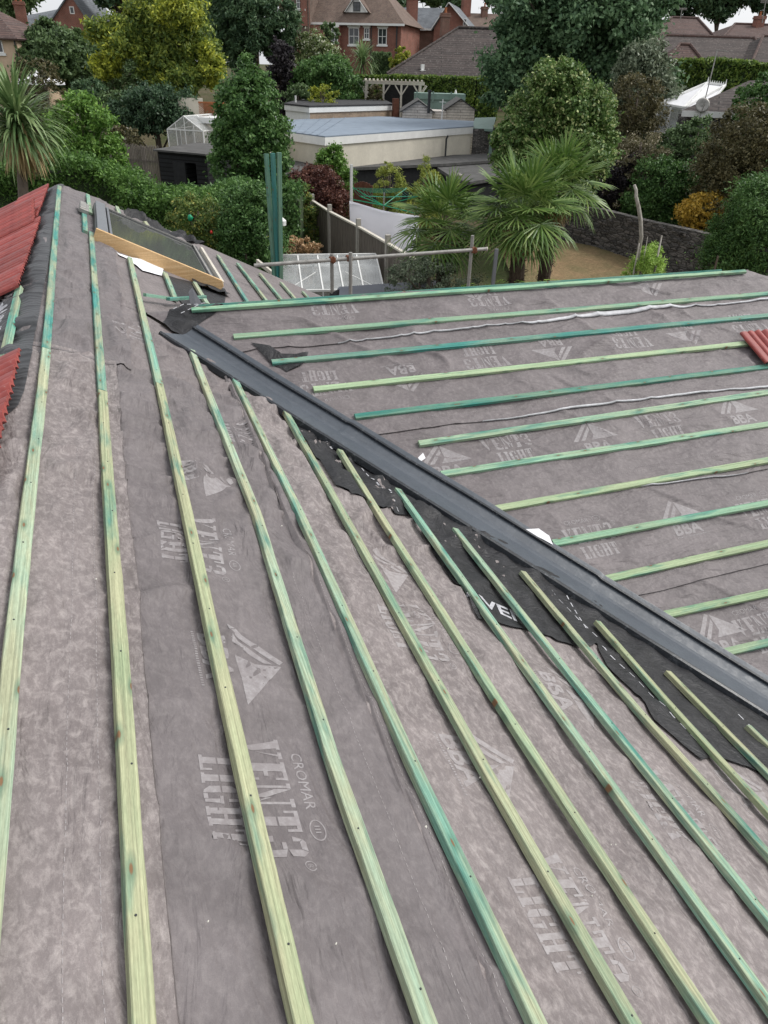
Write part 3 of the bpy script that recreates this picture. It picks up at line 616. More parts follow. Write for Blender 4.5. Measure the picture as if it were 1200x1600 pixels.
# far pieces on the near slope, beyond skylight / wing ridge
def batM(pA, pB, label, tint, g=GB, h=hB): return batten('roof_batten', [onM(*pA, h+BH)-nM*BH, onM(*pB, h+BH)-nM*BH], nM, label, g, tint)
GF = 'short battens beyond the skylight and the wing ridge'
for pa, pb, lab, ti in [((137, 303), (142, 332), 'short teal batten end between the gable and the top corner of the skylight', MINT), ((183, 322), (187, 333), 'tiny batten stub behind the middle of the skylight', PALE), ((226, 343), (231, 352), 'tiny pale batten stub behind the lower end of the skylight', PALE),
                        ((258, 425), (275, 466), 'short minty batten below the paper under the skylight board', MINT), ((304, 440), (325, 474), 'short pale batten on black membrane below the skylight corner', PALE),
                        ((341, 398), (392, 478), 'bluish teal batten just past the lower end of the skylight', (.04, .30, .30)), ((372, 411), (424, 478), 'pale batten second past the skylight, before the gable', MINT), ((407, 427), (448, 476), 'minty batten third past the skylight by the rail end', MINT),
                        ((440, 441), (470, 475), 'pale batten fourth past the skylight in the gable corner', PALE), ((474, 455), (490, 473), 'tiny batten fifth past the skylight at the wing ridge', MINT)]:
    batM(pa, pb, lab, ti, GF)
# wing battens
GWB = 'green treated battens of the wing slope'
WB = [((300, 488), (1165, 425), (.30, .55, .36)), ((365, 525), (1200, 458), (.22, .42, .29)), ((425, 565), (1200, 492), TEAL), ((490, 607), (1150, 537), (.40, .56, .34)), ((555, 650), (1190, 573), (.05, .25, .20)),
      ((655, 692), (1200, 612), (.33, .52, .36)), ((690, 740), (1200, 662), (.30, .52, .36)), ((770, 795), (1200, 718), (.40, .54, .32)), ((865, 848), (1200, 785), (.24, .46, .31)), ((940, 905), (1200, 848), (.33, .48, .28)),
      ((1030, 962), (1200, 925), (.30, .45, .26)), ((1125, 1020), (1200, 1003), (.26, .44, .28))]
for i, (a, b, ti) in enumerate(WB):
    A = onW(*a, hB+BH)-nW*BH; B = onW(*b, hB+BH)-nW*BH
    if i == 0: A = PW(A[0], .06, .02); B = PW(B[0], .06, .02)
    if i > 0: B = extend(A, B, .6+i*.3)
    nm = ['along the wing ridge', 'above the white curled membrane edge', 'just below the white curled membrane edge', 'pointing at the red tile', 'darkest teal, ending below the red tile', 'above the upright lettering', 'under the upright lettering', 'with a yellow tint mid slope', 'across the lettering by the white scrap', 'above a lapped membrane edge', 'below a lapped membrane edge', 'lowest on the wing, near the right edge'][i]
    batten('roof_batten', [A, B], nW, ORD[i]+' wing batten from the wing ridge, '+nm, GWB, ti, wd=.052 if i else .04, th=BH)
A = PW(.55, -.09, .0); B = PW(6.05, -.09, .0)
batten('ridge_batten', [A, B], (0, math.sin(TR), math.cos(TR)), 'darker second batten laid just behind the wing ridge', None, TEAL, .045, .035)
batten('ridge_batten', [onM(226, 463, .05), onM(276, 470, .05)], (0, 0, 1), 'short green crosspiece between the third batten and the folded metal flashing', None, MINT, .035)
batten('ridge_batten', [onM(263, 470, .055), onM(320, 466, .075)], (0, 0, 1), 'dark teal batten offcut lying behind the folded metal flashing', None, TEAL, .035)
# ------------------------------------------------------------------ valley trough
vt = empty('valley_trough', (X0, YW, ZW), 'long smooth grey valley trough between the two roof slopes', 'valley trough')
vd = np.array([1, -SV, -tM]); vd /= np.linalg.norm(vd)
def vpt(s, side, off, h):
    """s metres down the valley, side -1 = near slope, +1 = wing slope, off metres from the valley line along that slope"""
    base = np.array([X0, YW, ZW])+vd*s
    if side < 0: n = nM; q = np.cross(vd, n)
    else: n = nW; q = np.cross(n, vd)
    q = q/np.linalg.norm(q)
    chk = -1 if side < 0 else 1
    if (q[0])*chk < 0: q = -q
    return base+q*off+n*h
# measure the band edges in the photograph on their slopes
def perp(P, side):
    d = P-np.array([X0, YW, ZW]); s = d@vd; r = d-vd*s; return s, np.linalg.norm(r)
LO = [(400, 600), (450, 633), (550, 707), (617, 747), (700, 810), (800, 867), (877, 917), (1033, 1027), (1193, 1133)]
UP = [(400, 552), (543, 643), (700, 747), (800, 813), (933, 900), (1033, 963), (1133, 1030), (1200, 1067)]
DK = [(400, 565), (483, 622), (547, 660), (647, 730), (797, 820), (833, 840), (1017, 967), (1200, 1090)]
lo = float(np.mean([perp(onM(*p, .03), -1)[1] for p in LO])); up = float(np.mean([perp(onW(*p, .03), 1)[1] for p in UP])); dk = float(np.mean([perp(onW(*p, .04), 1)[1] for p in DK]))
print('trough widths', lo, up, dk)
S0, S1_ = .44, 9
prof = [(-1, lo+.015, -.004, 1), (-1, lo+.012, .024, 1), (-1, lo, .034, 1), (-1, lo-.012, .034, 1), (-1, lo-.02, .022, 0), (-1, .03, .016, 0), (1, .02, .018, 0), (1, dk-.022, .022, 0), (1, dk-.012, .022, 1), (1, dk-.008, .042, 1), (1, dk+.006, .044, 1), (1, dk+.012, .026, 0), (1, up-.006, .03, 0), (1, up, .03, 0), (1, up+.002, -.004, 1)]
PROF = [(a_, b_, c_+.012 if i_ not in (0, len(prof)-1) else c_, d_) for i_, (a_, b_, c_, d_) in enumerate(prof)]
nS = 220; ss = np.linspace(S0, S1_, nS); V = []; 
for s in ss:
    for (sd_, of, h, m_) in PROF:
        jj = .003*float(vnoise(s*1.6, of*12, 80))+(.004 if 2.0 < s < 4.1 or s > 6.2 else 0); V.append(vpt(s, sd_, of+jj*2, h+jj))
k = len(prof); mbv = MB(); 
base = [0]+[1 if prof[i][3] and prof[i+1][3] else 0 for i in range(k-1)]
fs = [(i*k+j, i*k+j+1, (i+1)*k+j+1, (i+1)*k+j) for i in range(nS-1) for j in range(k-1)]
mbv.add(V, fs); mbv.m = [base[j+1] for i in range(nS-1) for j in range(k-1)]
mbv.build('gutter_channel', [M['grp'], M['grp_dark']], vt, smooth=False)
# drips of dark resin beside the lower edge of the band
mb = MB()
mb.tube([vpt(s, -1, lo-.028+.003*float(vnoise(s*5, 1., 83)), .0345) for s in np.linspace(S0+.1, S1_, 160)], .0028, 5)
mb.build('white_edge_line', M['mem_white'], vt)
# ------------------------------------------------------------------ black membranes
def poly_sheet(name, px, label, cat, mat, plane='M', h=.006, n=70, wr=.004, parent=None, group=None, edge=0, bv=None):
    """irregular sheet: polygon traced on the slope, filled with a fine grid cut by bmesh, lying on the membranes"""
    if plane == 'M':
        Q = [onM(x, y, h) for x, y in px]; A = [(uM(p), p[1]) for p in Q]
    else:
        Q = [onW(x, y, h) for x, y in px]; A = [(p[0], wOf(p)) for p in Q]
    return uv_sheet(name, A, label, cat, mat, plane, h, wr, parent, group, bv)
def uv_sheet(name, A, label, cat, mat, plane, h, wr=.004, parent=None, group=None, bv=None):
    bm = bmesh.new(); vs = [bm.verts.new((a, b, 0)) for a, b in A]; bm.faces.new(vs)
    bmesh.ops.triangulate(bm, faces=bm.faces)
    mn = np.min(A, 0); mx = np.max(A, 0); st = .035
    for ax in (0, 1):
        c = mn[ax]+st
        while c < mx[ax]:
            g = list(bm.verts)+list(bm.edges)+list(bm.faces); co = [0, 0, 0]; no = [0, 0, 0]; co[ax] = c; no[ax] = 1
            bmesh.ops.bisect_plane(bm, geom=g, plane_co=co, plane_no=no); c += st
    L = bm.loops.layers.uv.new('UVMap')
    for f_ in bm.faces:
        f_.smooth = True
        for lp in f_.loops: lp[L].uv = lp.vert.co.xy
    off = wpos(parent) if parent is not None else np.zeros(3)
    C = np.array([v.co for v in bm.verts]); 
    hh = (topM(C[:, 0], C[:, 1]) if plane == 'M' else topW(C[:, 0], C[:, 1]))+h+wr*fbm(C[:, 0]*6, C[:, 1]*5, 90)+wr*1.3*ridge(C[:, 0]*3+C[:, 1]*2, C[:, 1]*3-C[:, 0], 93)**6
    ex = h+wr*np.abs(fbm(C[:, 0]*6, C[:, 1]*5, 90))+wr*1.3*ridge(C[:, 0]*3+C[:, 1]*2, C[:, 1]*3-C[:, 0], 93)**6
    P = (PJ(C[:, 0], C[:, 1], ex*1.2-.008) if bv == 'J' else snap((PM if plane == 'M' else PW)(C[:, 0], C[:, 1], C[:, 0]*0), plane, np.clip(ex, .013, .017) if name == 'valley_membrane' else ex, bv))-off
    for v, p in zip(bm.verts, P): v.co = p
    me = bpy.data.meshes.new(name); bm.normal_update(); bm.to_mesh(me); bm.free(); me.materials.append(mat)
    o = link(bpy.data.objects.new(name, me), parent)
    if parent is None: tag(o, label, cat, group)
    return o
lowB = [(440, 632), (462, 668), (490, 710), (522, 762), (545, 780), (590, 792), (612, 800), (640, 803), (658, 812), (664, 838), (690, 880), (720, 925), (748, 968), (765, 972), (835, 985), (870, 998), (905, 1010), (932, 1006), (948, 1040), (985, 1082), (1020, 1125), (1060, 1160), (1098, 1190), (1112, 1180), (1150, 1192), (1200, 1215), (1330, 1290)]
A = [(uM(onM(*p)), onM(*p)[1]) for p in lowB]; A2 = []
for (ua, va), (ub, vb) in zip(A[:-1], A[1:]):
    for e in (0, .5): A2.append((ua+(ub-ua)*e+.006*random.uniform(-1, 1), va+(vb-va)*e+.008*random.uniform(-1, 1)))
A2.append(A[-1]); uend = A[-1][0]
vin = [(u, vc(u)-.11) for u in np.linspace(4.5, A[0][0], 24)]
bs = uv_sheet('valley_membrane', A2+vin, 'crumpled black membrane strip with white letters lying beside the grey valley', 'black membrane', M['black_mem'], 'M', .005, .006)
nJ = nM+nW; nJ /= np.linalg.norm(nJ); oJ = np.array([X0, YW, ZW])+np.array([0, 0, .045]); eJ = np.cross(nJ, (0, 1., 0)); eJ /= np.linalg.norm(eJ); fJ = np.cross(nJ, eJ)
if eJ[0] < 0: eJ = -eJ
def PJ(a, b, h):
    P = oJ+np.outer(a, eJ)+np.outer(b, fJ); top = np.maximum((cM-nM[0]*P[:, 0])/nM[2], ZW-np.abs(YW-P[:, 1])*math.tan(TR)); P[:, 2] = np.maximum(P[:, 2]-.03, top+.022)+h; return P
def aJ(x, y): p = onPl(x, y, nJ, nJ@oJ)-oJ; return p@eJ, p@fJ
j1 = uv_sheet('membrane_patch', [aJ(*q) for q in [(254, 503), (262, 492), (268, 484), (280, 482), (291, 470), (300, 470), (308, 478), (322, 474), (342, 480), (352, 492), (348, 500), (338, 506), (326, 508), (312, 512), (300, 520), (290, 524), (280, 522), (268, 514)]], 'black dashed membrane patch at the top end of the grey valley', 'black membrane', M['black_mem'], 'M', .0, .022, bv='J')
j2 = poly_sheet('membrane_patch', [(262, 430), (300, 440), (330, 452), (352, 462), (350, 476), (318, 474), (285, 474), (268, 455)], 'crumpled black membrane below the lower corner of the skylight', 'black membrane', M['black_mem'], 'M', .008, .012)
j3 = poly_sheet('membrane_patch', [(392, 540), (420, 545), (440, 556), (462, 556), (482, 552), (478, 566), (470, 574), (462, 572), (448, 584), (440, 578), (425, 572)], 'small torn black membrane scrap on the wing beside the third batten', 'black membrane', M['black_mem'], 'W', .006, .005)
poly_sheet('paper_scrap', [(163, 388), (200, 400), (235, 408), (256, 415), (252, 430), (222, 422), (200, 404)], 'white paper sheet sticking out under the skylight board', 'paper', M['paper'], 'M', .012, .004)
poly_sheet('paper_scrap', [(815, 828), (840, 826), (856, 838), (862, 852), (845, 843)], 'small white scrap tucked at the valley edge on the wing', 'paper', M['paper'], 'W', .03, .004)
poly_sheet('paper_scrap', [(652, 716), (660, 708), (664, 716), (656, 722)], 'tiny white scrap beside the valley at mid length', 'paper', M['paper'], 'W', .03, .002)
# ridge strip: black embossed roll over the main ridge
ul = [(-.34, 3.35), (-.20, 3.28), (-.05, 3.30), (.02, 3.5)]
A = ul+[(.035, v) for v in np.arange(3.7, YG, .3)]+[(.05, YG+.04), (-.32, YG+.04)]+[(-.3, v) for v in np.arange(YG-.3, 5.6, -.4)]+[(-.3, 5.2), (-.3, 4.4), (-.3, 3.7)]
rs = uv_sheet('ridge_membrane', A, 'embossed black membrane strip over the main ridge between the red tiles and the first batten', 'black membrane', M['ridge_mem'], 'M', .008, .005)
rs2 = uv_sheet('ridge_membrane', [(-1.1, 4.1), (-.46, 4.1), (-.44, 5.6), (-.5, 8), (-1.1, 8)], 'black dashed membrane on the far slope between the two stacks of red tiles', 'black membrane', M['black_mem'], 'M', .004, .004)
# ------------------------------------------------------------------ lettering
def glyph(c):
    S = .10; T = .24; w = .56; g = []
    def rect(x0, y0, x1, y1): g.append([(x0, y0), (x1, y0), (x1, y1), (x0, y1)])
    if c == 'I': w = .36; rect(0, 0, w, S); rect(0, 1-S, w, 1); rect(w/2-T/2, S+.0, w/2+T/2, .48); rect(w/2-T/2, .52, w/2+T/2, 1-S)
    elif c == 'L': rect(0, 0, w, S); rect(0, 1-S, .42, 1); rect(.08, S, .08+T, .48); rect(.08, .52, .08+T, 1-S); rect(w-.08, S, w, .34)
    elif c == 'T': rect(0, 1-S, w, 1); rect(.12, 0, w-.12, S); rect(w/2-T/2, S, w/2+T/2, .48); rect(w/2-T/2, .52, w/2+T/2, 1-S); rect(0, .68, .07, 1-S); rect(w-.07, .68, w, 1-S)
    elif c == 'H': w = .66; rect(0, 0, .30, S); rect(.36, 0, w, S); rect(0, 1-S, .30, 1); rect(.36, 1-S, w, 1); rect(.05, S, .25, 1-S); rect(.41, S, .61, 1-S); rect(.25, .45, .41, .55)
    elif c == 'E': rect(0, 0, w, S); rect(0, 1-S, w, 1); rect(.06, S, .06+T, 1-S); rect(.06+T, .45, .44, .55); rect(w-.07, S, w, .32); rect(w-.07, .70, w, 1-S)
    elif c == 'N': w = .68; rect(0, 0, .22, S); rect(0, 1-S, .15, 1); rect(.44, 1-S, w, 1); rect(.07, S, .14, 1-S-.0); rect(.53, .2, .60, 1-S); g.append([(.17, 1), (.40, .38), (.40, .0), (.17, .62)]); g.append([(.41, .36), (.60, 0), (.60, .17), (.51, .2), (.41, .5)])
    elif c == 'V': w = .64; rect(0, 1-S, .33, 1); rect(.42, 1-S, w, 1); g.append([(.05, 1-S), (.29, 1-S), (.40, .30), (.30, 0)]); g.append([(.49, 1-S), (.56, 1-S), (.34, 0), (.42, .34)])
    elif c == '3':
        g += [[(.02, .72), (.16, .72), (.16, .86), (.10, .94)], [(.10, .95), (.17, .87), (.36, .87), (.42, 1), (.18, 1)], [(.37, .87), (.37, .57), (.56, .62), (.56, .88), (.44, 1)], [(.18, .46), (.36, .46), (.36, .56), (.18, .56)],
              [(.37, .55), (.37, .13), (.44, 0), (.56, .12), (.56, .48)], [(.18, 0), (.42, 0), (.36, .13), (.17, .13)], [(.02, .14), (.10, .06), (.16, .14), (.16, .30), (.02, .30)]]
    elif c == 'G':
        g += [[(.0, .2), (.14, .03), (.24, .0), (.24, .48), (0, .48)], [(0, .52), (.24, .52), (.24, 1), (.14, .97), (0, .8)], [(.26, 0), (.44, 0), (.44, .12), (.26, .12)], [(.26, .88), (.44, .88), (.44, 1), (.26, 1)], [(.45, .02), (.56, .02), (.60, .42), (.45, .42)], [(.36, .43), (.62, .43), (.62, .52), (.36, .52)], [(.46, .66), (.56, .66), (.56, .98), (.46, .9)]]; w = .62
    return g, w
def slab_text(txt, x, y, h, sx=.9):
    out = []; cx = x
    for ch in txt:
        g, w_ = glyph(ch)
        for p in g: out.append([(cx+a*h*sx, y+b*h) for a, b in p])
        cx += (w_+.09)*h*sx
    return out, cx-x
def font_mesh(txt, size, bold=0, sx=1):
    cu = bpy.data.curves.new('tmp', 'FONT'); cu.body = txt; cu.size = size; cu.offset = bold; cu.resolution_u = 2
    ob = bpy.data.objects.new('tmp', cu); COL.objects.link(ob); dg = bpy.context.evaluated_depsgraph_get(); dg.update()
    me = bpy.data.meshes.new_from_object(ob.evaluated_get(dg)); 
    polys = [[(me.vertices[i].co.x*sx, me.vertices[i].co.y) for i in p.vertices] for p in me.polygons]
    bpy.data.objects.remove(ob); bpy.data.curves.remove(cu); bpy.data.meshes.remove(me); return polys
def shift(polys, dx, dy): return [[(a+dx, b+dy) for a, b in p] for p in polys]
def ring(cx, cy, rx, ry, th, n=22, a0=0, a1=2*math.pi):
    out = []
    for i in range(n):
        a = a0+(a1-a0)*i/n; b = a0+(a1-a0)*(i+1)/n
        out.append([(cx+(rx)*math.cos(a), cy+ry*math.sin(a)), (cx+rx*math.cos(b), cy+ry*math.sin(b)), (cx+(rx-th)*math.cos(b), cy+(ry-th)*math.sin(b)), (cx+(rx-th)*math.cos(a), cy+(ry-th)*math.sin(a))])
    return out
F_CRO = font_mesh('CROMAR', .052, 0, .95); F_BBA = font_mesh('BBA', .135, .004, 1); F_R = font_mesh('R', .022); F_PV = font_mesh('PERMAVENT', .19, .004, 1.05)
def blk_vent():
    a, w1 = slab_text('VENT3', 0, .0, .135); b, w2 = slab_text('LIGHT', 0, 0, .105)
    o = shift(a, -w1/2, -.02)+shift(b, -w2/2+.02, -.15)
    o += shift(F_CRO, -.16, .145)+ring(.115, .163, .035, .025, .004)+[[(.10+.010*i, .155), (.104+.010*i, .155), (.104+.010*i, .172), (.10+.010*i, .172)] for i in range(3)]+ring(w1/2+.02, .105, .017, .017, .003)+shift(F_R, w1/2+.0135, .0975)
    return o
def blk_bba():
    o = shift(F_BBA, -.13, -.14)
    tri = lambda pts: [pts]
    o += tri([(-.20, -.02), (-.02, .165), (.0, .145), (-.155, -.02)])+tri([(-.13, -.02), (.0, .12), (.0, .085), (-.09, -.02)])+tri([(.01, .15), (.22, -.02), (-.03, -.02), (.01, .03)])
    o += [[(-.13+.012*i, -.165), (-.123+.012*i, -.165), (-.123+.012*i, -.155), (-.13+.012*i, -.155)] for i in range(24)]
    return o
def dashes(L, st=.019, dl=.011, wd=.0021): return [[(a, -wd/2), (a+dl, -wd/2), (a+dl, wd/2), (a, wd/2)] for a in np.arange(0, L, st)]
PRN = {}
def put(polys, plane, cu_, cv_, ang, sc, parent, mat, h=.0009, name='printed_mark', grid=.022):
    """polys: local (a right, b up); ang turns it on the slope; mapped to the membrane surface"""
    bm = bmesh.new(); ca, sa = math.cos(ang), math.sin(ang)
    for p in polys:
        vs = [bm.verts.new((cu_+sc*(a*ca-b*sa), cv_+sc*(a*sa+b*ca), 0)) for a, b in p]
        try: bm.faces.new(vs)
        except Exception: pass
    C = np.array([v.co for v in bm.verts]); mn = C.min(0); mx = C.max(0)
    if grid:
        for ax in (0, 1):
            c = math.floor(mn[ax]/grid)*grid+grid
            while c < mx[ax]:
                co = [0, 0, 0]; no = [0, 0, 0]; co[ax] = c; no[ax] = 1
                bmesh.ops.bisect_plane(bm, geom=list(bm.verts)+list(bm.edges)+list(bm.faces), plane_co=co, plane_no=no); c += grid
    bm.verts.ensure_lookup_table(); C = np.array([v.co for v in bm.verts])
    bv = None
    if parent.name in EX:
        if parent.name not in BV: BV[parent.name] = bvh_of([parent])
        bv = BV[parent.name]
    off = wpos(parent); P = snap((PM if plane == 'M' else PW)(C[:, 0], C[:, 1], C[:, 0]*0), plane, h, bv)-off
    for v, p in zip(bm.verts, P): v.co = p
    me = bpy.data.meshes.new(name); bm.to_mesh(me); bm.free(); me.materials.append(mat)
    return link(bpy.data.objects.new(name, me), parent)
t = NT('bolder_membrane_print'); uv = t.coord('Object'); n_ = t.noise(uv, 45, 4, .7); n2_ = t.noise(uv, 6, 3, .6)
M['print_b'] = t.fin(t.mix(t.ramp(t.math('ADD', n_, t.math('MULTIPLY', n2_, .5)), [(.42, 0), (.9, 1)]), (.365, .345, .345), (.235, .21, .208)), .6)
EX = {}
def exf(h, wr): return lambda u, v: h+wr*fbm(u*6, v*5, 90)+wr*1.3*ridge(u*3+v*2, v*3-u, 93)**6
EX[bs.name] = exf(.005, .006); EX[rs.name] = exf(.008, .005); EX[rs2.name] = exf(.004, .004); EX[j1.name] = exf(.05, .012)
VT = blk_vent(); BB = blk_bba()
def sheetfor(u, v): return mk[0] if u < EB and v < CUT else mk[1] if u < EB else (mk[2] if v < CUT+.1 else mk[3]) if u < EE else mk[4]
# On the near slope the text runs toward the camera (-v) with its top toward +u : right=(0,-1) up=(1,0) -> rotation -90
def pM(block, px, sc=1, ang=-math.pi/2):
    P = onM(*px); u, v = uM(P), P[1]; put(block, 'M', u, v, ang, sc, sheetfor(u, v), M['print_b' if u > EE else 'print'])
def pW(block, px, sc=1, up=True):
    P = onW(*px); u, w_ = P[0], wOf(P)
    # upright: right=+u, up = -w  -> mirrored in (u,w) so flip b
    bl = [[(a, -b) for a, b in p][::-1] for p in block]
    k = int(np.clip(np.searchsorted(edges, w_)-1, 0, 4)); put(bl, 'W', u, w_, 0 if up else math.pi, sc, WS[k], M['print'])
for px in [(400, 1240), (885, 1430), (1048, 1262), (645, 985), (305, 845)]: pM(VT, px)
for px in [(755, 1190), (378, 1030), (892, 1085), (318, 745), (600, 888)]: pM(BB, px)
for px, s_ in [((205, 520), .9), ((370, 680), .9), ((1168, 1232), .9), ]: pM(VT if px[0] < 1000 else BB, px, s_)
for px in [(795, 700), (1032, 665), (925, 845), (1195, 800), (1195, 985)]: pW(VT, px)
for px in [(695, 722), (928, 685), (1150, 645), (1065, 810), (1125, 992)]: pW(BB, px)
for px in [(757, 562), (982, 533), (507, 604), (1168, 510), (520, 480), (760, 470)]: pW(VT, px, 1, False)
for px in [(632, 592), (865, 548), (1070, 522), (735, 455), (1010, 448)]: pW(BB, px, 1, False)
# stitched dashes
def dM(px, L, parent=None):
    P = onM(*px); u, v = uM(P), P[1]; put(dashes(L), 'M', u, v, -math.pi/2, 1, parent or sheetfor(u, v), M['print_b'], .0010, 'stitch_line', .08)
dM((118, 700), 2.6); dM((145, 700), 2.6); dM((455, 900), 2.4); dM((490, 900), 2.4); dM((250, 520), 1.6); dM((268, 515), 1.6); dM((760, 985), 2.0)
def dW(px, L):
    P = onW(*px); u, w_ = P[0], wOf(P); k = int(np.clip(np.searchsorted(edges, w_)-1, 0, 4)); put(dashes(L), 'W', u, w_, 0, 1, WS[k], M['print_b'], .0010, 'stitch_line', .08)
dW((700, 560), 4.5); dW((890, 748), 3); dW((850, 762), 3.2); dW((975, 910), 2.2); dW((620, 660), 3.4)
# big white letters on the black strips
def pB(px0, px1, sc, obj, polys, plane='M', flip=False, h=.0015):
    a = onM(*px0); b = onM(*px1); ua, va = uM(a), a[1]; ub, vb = uM(b), b[1]; ang = math.atan2(vb-va, ub-ua)
    put(polys, plane, ua, va, ang, sc, obj, M['print_white'], h, 'printed_letters')
pB((452, 640), (620, 770), .62, bs, shift(F_PV, -.15, -.155)[:])
pB((722, 925), (905, 1000), .85, bs, shift([[q for q in p] for p in font_mesh('AVEN', .19, .004, 1.05)], 0, -.08))
for a, b in [((530, 712), (585, 800)), ((545, 706), (625, 800)), ((860, 925), (930, 990)), ((940, 1010), (1105, 1180)), ((872, 912), (920, 985)), ((1150, 1120), (1200, 1168))]:
    A_, B2 = onM(*a), onM(*b); L = math.hypot(uM(B2)-uM(A_), B2[1]-A_[1]); pB(a, b, 1, bs, dashes(L, .075, .04, .009))
for y_, x_ in ((492, 272), (499, 284)):
    mb = MB()
    for q in range(4):
        a_, b_ = aJ(x_+q*11, y_-q*1.2), aJ(x_+q*11+6, y_-q*1.2-.7); P2 = PJ(np.array([a_[0], b_[0]]), np.array([a_[1], b_[1]]), np.array([.026, .026])); mb.bar(P2[0], P2[1], .007, .001, nJ)
    mb.build('printed_letters', M['print_white'], j1)
wP = lambda u, v, sc, o=rs: put(shift(F_PV, 0, -.07), 'M', u, v, -math.pi*.5, sc, o, M['print_white'], .0015, 'printed_letters')
wP(-.26, 5.9, .95); wP(-.26, 8.2, .95); wP(-.26, 10.8, .95)
put(dashes(1.2, .075, .04, .009), 'M', -.62, 5.6, -math.pi/2, 1, rs2, M['print_white'], .0015, 'printed_letters')
# ------------------------------------------------------------------ skylight
HS = .085
us_, ue_ = uM(onM(143, 350, HS)), uM(onM(347, 450, HS))
va_ = 8.42; vb_ = 10.45
uA, uB = -.02+.43, 0
uA, uB = uM(onM(143, 352, HS)), uM(onM(340, 447, HS)); print('skylight u', uA, uB, [np.round(onM(*p, HS), 2) for p in [(148, 358), (345, 447), (312, 385), (145, 318)]])
va_ = (onM(148, 358, HS)[1]+onM(345, 447, HS)[1])/2; vb_ = (onM(312, 385, HS)[1]+onM(145, 318, HS)[1])/2
sk = empty('roof_window', PM(uA, va_, 0), 'roof window in a grey frame lying on the near slope by the gable', 'roof window')
ax_u = np.array([math.cos(TH), 0, -math.sin(TH)]); ax_v = np.array([0, 1., 0]); AX = (ax_u, ax_v, nM)
def bx(mb, u0, u1, v0, v1, h0, h1, m=0):
    c = np.array([XR, 0, ZR])+ax_u*(u0+u1)/2+ax_v*(v0+v1)/2+nM*(h0+h1)/2
    return mb.box(c, (u1-u0, v1-v0, h1-h0), AX, m)
mb = MB(); bx(mb, uA, uB, va_, va_+.055, .02, HS); bx(mb, uA, uB, vb_-.055, vb_, .02, HS); bx(mb, uA, uA+.10, va_+.055, vb_-.055, .02, HS); bx(mb, uB-.06, uB, va_+.055, vb_-.055, .02, HS); mb.build('frame', M['dark_alu'], sk, bevel=.004)
mb = MB(); bx(mb, uA+.1, uB-.06, va_+.055, vb_-.055, .05, HS-.012); mb.build('glass', M['glass_dark'], sk)
mb = MB(); bx(mb, uA+.01, uA+.12, va_+.01, vb_-.01, HS+.002, HS+.035); bx(mb, uA+.14, uA+.17, va_+.03, vb_-.03, HS+.002, HS+.016); mb.build('top_cover', M['alu'], sk, bevel=.006)
mb = MB(); bx(mb, uA+.17, uB-.05, va_+.035, va_+.055, HS+.002, HS+.010); bx(mb, uB-.065, uB-.04, va_+.05, vb_-.03, HS+.002, HS+.012); bx(mb, uA+.17, uB-.05, vb_-.05, vb_-.03, HS+.002, HS+.010); mb.build('trim', M['galv'], sk)
# untreated pine board with a tapered nose along the lower side of the window
mb = MB(); v0 = va_-.05; v1 = va_-.006; prof_ = [(uA-.01, .03), (uA-.01, .15), (uB+.02, .15), (uB+.06, .10), (uB+.04, .04), (uB-.18, .01), (uA+.22, .005), (uA+.08, .012)]
Pb = lambda u, v, h: np.array([XR, 0, ZR])+ax_u*u+ax_v*v+nM*h
k = len(prof_); mb.add([Pb(u, v0, h-.02) for u, h in prof_]+[Pb(u, v1, h-.02) for u, h in prof_], [tuple(range(k))[::-1], tuple(range(k, 2*k))]+[(i, (i+1) % k, (i+1) % k+k, i+k) for i in range(k)])
bd = mb.at(PM(uA, va_, 0)).build('timber_board', M['pine'], bevel=.003); tag(bd, 'fresh orange pine board fixed along the near side of the roof window', 'timber board')
mb = MB(); bx(mb, uB+.02, uB+.06, va_, vb_-.1, .03, .12); tag(mb.at(PM(uB, va_, 0)).build('timber_board', M['pale_wood'], bevel=.003), 'pale timber batten across the lower end of the roof window', 'timber board')
uv_sheet('membrane_patch', [(uA+.25, vb_+.02), (uB-.05, vb_+.01), (uB+.1, vb_+.12), (uB-.1, vb_+.34), (uA+.6, vb_+.22)], 'black membrane bunched up behind the roof window', 'black membrane', M['black_mem'], 'M', .075, .06)
uv_sheet('membrane_patch', [(uB+.05, va_+.35), (uB+.12, va_+.1), (uB+.16, va_-.1), (uB+.05, va_-.22), (uB-.25, va_-.3), (uB-.3, va_-.08)], 'black membrane crumpled under the nose of the pine board', 'black membrane', M['black_mem'], 'M', .02, .03)
# folded grey metal flashing standing at the wing ridge corner
c0 = onM(300, 486, .02); mb = MB(); mb.add([c0, c0+np.array([.05, .02, .0]), c0+np.array([.03, .03, .20]), c0+np.array([-.01, .0, .17]), c0+np.array([-.012, -.004, .0])+np.array([0, 0, .0])], [(0, 1, 2, 3), (0, 3, 4)])
mb.add([c0+np.array([.05, .02, 0]), c0+np.array([.13, .10, -.02]), c0+np.array([.03, .03, .20])], [(0, 1, 2)])
fl = mb.at(c0).build('flashing_piece', M['alu']); fl.modifiers.new('t', 'SOLIDIFY').thickness = .003; tag(fl, 'bent grey metal flashing piece standing where the wing ridge meets the near slope', 'flashing')
b0 = onM(130, 338, .0); mb = MB(); mb.box(b0+np.array([.02, .12, .07]), (.10, .45, .05), AX); mb.box(b0+np.array([.02, .12, .10]), (.07, .40, .02), AX)
tag(mb.at(b0).build('metal_bracket', M['galv'], bevel=.006), 'small grey metal cover beside the top corner of the roof window', 'bracket')
batten('timber_block', [onM(130, 330, .01), onM(132, 366, .01)], nM, 'short green block with orange end grain beside the roof window', None, TEAL, .05, .04, cat='timber block')
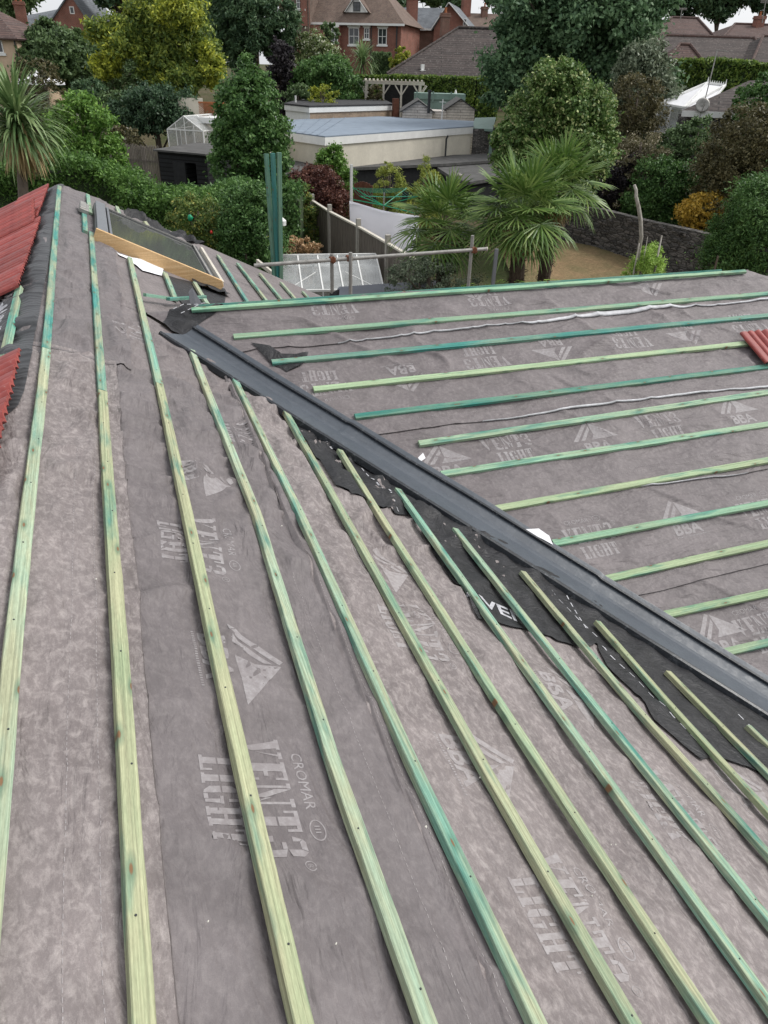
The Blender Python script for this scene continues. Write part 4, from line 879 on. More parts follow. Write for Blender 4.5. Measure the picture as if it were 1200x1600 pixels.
# ------------------------------------------------------------------ red tiles
def tile_mesh():
    nx, ny = 41, 7; W_, L_ = .332, .42; X = np.linspace(0, W_, nx); Yv = np.linspace(0, L_, ny)
    prof = .018*(np.abs(np.sin(X/W_*4*math.pi))**.7)+.004*np.sin(X*60)
    top = [(x, y, p+.016) for y in Yv for x, p in zip(X, prof)]; bot = [(x, y, p) for y in Yv for x, p in zip(X, prof)]
    V = top+bot; n = nx*ny; Fc = []
    for j in range(ny-1):
        for i in range(nx-1):
            a = j*nx+i; Fc += [(a, a+1, a+nx+1, a+nx), (n+a, n+a+nx, n+a+nx+1, n+a+1)]
    for i in range(nx-1): Fc += [(i, n+i, n+i+1, i+1), ((ny-1)*nx+i, (ny-1)*nx+i+1, n+(ny-1)*nx+i+1, n+(ny-1)*nx+i)]
    for j in range(ny-1): Fc += [(j*nx, (j+1)*nx, n+(j+1)*nx, n+j*nx), (j*nx+nx-1, n+j*nx+nx-1, n+(j+1)*nx+nx-1, (j+1)*nx+nx-1)]
    me = bpy.data.meshes.new('roof_tile'); me.from_pydata(V, [], Fc); me.materials.append(M['tile'])
    for p in me.polygons: p.use_smooth = False
    me.update(); return me
TM = tile_mesh()
nL = np.array([-math.sin(TH), 0, math.cos(TH)]); axd = np.array([-math.cos(TH), 0, -math.sin(TH)])
def put_tile(head, down, along, nrm, label, group):
    o = bpy.data.objects.new('roof_tile', TM); link(o)
    X = np.array(along); Y = np.array(down); Z = np.cross(X, Y); 
    if Z@np.array(nrm) < 0: X = -X; head = head-X*.332; Z = np.cross(X, Y)
    o.matrix_world = Matrix(((X[0], Y[0], Z[0], head[0]), (X[1], Y[1], Z[1], head[1]), (X[2], Y[2], Z[2], head[2]), (0, 0, 0, 1)))
    return tag(o, label, 'roof tile', group)
def tiles(v0, v1, u0, courses, tilt, lab, drift=0, hh=.03):
    n = int((v1-v0)/.335)
    for c in range(courses):
        for i in range(n):
            t_ = tilt+.01*random.uniform(-1, 1); v = v0+i*.335; u = u0+c*.34+drift*i
            dn = axd*math.cos(t_)+nL*math.sin(t_); hd = np.array([XR, v, ZR])+axd*u+nL*(hh+.02-(c*.0)+random.uniform(0, .003))
            dn = dn/np.linalg.norm(dn); put_tile(hd, dn, (0, 1, 0), nL, 'red ribbed roof tile '+lab+(', top course' if c == 0 else ', lower course'), 'red tiles '+lab)
UT = lambda px, py: (XR-onPl(px, py, nL, nL@np.array([XR, 0, ZR])+.075)[0])/math.cos(TH)
print('UT', [round(UT(*p), 3) for p in ((68, 283), (45, 400), (35, 445), (28, 508), (10, 600))], [np.round(onPl(*p, nL, nL@np.array([XR, 0, ZR])+.075), 2) for p in ((68, 283), (60, 345), (62, 350), (35, 445), (28, 508), (0, 650))])
tiles(8.55, YG+.05, .13, 3, .06, 'laid nearest the gable end', -.004)
tiles(5.65, 8.4, .10, 3, .06, 'in the middle run beside the ridge strip', -.004, .035)
tiles(2.7, 4.35, -.05, 3, .06, 'in the nearest run beside the torn end of the ridge strip', .0)
# loosely stacked pair between the two runs
for q in range(7):
    dn = axd*math.cos(.05)+nL*math.sin(.05); put_tile(np.array([XR, 8.05+.12*q, ZR])+axd*(.12)+nL*(.085+.012*q), dn/np.linalg.norm(dn), (0, 1, 0), nL, 'red ribbed roof tile stacked loosely on edge between the two far runs', 'loosely stacked red tiles')
batten('roof_batten', [np.array([XR, 5.75, ZR])+axd*.13+nL*.02, np.array([XR, 3.9, ZR])+axd*.08+nL*.02], nL, 'teal batten beyond the ridge joining two runs of red tiles', None, (.12, .42, .33), .05)
# tile lying on the wing slope
cc_ = onW(1155, 522, .06); e1 = onW(1197, 572, .06)-cc_; e1 /= np.linalg.norm(e1); e2 = np.cross(nW, e1); e2 = -e2 if e2[0] < 0 else e2
for q in range(3): put_tile(cc_+e2*.335*q+nW*.002*q, e1, e2, nW, 'red ribbed roof tile lying loose on the wing battens at the right edge', 'red tiles on the wing')
# debris
for i, px in enumerate([(665, 1293), (750, 1215), (955, 1320), (962, 1320), (925, 1400), (700, 1170), (325, 1440), (525, 1475), (1000, 620), (912, 455), (533, 997), (440, 822), (150, 905), (885, 623)]):
    P = (onM(*px, .012) if i not in (8, 9, 13) else onW(*px, .012)); mb = MB(); s_ = random.uniform(.002, .0045); mb.tube([P-np.array([s_, 0, 0]), P, P+np.array([s_, s_, .001])], [s_*.5, s_, s_*.4], 6)
    tag(mb.at(P).build('timber_chip', M['pebble']), 'tiny pale chip lying on the membrane', 'debris', 'pale chips scattered on the membrane')
# ================================================================== GROUND
def disc_ground():
    xs = np.concatenate([np.linspace(-700, -80, 24), np.linspace(-75, 90, 150), np.linspace(100, 800, 24)]); ys = np.concatenate([np.linspace(-300, -20, 12), np.linspace(-15, 130, 150), np.linspace(140, 900, 30)])
    X, Y = np.meshgrid(xs, ys, indexing='ij'); Z = np.interp(X*FH[0]+Y*FH[1], _gx, _gz)+.04*fbm(X*.3, Y*.3, 3)
    return np.stack([X, Y, Z], -1), np.stack([X, Y], -1)
t = NT('garden_ground'); c = t.coord('UV'); n1 = t.noise(c, .25, 5, .6); n2 = t.noise(c, 6, 5, .7); n3 = t.noise(c, 40, 3, .7)
cc = t.mix(t.ramp(n1, [(.4, 0), (.6, 1)]), (.045, .06, .02), (.10, .085, .05)); cc = t.mix(1, cc, t.ramp(n2, [(.3, .6), (.7, 1.3)]), 'MULTIPLY')
M['ground'] = t.fin(t.mix(1, cc, t.ramp(n3, [(.3, .8), (.7, 1.2)]), 'MULTIPLY'), .95, .1, 0, t.bump(n3, .5, .05))
P, uv = disc_ground(); g = gridmesh('ground', P, uv, M['ground']); tag(g, kind='structure')
t = NT('dry_lawn'); c = t.coord('Object'); n1 = t.noise(c, .5, 4, .6); n2 = t.noise(c, 9, 5, .75); n3 = t.noise(c, 50, 3, .7)
cc = t.mix(t.ramp(n1, [(.38, 0), (.62, 1)]), (.29, .20, .115), (.17, .15, .075)); cc = t.mix(1, cc, t.ramp(n2, [(.3, .65), (.7, 1.25)]), 'MULTIPLY'); cc = t.mix(1, cc, t.ramp(n3, [(.3, .8), (.7, 1.2)]), 'MULTIPLY')
M['lawn'] = t.fin(cc, .95, .1, 0, t.bump(n3, .6, .04))
def onG(x, y):
    z = 0.
    for _ in range(30): z = .6*z+.4*gz(onZ(x, y, z))
    return onZ(x, y, z)
def flat_area(name, px, z, mat, th=.0):
    pts = [onG(x, y) for x, y in px]; pts = [np.array([p[0], p[1], gz(p)+z]) for p in pts]
    mb = MB(); mb.poly(pts[::-1] if np.cross(pts[1]-pts[0], pts[2]-pts[0])[2] < 0 else pts)
    return tag(mb.at(pts[0]).build(name, mat), kind='structure')
lb = [onG(x, y) for x, y in ((780, 392), (860, 372), (925, 368), (1000, 382), (1100, 405), (1240, 430))]; lf = [p*np.array([1, 1, 0])-FH*11 for p in lb]; V = []
for a, b in zip(lb, lf):
    for q in np.linspace(0, 1, 14): p = a*(1-q)+b*q; V.append((p[0], p[1], gz(p)+.10+.02*float(vnoise(p[0], p[1], 5))))
V = np.array(V).reshape(len(lb), 14, 3); tag(gridmesh('lawn', V, V[..., :2].copy(), M['lawn']), kind='structure')
def base(P): return np.array([P[0], P[1], gz(P)])
# ================================================================== FOLIAGE
def leafcloud(C, Rr, n, size, seed, elong=1.9, up=0.0, clus=.16, per=45, lo_=.62, rnd=.75, shape=None, core=True):
    """C centres (k,3), Rr radii (k,3): leaves gathered in clumps over the lumps"""
    rg = np.random.default_rng(seed); C = np.array(C, float); Rr = np.array(Rr, float)
    wgt = (Rr.prod(1))**(2/3); wgt /= wgt.sum(); K = max(6, n//per); bi = rg.choice(len(C), K, p=wgt)
    d = rg.normal(size=(K, 3)); d /= np.linalg.norm(d, axis=1)[:, None]; rad = lo_+(1.04-lo_)*rg.random(K)**.5+np.where(rg.random(K) < .3, .2*rg.random(K)**2, 0)
    cc = C[bi]+d*Rr[bi]*rad[:, None]
    # drop clumps buried inside other lumps
    q = ((cc[:, None]-C[None])/Rr[None]); inside = (np.sqrt((q**2).sum(2)) < .72).sum(1) > 0; keep = ~inside | (rg.random(K) < .12); cc = cc[keep]; bi = bi[keep]; d = d[keep]; K = len(cc)
    idx = rg.integers(0, K, n); sg = Rr[bi][idx].mean(1)*clus
    cs = .4+1.2*rg.random(K)
    p = cc[idx]+rg.normal(size=(n, 3))*np.array([1, 1, .75])*(sg*cs[idx])[:, None]
    nrm = d[idx]*(1-rnd)+rg.normal(size=(n, 3))*rnd*.6; nrm[:, 2] += .25+up; nrm /= np.linalg.norm(nrm, axis=1)[:, None]
    a = rg.normal(size=(n, 3)); a -= (a*nrm).sum(1)[:, None]*nrm; a /= np.linalg.norm(a, axis=1)[:, None]; b = np.cross(nrm, a)
    s = size*(.55+.9*rg.random(n)); a = a*s[:, None]; b = b*(s/elong)[:, None]
    V = np.stack([p-a, p-b*1.0+a*.1+nrm*s[:, None]*.12, p+a, p+b+a*.1+nrm*s[:, None]*.12], 1).reshape(-1, 3)
    return V, np.arange(len(V)).reshape(-1, 4)
def core_mesh(C, Rr, sc, seed):
    bm = bmesh.new(); bmesh.ops.create_icosphere(bm, subdivisions=2, radius=1); v = np.array([x.co for x in bm.verts]); f_ = [[x.index for x in q.verts] for q in bm.faces]; bm.free()
    V = []; Fq = []
    for c, r in zip(C, Rr):
        k = len(V); nn = 1+.18*vnoise(v[:, 0]*3+c[0], v[:, 1]*3+v[:, 2]*2, seed); V += list(np.array(c)+v*np.array(r)*sc*nn[:, None]); Fq += [[i+k for i in q]+[q[2]+k] for q in f_]
    return V, Fq
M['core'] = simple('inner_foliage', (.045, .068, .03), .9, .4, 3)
def lumps(x0, y0, x1, y1, D, seed, n=14, depth=None, shape='round', fill=.5):
    """lumps filling the crown whose outline spans this box of the photograph at forward distance D"""
    rg = np.random.default_rng(seed); ctr = at((x0+x1)/2, (y0+y1)/2, D); L = at(x0, (y0+y1)/2, D); R2 = at(x1, (y0+y1)/2, D); T = at((x0+x1)/2, y0, D); B = at((x0+x1)/2, y1, D)
    hw = np.linalg.norm(R2-L)/2; hh = abs(T[2]-B[2])/2; dp = depth or hw; C = []; Rr = []
    for i in range(n):
        while True:
            q = rg.uniform(-1, 1, 3)
            if (q**2).sum() < 1 and (shape != 'cone' or (q[0]**2+q[1]**2)**.5 < .95-.38*(q[2]+1)): break
        if shape == 'box': q = rg.uniform(-1, 1, 3)
        r = fill*(.75+.5*rg.random()); 
        if shape == 'cone': r *= (1.15-.35*(q[2]+1))
        q = q*(1-r*.9)
        c = ctr+_r0*q[0]*hw+FH*q[1]*dp+np.array([0, 0, q[2]*hh]); C.append(c); Rr.append(np.array([hw, dp, hh])*r)
    if shape == 'round': C.append(ctr); Rr.append(np.array([hw, dp, hh])*.6)
    Rr = [np.array([max(r[0], r[1]*.6), max(r[0], r[1]*.6), r[2]]) for r in Rr]
    return C, Rr, ctr, hw, hh
def plant(name, label, cat, box, D, leaf, n, size, seed, nl=14, shape='round', fill=.5, trunk=True, bark='trunk', group=None, elong=1.9, clus=.16, rnd=.75, low=.62, depth=None, trunk_r=None, extra=None, per=45, ground=True, spots=None):
    more = []
    if isinstance(box, list): more = box[1:]; box = box[0]
    x0, y0, x1, y1 = box; C, Rr, ctr, hw, hh = lumps(x0, y0, x1, y1, D, seed, nl, depth, shape, fill)
    for q_, bx2 in enumerate(more):
        c2, r2, *_ = lumps(*bx2, D-hw*.3, seed+q_+1, max(5, nl//3), None, shape, .45); C += c2; Rr += r2
    bp = base(ctr)
    if ground and cat == 'shrub' and ctr[2]-hh > bp[2]+.15:
        rg_ = np.random.default_rng(seed+5); z_ = ctr[2]-hh*.5; zl = []
        while z_ > bp[2]+hh*.2:
            for s_ in (-.5, .05, .55): C.append(np.array([ctr[0], ctr[1], z_])+_r0*hw*(s_+rg_.uniform(-.12, .12))+FH*hw*rg_.uniform(-.3, .3)); Rr.append(np.array([hw*.5, hw*.5, hh*.55]))
            z_ -= hh*.6
            if len(C) > 80: break
        n = int(n*1.35)
    e = empty(name, bp, label, cat, group)
    n = int(n*(1.9 if size > .04 else 1.2)); size = size*.66
    V, Fq = leafcloud(C, Rr, n, size, seed, elong, 0, clus, per, low, rnd)
    cv, cf = core_mesh(C, Rr, .66, seed); nV = len(V)
    o = npmesh('crown' if cat == 'tree' else 'foliage', np.vstack([V, cv]), np.vstack([Fq, np.array(cf)+nV]), [LF[leaf], M['core']], e)
    mi = np.zeros(len(Fq)+len(cf), np.int32); mi[len(Fq):] = 1; o.data.polygons.foreach_set('material_index', mi)
    if extra:       # second leaf colour, grown on some of the lumps
        for (lf2, frac, n2, sz2, sd2) in extra:
            rg = np.random.default_rng(sd2); k = max(1, int(len(C)*frac)); ii = rg.choice(len(C), k, replace=False)
            V2, F2 = leafcloud([C[i] for i in ii], [Rr[i]*1.06 for i in ii], n2, sz2, sd2, elong, 0, clus, 45, .8, rnd)
            npmesh('sprays', V2, F2, LF[lf2], e)
    for si, (lf2, bx2, n2, sz2) in enumerate(spots or []):
        C2, R2_, *_ = lumps(*bx2, D-hw*.75, seed+40+si, 7, None, 'round', .45); V2, F2 = leafcloud(C2, R2_, n2, sz2, seed+si, elong, 0, clus, 45, .5, rnd); npmesh('sprays', V2, F2, LF[lf2], e); C += C2[:3]
    if trunk:
        mb = MB(); r0 = trunk_r or max(.03, hw*.07); top = ctr+np.array([0, 0, hh*.1]); rg = random.Random(seed)
        if cat == 'tree' or hw > 1: 
            mb.tube([bp-np.array([0, 0, .3]), bp*.55+top*.45+np.array([hw*.04, 0, 0]), top], [r0*1.25, r0*.9, r0*.45], 8)
            for c in C[:9]:
                s_ = bp+(top-bp)*rg.uniform(.35, .9); mid = (s_+np.array(c))/2+np.array([0, 0, -.08*hh]); mb.tube([s_, mid, c], [r0*.45, r0*.3, r0*.12], 6)
        else:
            for c in C[:7]: mb.tube([bp+np.array([rg.uniform(-.1, .1), rg.uniform(-.1, .1), -.1]), (bp+np.array(c))/2, c], [r0*.8, r0*.6, r0*.3], 5)
        mb.build('trunk' if cat == 'tree' else 'stem', M[bark], e, smooth=True)
    return e
def hedge(label, pts, D2, top_z, width, leaf, n, size, seed, rough_=.12, group=None):
    """clipped or loose hedge between ground points (x,y); height top_z above sea (abs z)"""
    rg = np.random.default_rng(seed); P0 = [np.array(p, float) for p in pts]; e = empty('hedge', base(np.append(P0[0], 0)), label, 'hedge', group)
    Vs = []; Ls = [np.linalg.norm(b-a) for a, b in zip(P0[:-1], P0[1:])]
    k = rg.choice(len(Ls), n, p=np.array(Ls)/sum(Ls)); tt = rg.random(n); A = np.array([P0[i] for i in k]); B = np.array([P0[i+1] for i in k]); c = A+(B-A)*tt[:, None]; d = (B-A)/np.linalg.norm(B-A, axis=1)[:, None]; s = np.stack([-d[:, 1], d[:, 0]], 1)
    g = np.interp(c@FH[:2], _gx, _gz); tz = np.interp(k+tt, range(len(P0)), top_z) if hasattr(top_z, '__len__') else np.full(n, top_z)
    face = rg.random(n); side = np.where(rg.random(n) < .5, -1, 1); onTop = face < .3
    lx = np.where(onTop, rg.uniform(-1, 1, n), side)*width/2; lz = np.where(onTop, 1, rg.random(n))
    z = g+(tz-g)*lz; bumpn = rough_*(fbm(c[:, 0]*1.1+side*9, c[:, 1]*1.1+z*1.3, seed % 50)); 
    p = np.stack([c[:, 0]+s[:, 0]*(lx+np.where(onTop, 0, side*bumpn)), c[:, 1]+s[:, 1]*(lx+np.where(onTop, 0, side*bumpn)), z+np.where(onTop, bumpn, 0)], 1)+rg.normal(size=(n, 3))*rough_*.35
    nr = rg.normal(size=(n, 3)); nr[:, 2] += .5; nr /= np.linalg.norm(nr, axis=1)[:, None]; a = rg.normal(size=(n, 3)); a -= (a*nr).sum(1)[:, None]*nr; a /= np.linalg.norm(a, axis=1)[:, None]; b = np.cross(nr, a); sz = size*(.6+.8*rg.random(n))
    V = np.stack([p-a*sz[:, None], p-b*sz[:, None]*.5, p+a*sz[:, None], p+b*sz[:, None]*.5], 1).reshape(-1, 3)
    npmesh('foliage', V, np.arange(len(V)).reshape(-1, 4), LF[leaf], e)
    mb = MB(); tzz = top_z if hasattr(top_z, '__len__') else [top_z]*len(P0)
    for i, (a_, b_) in enumerate(zip(P0[:-1], P0[1:])):
        d_ = (b_-a_)/np.linalg.norm(b_-a_); s_ = np.array([-d_[1], d_[0]])*(width/2-.1-rough_*.3); za, zb = gz(a_), gz(b_)
        mb.hexa([(*(a_-s_), za), (*(b_-s_), zb), (*(b_+s_), zb), (*(a_+s_), za), (*(a_-s_), tzz[i]-.12-rough_*.4), (*(b_-s_), tzz[i+1]-.12-rough_*.4), (*(b_+s_), tzz[i+1]-.12-rough_*.4), (*(a_+s_), tzz[i]-.12-rough_*.4)])
    mb.build('inner_branches', M['core'], e)
    return e
xy = lambda px, py, D: at(px, py, D)[:2]
# --- trees and shrubs, near to far -------------------------------------------------
plant('round_tree', 'tall dark bay tree with a pointed crown behind the three upright battens', 'tree', [(326, 150, 458, 330), (345, 84, 432, 230), (335, 110, 445, 250)], 27, 'laurel', 26000, .085, 11, 26, 'round', .36, elong=1.7, depth=1.9)
plant('round_shrub', 'big rounded evergreen shrub with pale yellow leaf tips behind the palms', 'shrub', [(775, 110, 965, 345), (820, 84, 925, 220), (760, 170, 850, 300)], 26, 'varieg', 42000, .08, 12, 30, 'round', .34, elong=1.6, ground=False)
plant('broad_tree', 'very tall broad dark green tree behind the pale tipped shrub', 'tree', [(745, -90, 1050, 120), (742, 20, 850, 180), (860, 60, 1058, 190)], 46, 'bluegreen', 46000, .17, 13, 34, 'round', .30, elong=1.6, clus=.2)
plant('yellow_tree', 'big drooping tree with bright yellow outer leaves above the black shed', 'tree', [(185, -50, 335, 105), (135, 12, 215, 80), (136, 78, 196, 128), (225, 75, 330, 158), (150, 20, 250, 100), (296, 55, 354, 142), (200, 60, 300, 130)], 42, 'goldgreen', 34000, .15, 14, 20, 'round', .34, elong=2.6, clus=.2, extra=[('gold', .2, 8000, .10, 5)], spots=[('gold', (136, 78, 190, 128), 5200, .10), ('gold', (304, 62, 356, 142), 7000, .10), ('gold', (215, -8, 330, 45), 6000, .10), ('goldgreen', (255, 90, 320, 150), 4000, .10)])
plant('holly_tree', 'dark low tree under the yellow tree beside the small glasshouse', 'tree', (168, 125, 312, 222), 37, 'dark', 15000, .10, 15, 16, fill=.36)
plant('round_tree', 'dense dark oak in front of the gabled red house', 'tree', [(30, 30, 160, 150), (22, 60, 100, 130)], 60, 'oak', 26000, .19, 16, 24, fill=.32, elong=1.7)
plant('conifer', 'tall drooping dark conifer left of the red brick house', 'tree', [(305, -60, 440, 135), (400, -20, 466, 110)], 66, 'conifer', 34000, .22, 17, 30, fill=.28, elong=3)
plant('leafy_shrub', 'bright green leafy shrub right behind the spiky palm', 'shrub', (80, 142, 182, 290), 25, 'bright', 16000, .085, 18, 16, fill=.42)
plant('dark_shrub', 'blackish purple shrub left of the white flowering shrub', 'shrub', (418, 52, 460, 145), 58, 'purple', 5000, .16, 19, 8)
plant('flowering_shrub', 'shrub with white flowers in front of the red brick house', 'shrub', (455, 48, 542, 116), 66, 'flower', 12000, .15, 20, 12, fill=.42)
plant('leafy_shrub', 'mid green shrub mass below the white flowering shrub', 'shrub', (455, 84, 560, 152), 58, 'laurel', 14000, .14, 21, 14, fill=.42)
plant('leafy_shrub', 'small bush with yellow leaves behind the tan brick shed', 'shrub', (483, 130, 528, 160), 51, 'gold', 3500, .10, 22, 8)
plant('leafy_shrub', 'dark green bush left of the yellow leaved bush', 'shrub', (440, 128, 490, 165), 53, 'oak', 5000, .12, 23, 8)
plant('leafy_shrub', 'rounded yellow green bush beside the large brown tiled roof', 'shrub', (612, 70, 642, 100), 74, 'gold', 3000, .16, 24, 6)
plant('leafy_shrub', 'dark rounded shrub against the wall of the red brick house', 'shrub', (500, 28, 528, 60), 80, 'oak', 3500, .18, 25, 6)
plant('leafy_shrub', 'grey green shrub between the broad tree and the white conservatory', 'shrub', (945, 55, 1062, 215), 38, 'greygreen', 24000, .12, 26, 22, fill=.34)
plant('twiggy_shrub', 'purplish brown twiggy shrub in front of the grey green shrub', 'shrub', (945, 112, 1045, 205), 34, 'brown', 12000, .08, 27, 12, fill=.42)
plant('leafy_shrub', 'climber covered mound below the white conservatory', 'shrub', (1035, 178, 1112, 262), 31, 'oak', 14000, .08, 28, 12, fill=.42)
plant('dark_shrub', 'nearly black shrub right of the pale tipped shrub', 'shrub', (938, 222, 1000, 345), 30, 'purple', 12000, .075, 29, 12, fill=.4)
plant('flowering_shrub', 'shrub with dry cream flower heads above the black shrub', 'shrub', (955, 190, 1048, 262), 30, 'brownflower', 9000, .055, 30, 10, fill=.42)
plant('leafy_shrub', 'green shrub behind the stone wall and the bleached stick', 'shrub', (985, 232, 1090, 350), 29, 'laurel', 16000, .07, 31, 14, fill=.42)
plant('twiggy_shrub', 'large reddish brown shrub at the right edge', 'shrub', (1092, 158, 1270, 330), 27, 'brown', 30000, .07, 32, 22, fill=.38)
plant('leafy_shrub', 'ivy clump at the right edge beside the tiled roof with the dish', 'shrub', (1150, 108, 1240, 190), 32, 'laurel', 12000, .09, 33, 12, fill=.42)
plant('autumn_shrub', 'shrub with orange yellow autumn leaves by the stone wall', 'shrub', (1048, 288, 1128, 372), 26.5, 'autumn', 6500, .075, 34, 12, fill=.36, elong=1.3, ground=False)
plant('leafy_shrub', 'tall grassy green shrub in the right corner of the garden', 'shrub', (1108, 275, 1260, 450), 22.5, 'laurel', 26000, .075, 35, 18, fill=.4, elong=3.5)
plant('leafy_shrub', 'feathery green shrub with yellow base at the foot of the bleached stick', 'shrub', (975, 378, 1048, 450), 20, 'fern', 7000, .06, 36, 10, elong=4, fill=.42)
plant('red_shrub', 'maroon leaved shrub beside the fence', 'shrub', (452, 245, 548, 345), 31, 'maroon', 12000, .07, 37, 14, fill=.4)
plant('leafy_shrub', 'fresh green bush behind the maroon shrub', 'shrub', (488, 214, 552, 310), 32.5, 'bright', 9000, .08, 38, 10, fill=.42)
plant('climber', 'tangle of yellow green climbers on bare stems right of the upright battens', 'shrub', (442, 288, 500, 375), 25, 'rose', 5500, .06, 39, 10, fill=.42)
plant('hydrangea', 'low shrub of dry brown flower heads beside the glasshouse roof', 'shrub', (446, 366, 500, 396), 22.5, 'dead', 2500, .05, 40, 6, elong=1.2)
plant('rose_bush', 'rose bush with yellow tips over the corner of the skylight', 'shrub', (262, 300, 360, 400), 19.5, 'rose', 14000, .05, 41, 14, fill=.42)
plant('leafy_shrub', 'dark green shrub left of the upright battens', 'shrub', (335, 282, 438, 420), 19, 'laurel', 18000, .055, 42, 16, fill=.42)
plant('cotoneaster', 'grey green small leaved shrub under the left palm', 'shrub', (596, 386, 745, 470), 15.5, 'greygreen', 16000, .035, 43, 14, fill=.42)
plant('bamboo', 'thin yellow green bamboo in front of the cream flat roofed building', 'shrub', (582, 246, 642, 312), 31, 'bamboo', 3600, .085, 44, 9, elong=5, fill=.4, low=.3)
plant('bamboo', 'second clump of bamboo beside the grey felt roof', 'shrub', (640, 240, 690, 322), 29.5, 'bamboo', 3600, .085, 45, 9, elong=5, fill=.4, low=.3)
plant('leafy_shrub', 'scruffy bush with bare twigs in front of the gable end of the picket fence', 'shrub', (148, 188, 222, 248), 33, 'brown', 4500, .07, 46, 8)
plant('leafy_shrub', 'brown leaved bush between the oak and the spiky palm', 'shrub', (18, 88, 92, 150), 34, 'brown', 5000, .08, 47, 8)
plant('leafy_shrub', 'scrubby bush under the left side of the yellow tree', 'shrub', (140, 135, 205, 205), 38, 'oak', 7000, .09, 49, 9)
plant('leafy_shrub', 'bushy growth between the oak and the yellow tree', 'shrub', (105, 118, 165, 165), 50, 'conifer', 6000, .12, 50, 8)
plant('leafy_shrub', 'dark bushes in front of the gabled red house', 'shrub', (120, 60, 215, 128), 68, 'oak', 9000, .15, 51, 10)
for i, (bx_, D, n) in enumerate([((18, 108, 70, 160), 56, 4000)]): plant('leafy_shrub', 'low bush beside the white parasol', 'shrub', bx_, D, 'oak', n, .12, 48, 6)
# far trees on the skyline
for i, (b_, D, lf, lab) in enumerate([((-60, -70, 70, 45), 110, 'oak', 'far bare topped tree behind the gabled red house at the left edge'), ((440, -60, 520, 4), 130, 'conifer', 'far dark conifer behind the left chimneys of the brick house'),
                                     ((588, -30, 640, 26), 128, 'conifer', 'far dark tree between the two brick houses'), ((640, -48, 716, 14), 135, 'oak', 'far round tree behind the grey slate roof'), ((350, -80, 440, 60), 100, 'conifer', 'far tree behind the drooping conifer'),
                                     ((748, -60, 820, 14), 120, 'dark', 'far dark tree just left of the broad tree'), ((1006, -60, 1110, 36), 122, 'dark', 'far dark conifer behind the red tiled bungalow'), ((1085, -70, 1180, 42), 118, 'conifer', 'far dark tree above the middle of the far bungalows'),
                                     ((1150, -70, 1260, 34), 115, 'dark', 'far dark tree at the top right corner'), ((690, -20, 735, 22), 128, 'bluegreen', 'far small tree behind the gable of the slate house'), ((120, -90, 250, 20), 85, 'conifer', 'far tree behind the yellow tree'), ((890, -90, 1020, 20), 90, 'dark', 'far tree behind the broad tree')]):
    plant('distant_tree', lab, 'tree', b_, D, lf, 9000, .34, 60+i, 14, fill=.38, elong=1.6)
# hedges
hz = onZ
def hp(px, py, z): return onZ(px, py, z)[:2]
hedge('long loose green hedge behind the ridge and the red tiles', [xy(-20, 262, 22), xy(60, 248, 22.5), xy(150, 250, 23), xy(235, 285, 23), xy(330, 310, 22)], 0, [at(-20, 262, 22)[2]-.2, at(60, 252, 22.5)[2]-.1, at(150, 250, 23)[2], at(235, 300, 23)[2], at(330, 318, 22)[2]], 1.6, 'hedge', 42000, .055, 70, .22)
hedge('darker hedge in front of the black shed', [xy(195, 288, 24), xy(300, 296, 24), xy(420, 296, 24), xy(470, 300, 24)], 0, [at(195, 300, 24)[2], at(300, 306, 24)[2], at(420, 292, 24)[2], at(470, 300, 24)[2]], 1.3, 'laurel', 26000, .06, 71, .2)
hedge('long clipped hedge behind the white pergola', [xy(545, 118, 65), xy(745, 122, 63), xy(780, 122, 63)], 0, [at(545, 118, 65)[2], at(745, 122, 63)[2], at(780, 122, 63)[2]], 1.6, 'clipped', 16000, .12, 72, .08)
hedge('square clipped dark hedge beside the spiky plant', [xy(582, 84, 78), xy(610, 84, 78)], 0, at(600, 85, 78)[2], 1.5, 'oak', 3500, .16, 73, .08)
hedge('broad clipped hedge with yellow green top at right, behind the white conservatory', [xy(1055, 96, 60), xy(1100, 97, 60), xy(1108, 94, 59), xy(1195, 110, 57), xy(1240, 112, 56)], 0, [at(1055, 96, 60)[2], at(1100, 97, 60)[2], at(1108, 94, 59)[2], at(1190, 100, 57)[2], at(1240, 104, 56)[2]], 2.2, 'clipped', 22000, .12, 74, .12)
# ================================================================== PALMS
def fan_leaf(mb, o, d, r, seed, droop=.5):
    rg = random.Random(seed); d = d/np.linalg.norm(d); side = np.cross(d, (0, 0, 1)); side /= np.linalg.norm(side)+1e-6; nn = np.cross(side, d); ns = 24
    for i in range(ns):
        a = (i/(ns-1)-.5)*R_(235); rr = r*(.72+.28*math.cos(a*.6))*rg.uniform(.9, 1.05); q = d*math.cos(a)+side*math.sin(a); q = q/np.linalg.norm(q); tn = np.cross(nn, q)
        w_ = r*.068; pts = []
        for k, (s, ww, dz) in enumerate(((.04, .3, 0), (.42, 1, .0), (.78, .7, -.05), (1.0, .08, -.18))):
            p = o+q*rr*s+np.array([0, 0, 1])*dz*droop*rr+nn*(.02*r*math.cos(i*math.pi)); pts += [p-tn*w_*ww*.5, p+nn*w_*.25*ww, p+tn*w_*ww*.5]
        mb.add(pts, [(k*3, k*3+1, k*3+4, k*3+3) for k in range(3)]+[(k*3+1, k*3+2, k*3+5, k*3+4) for k in range(3)])
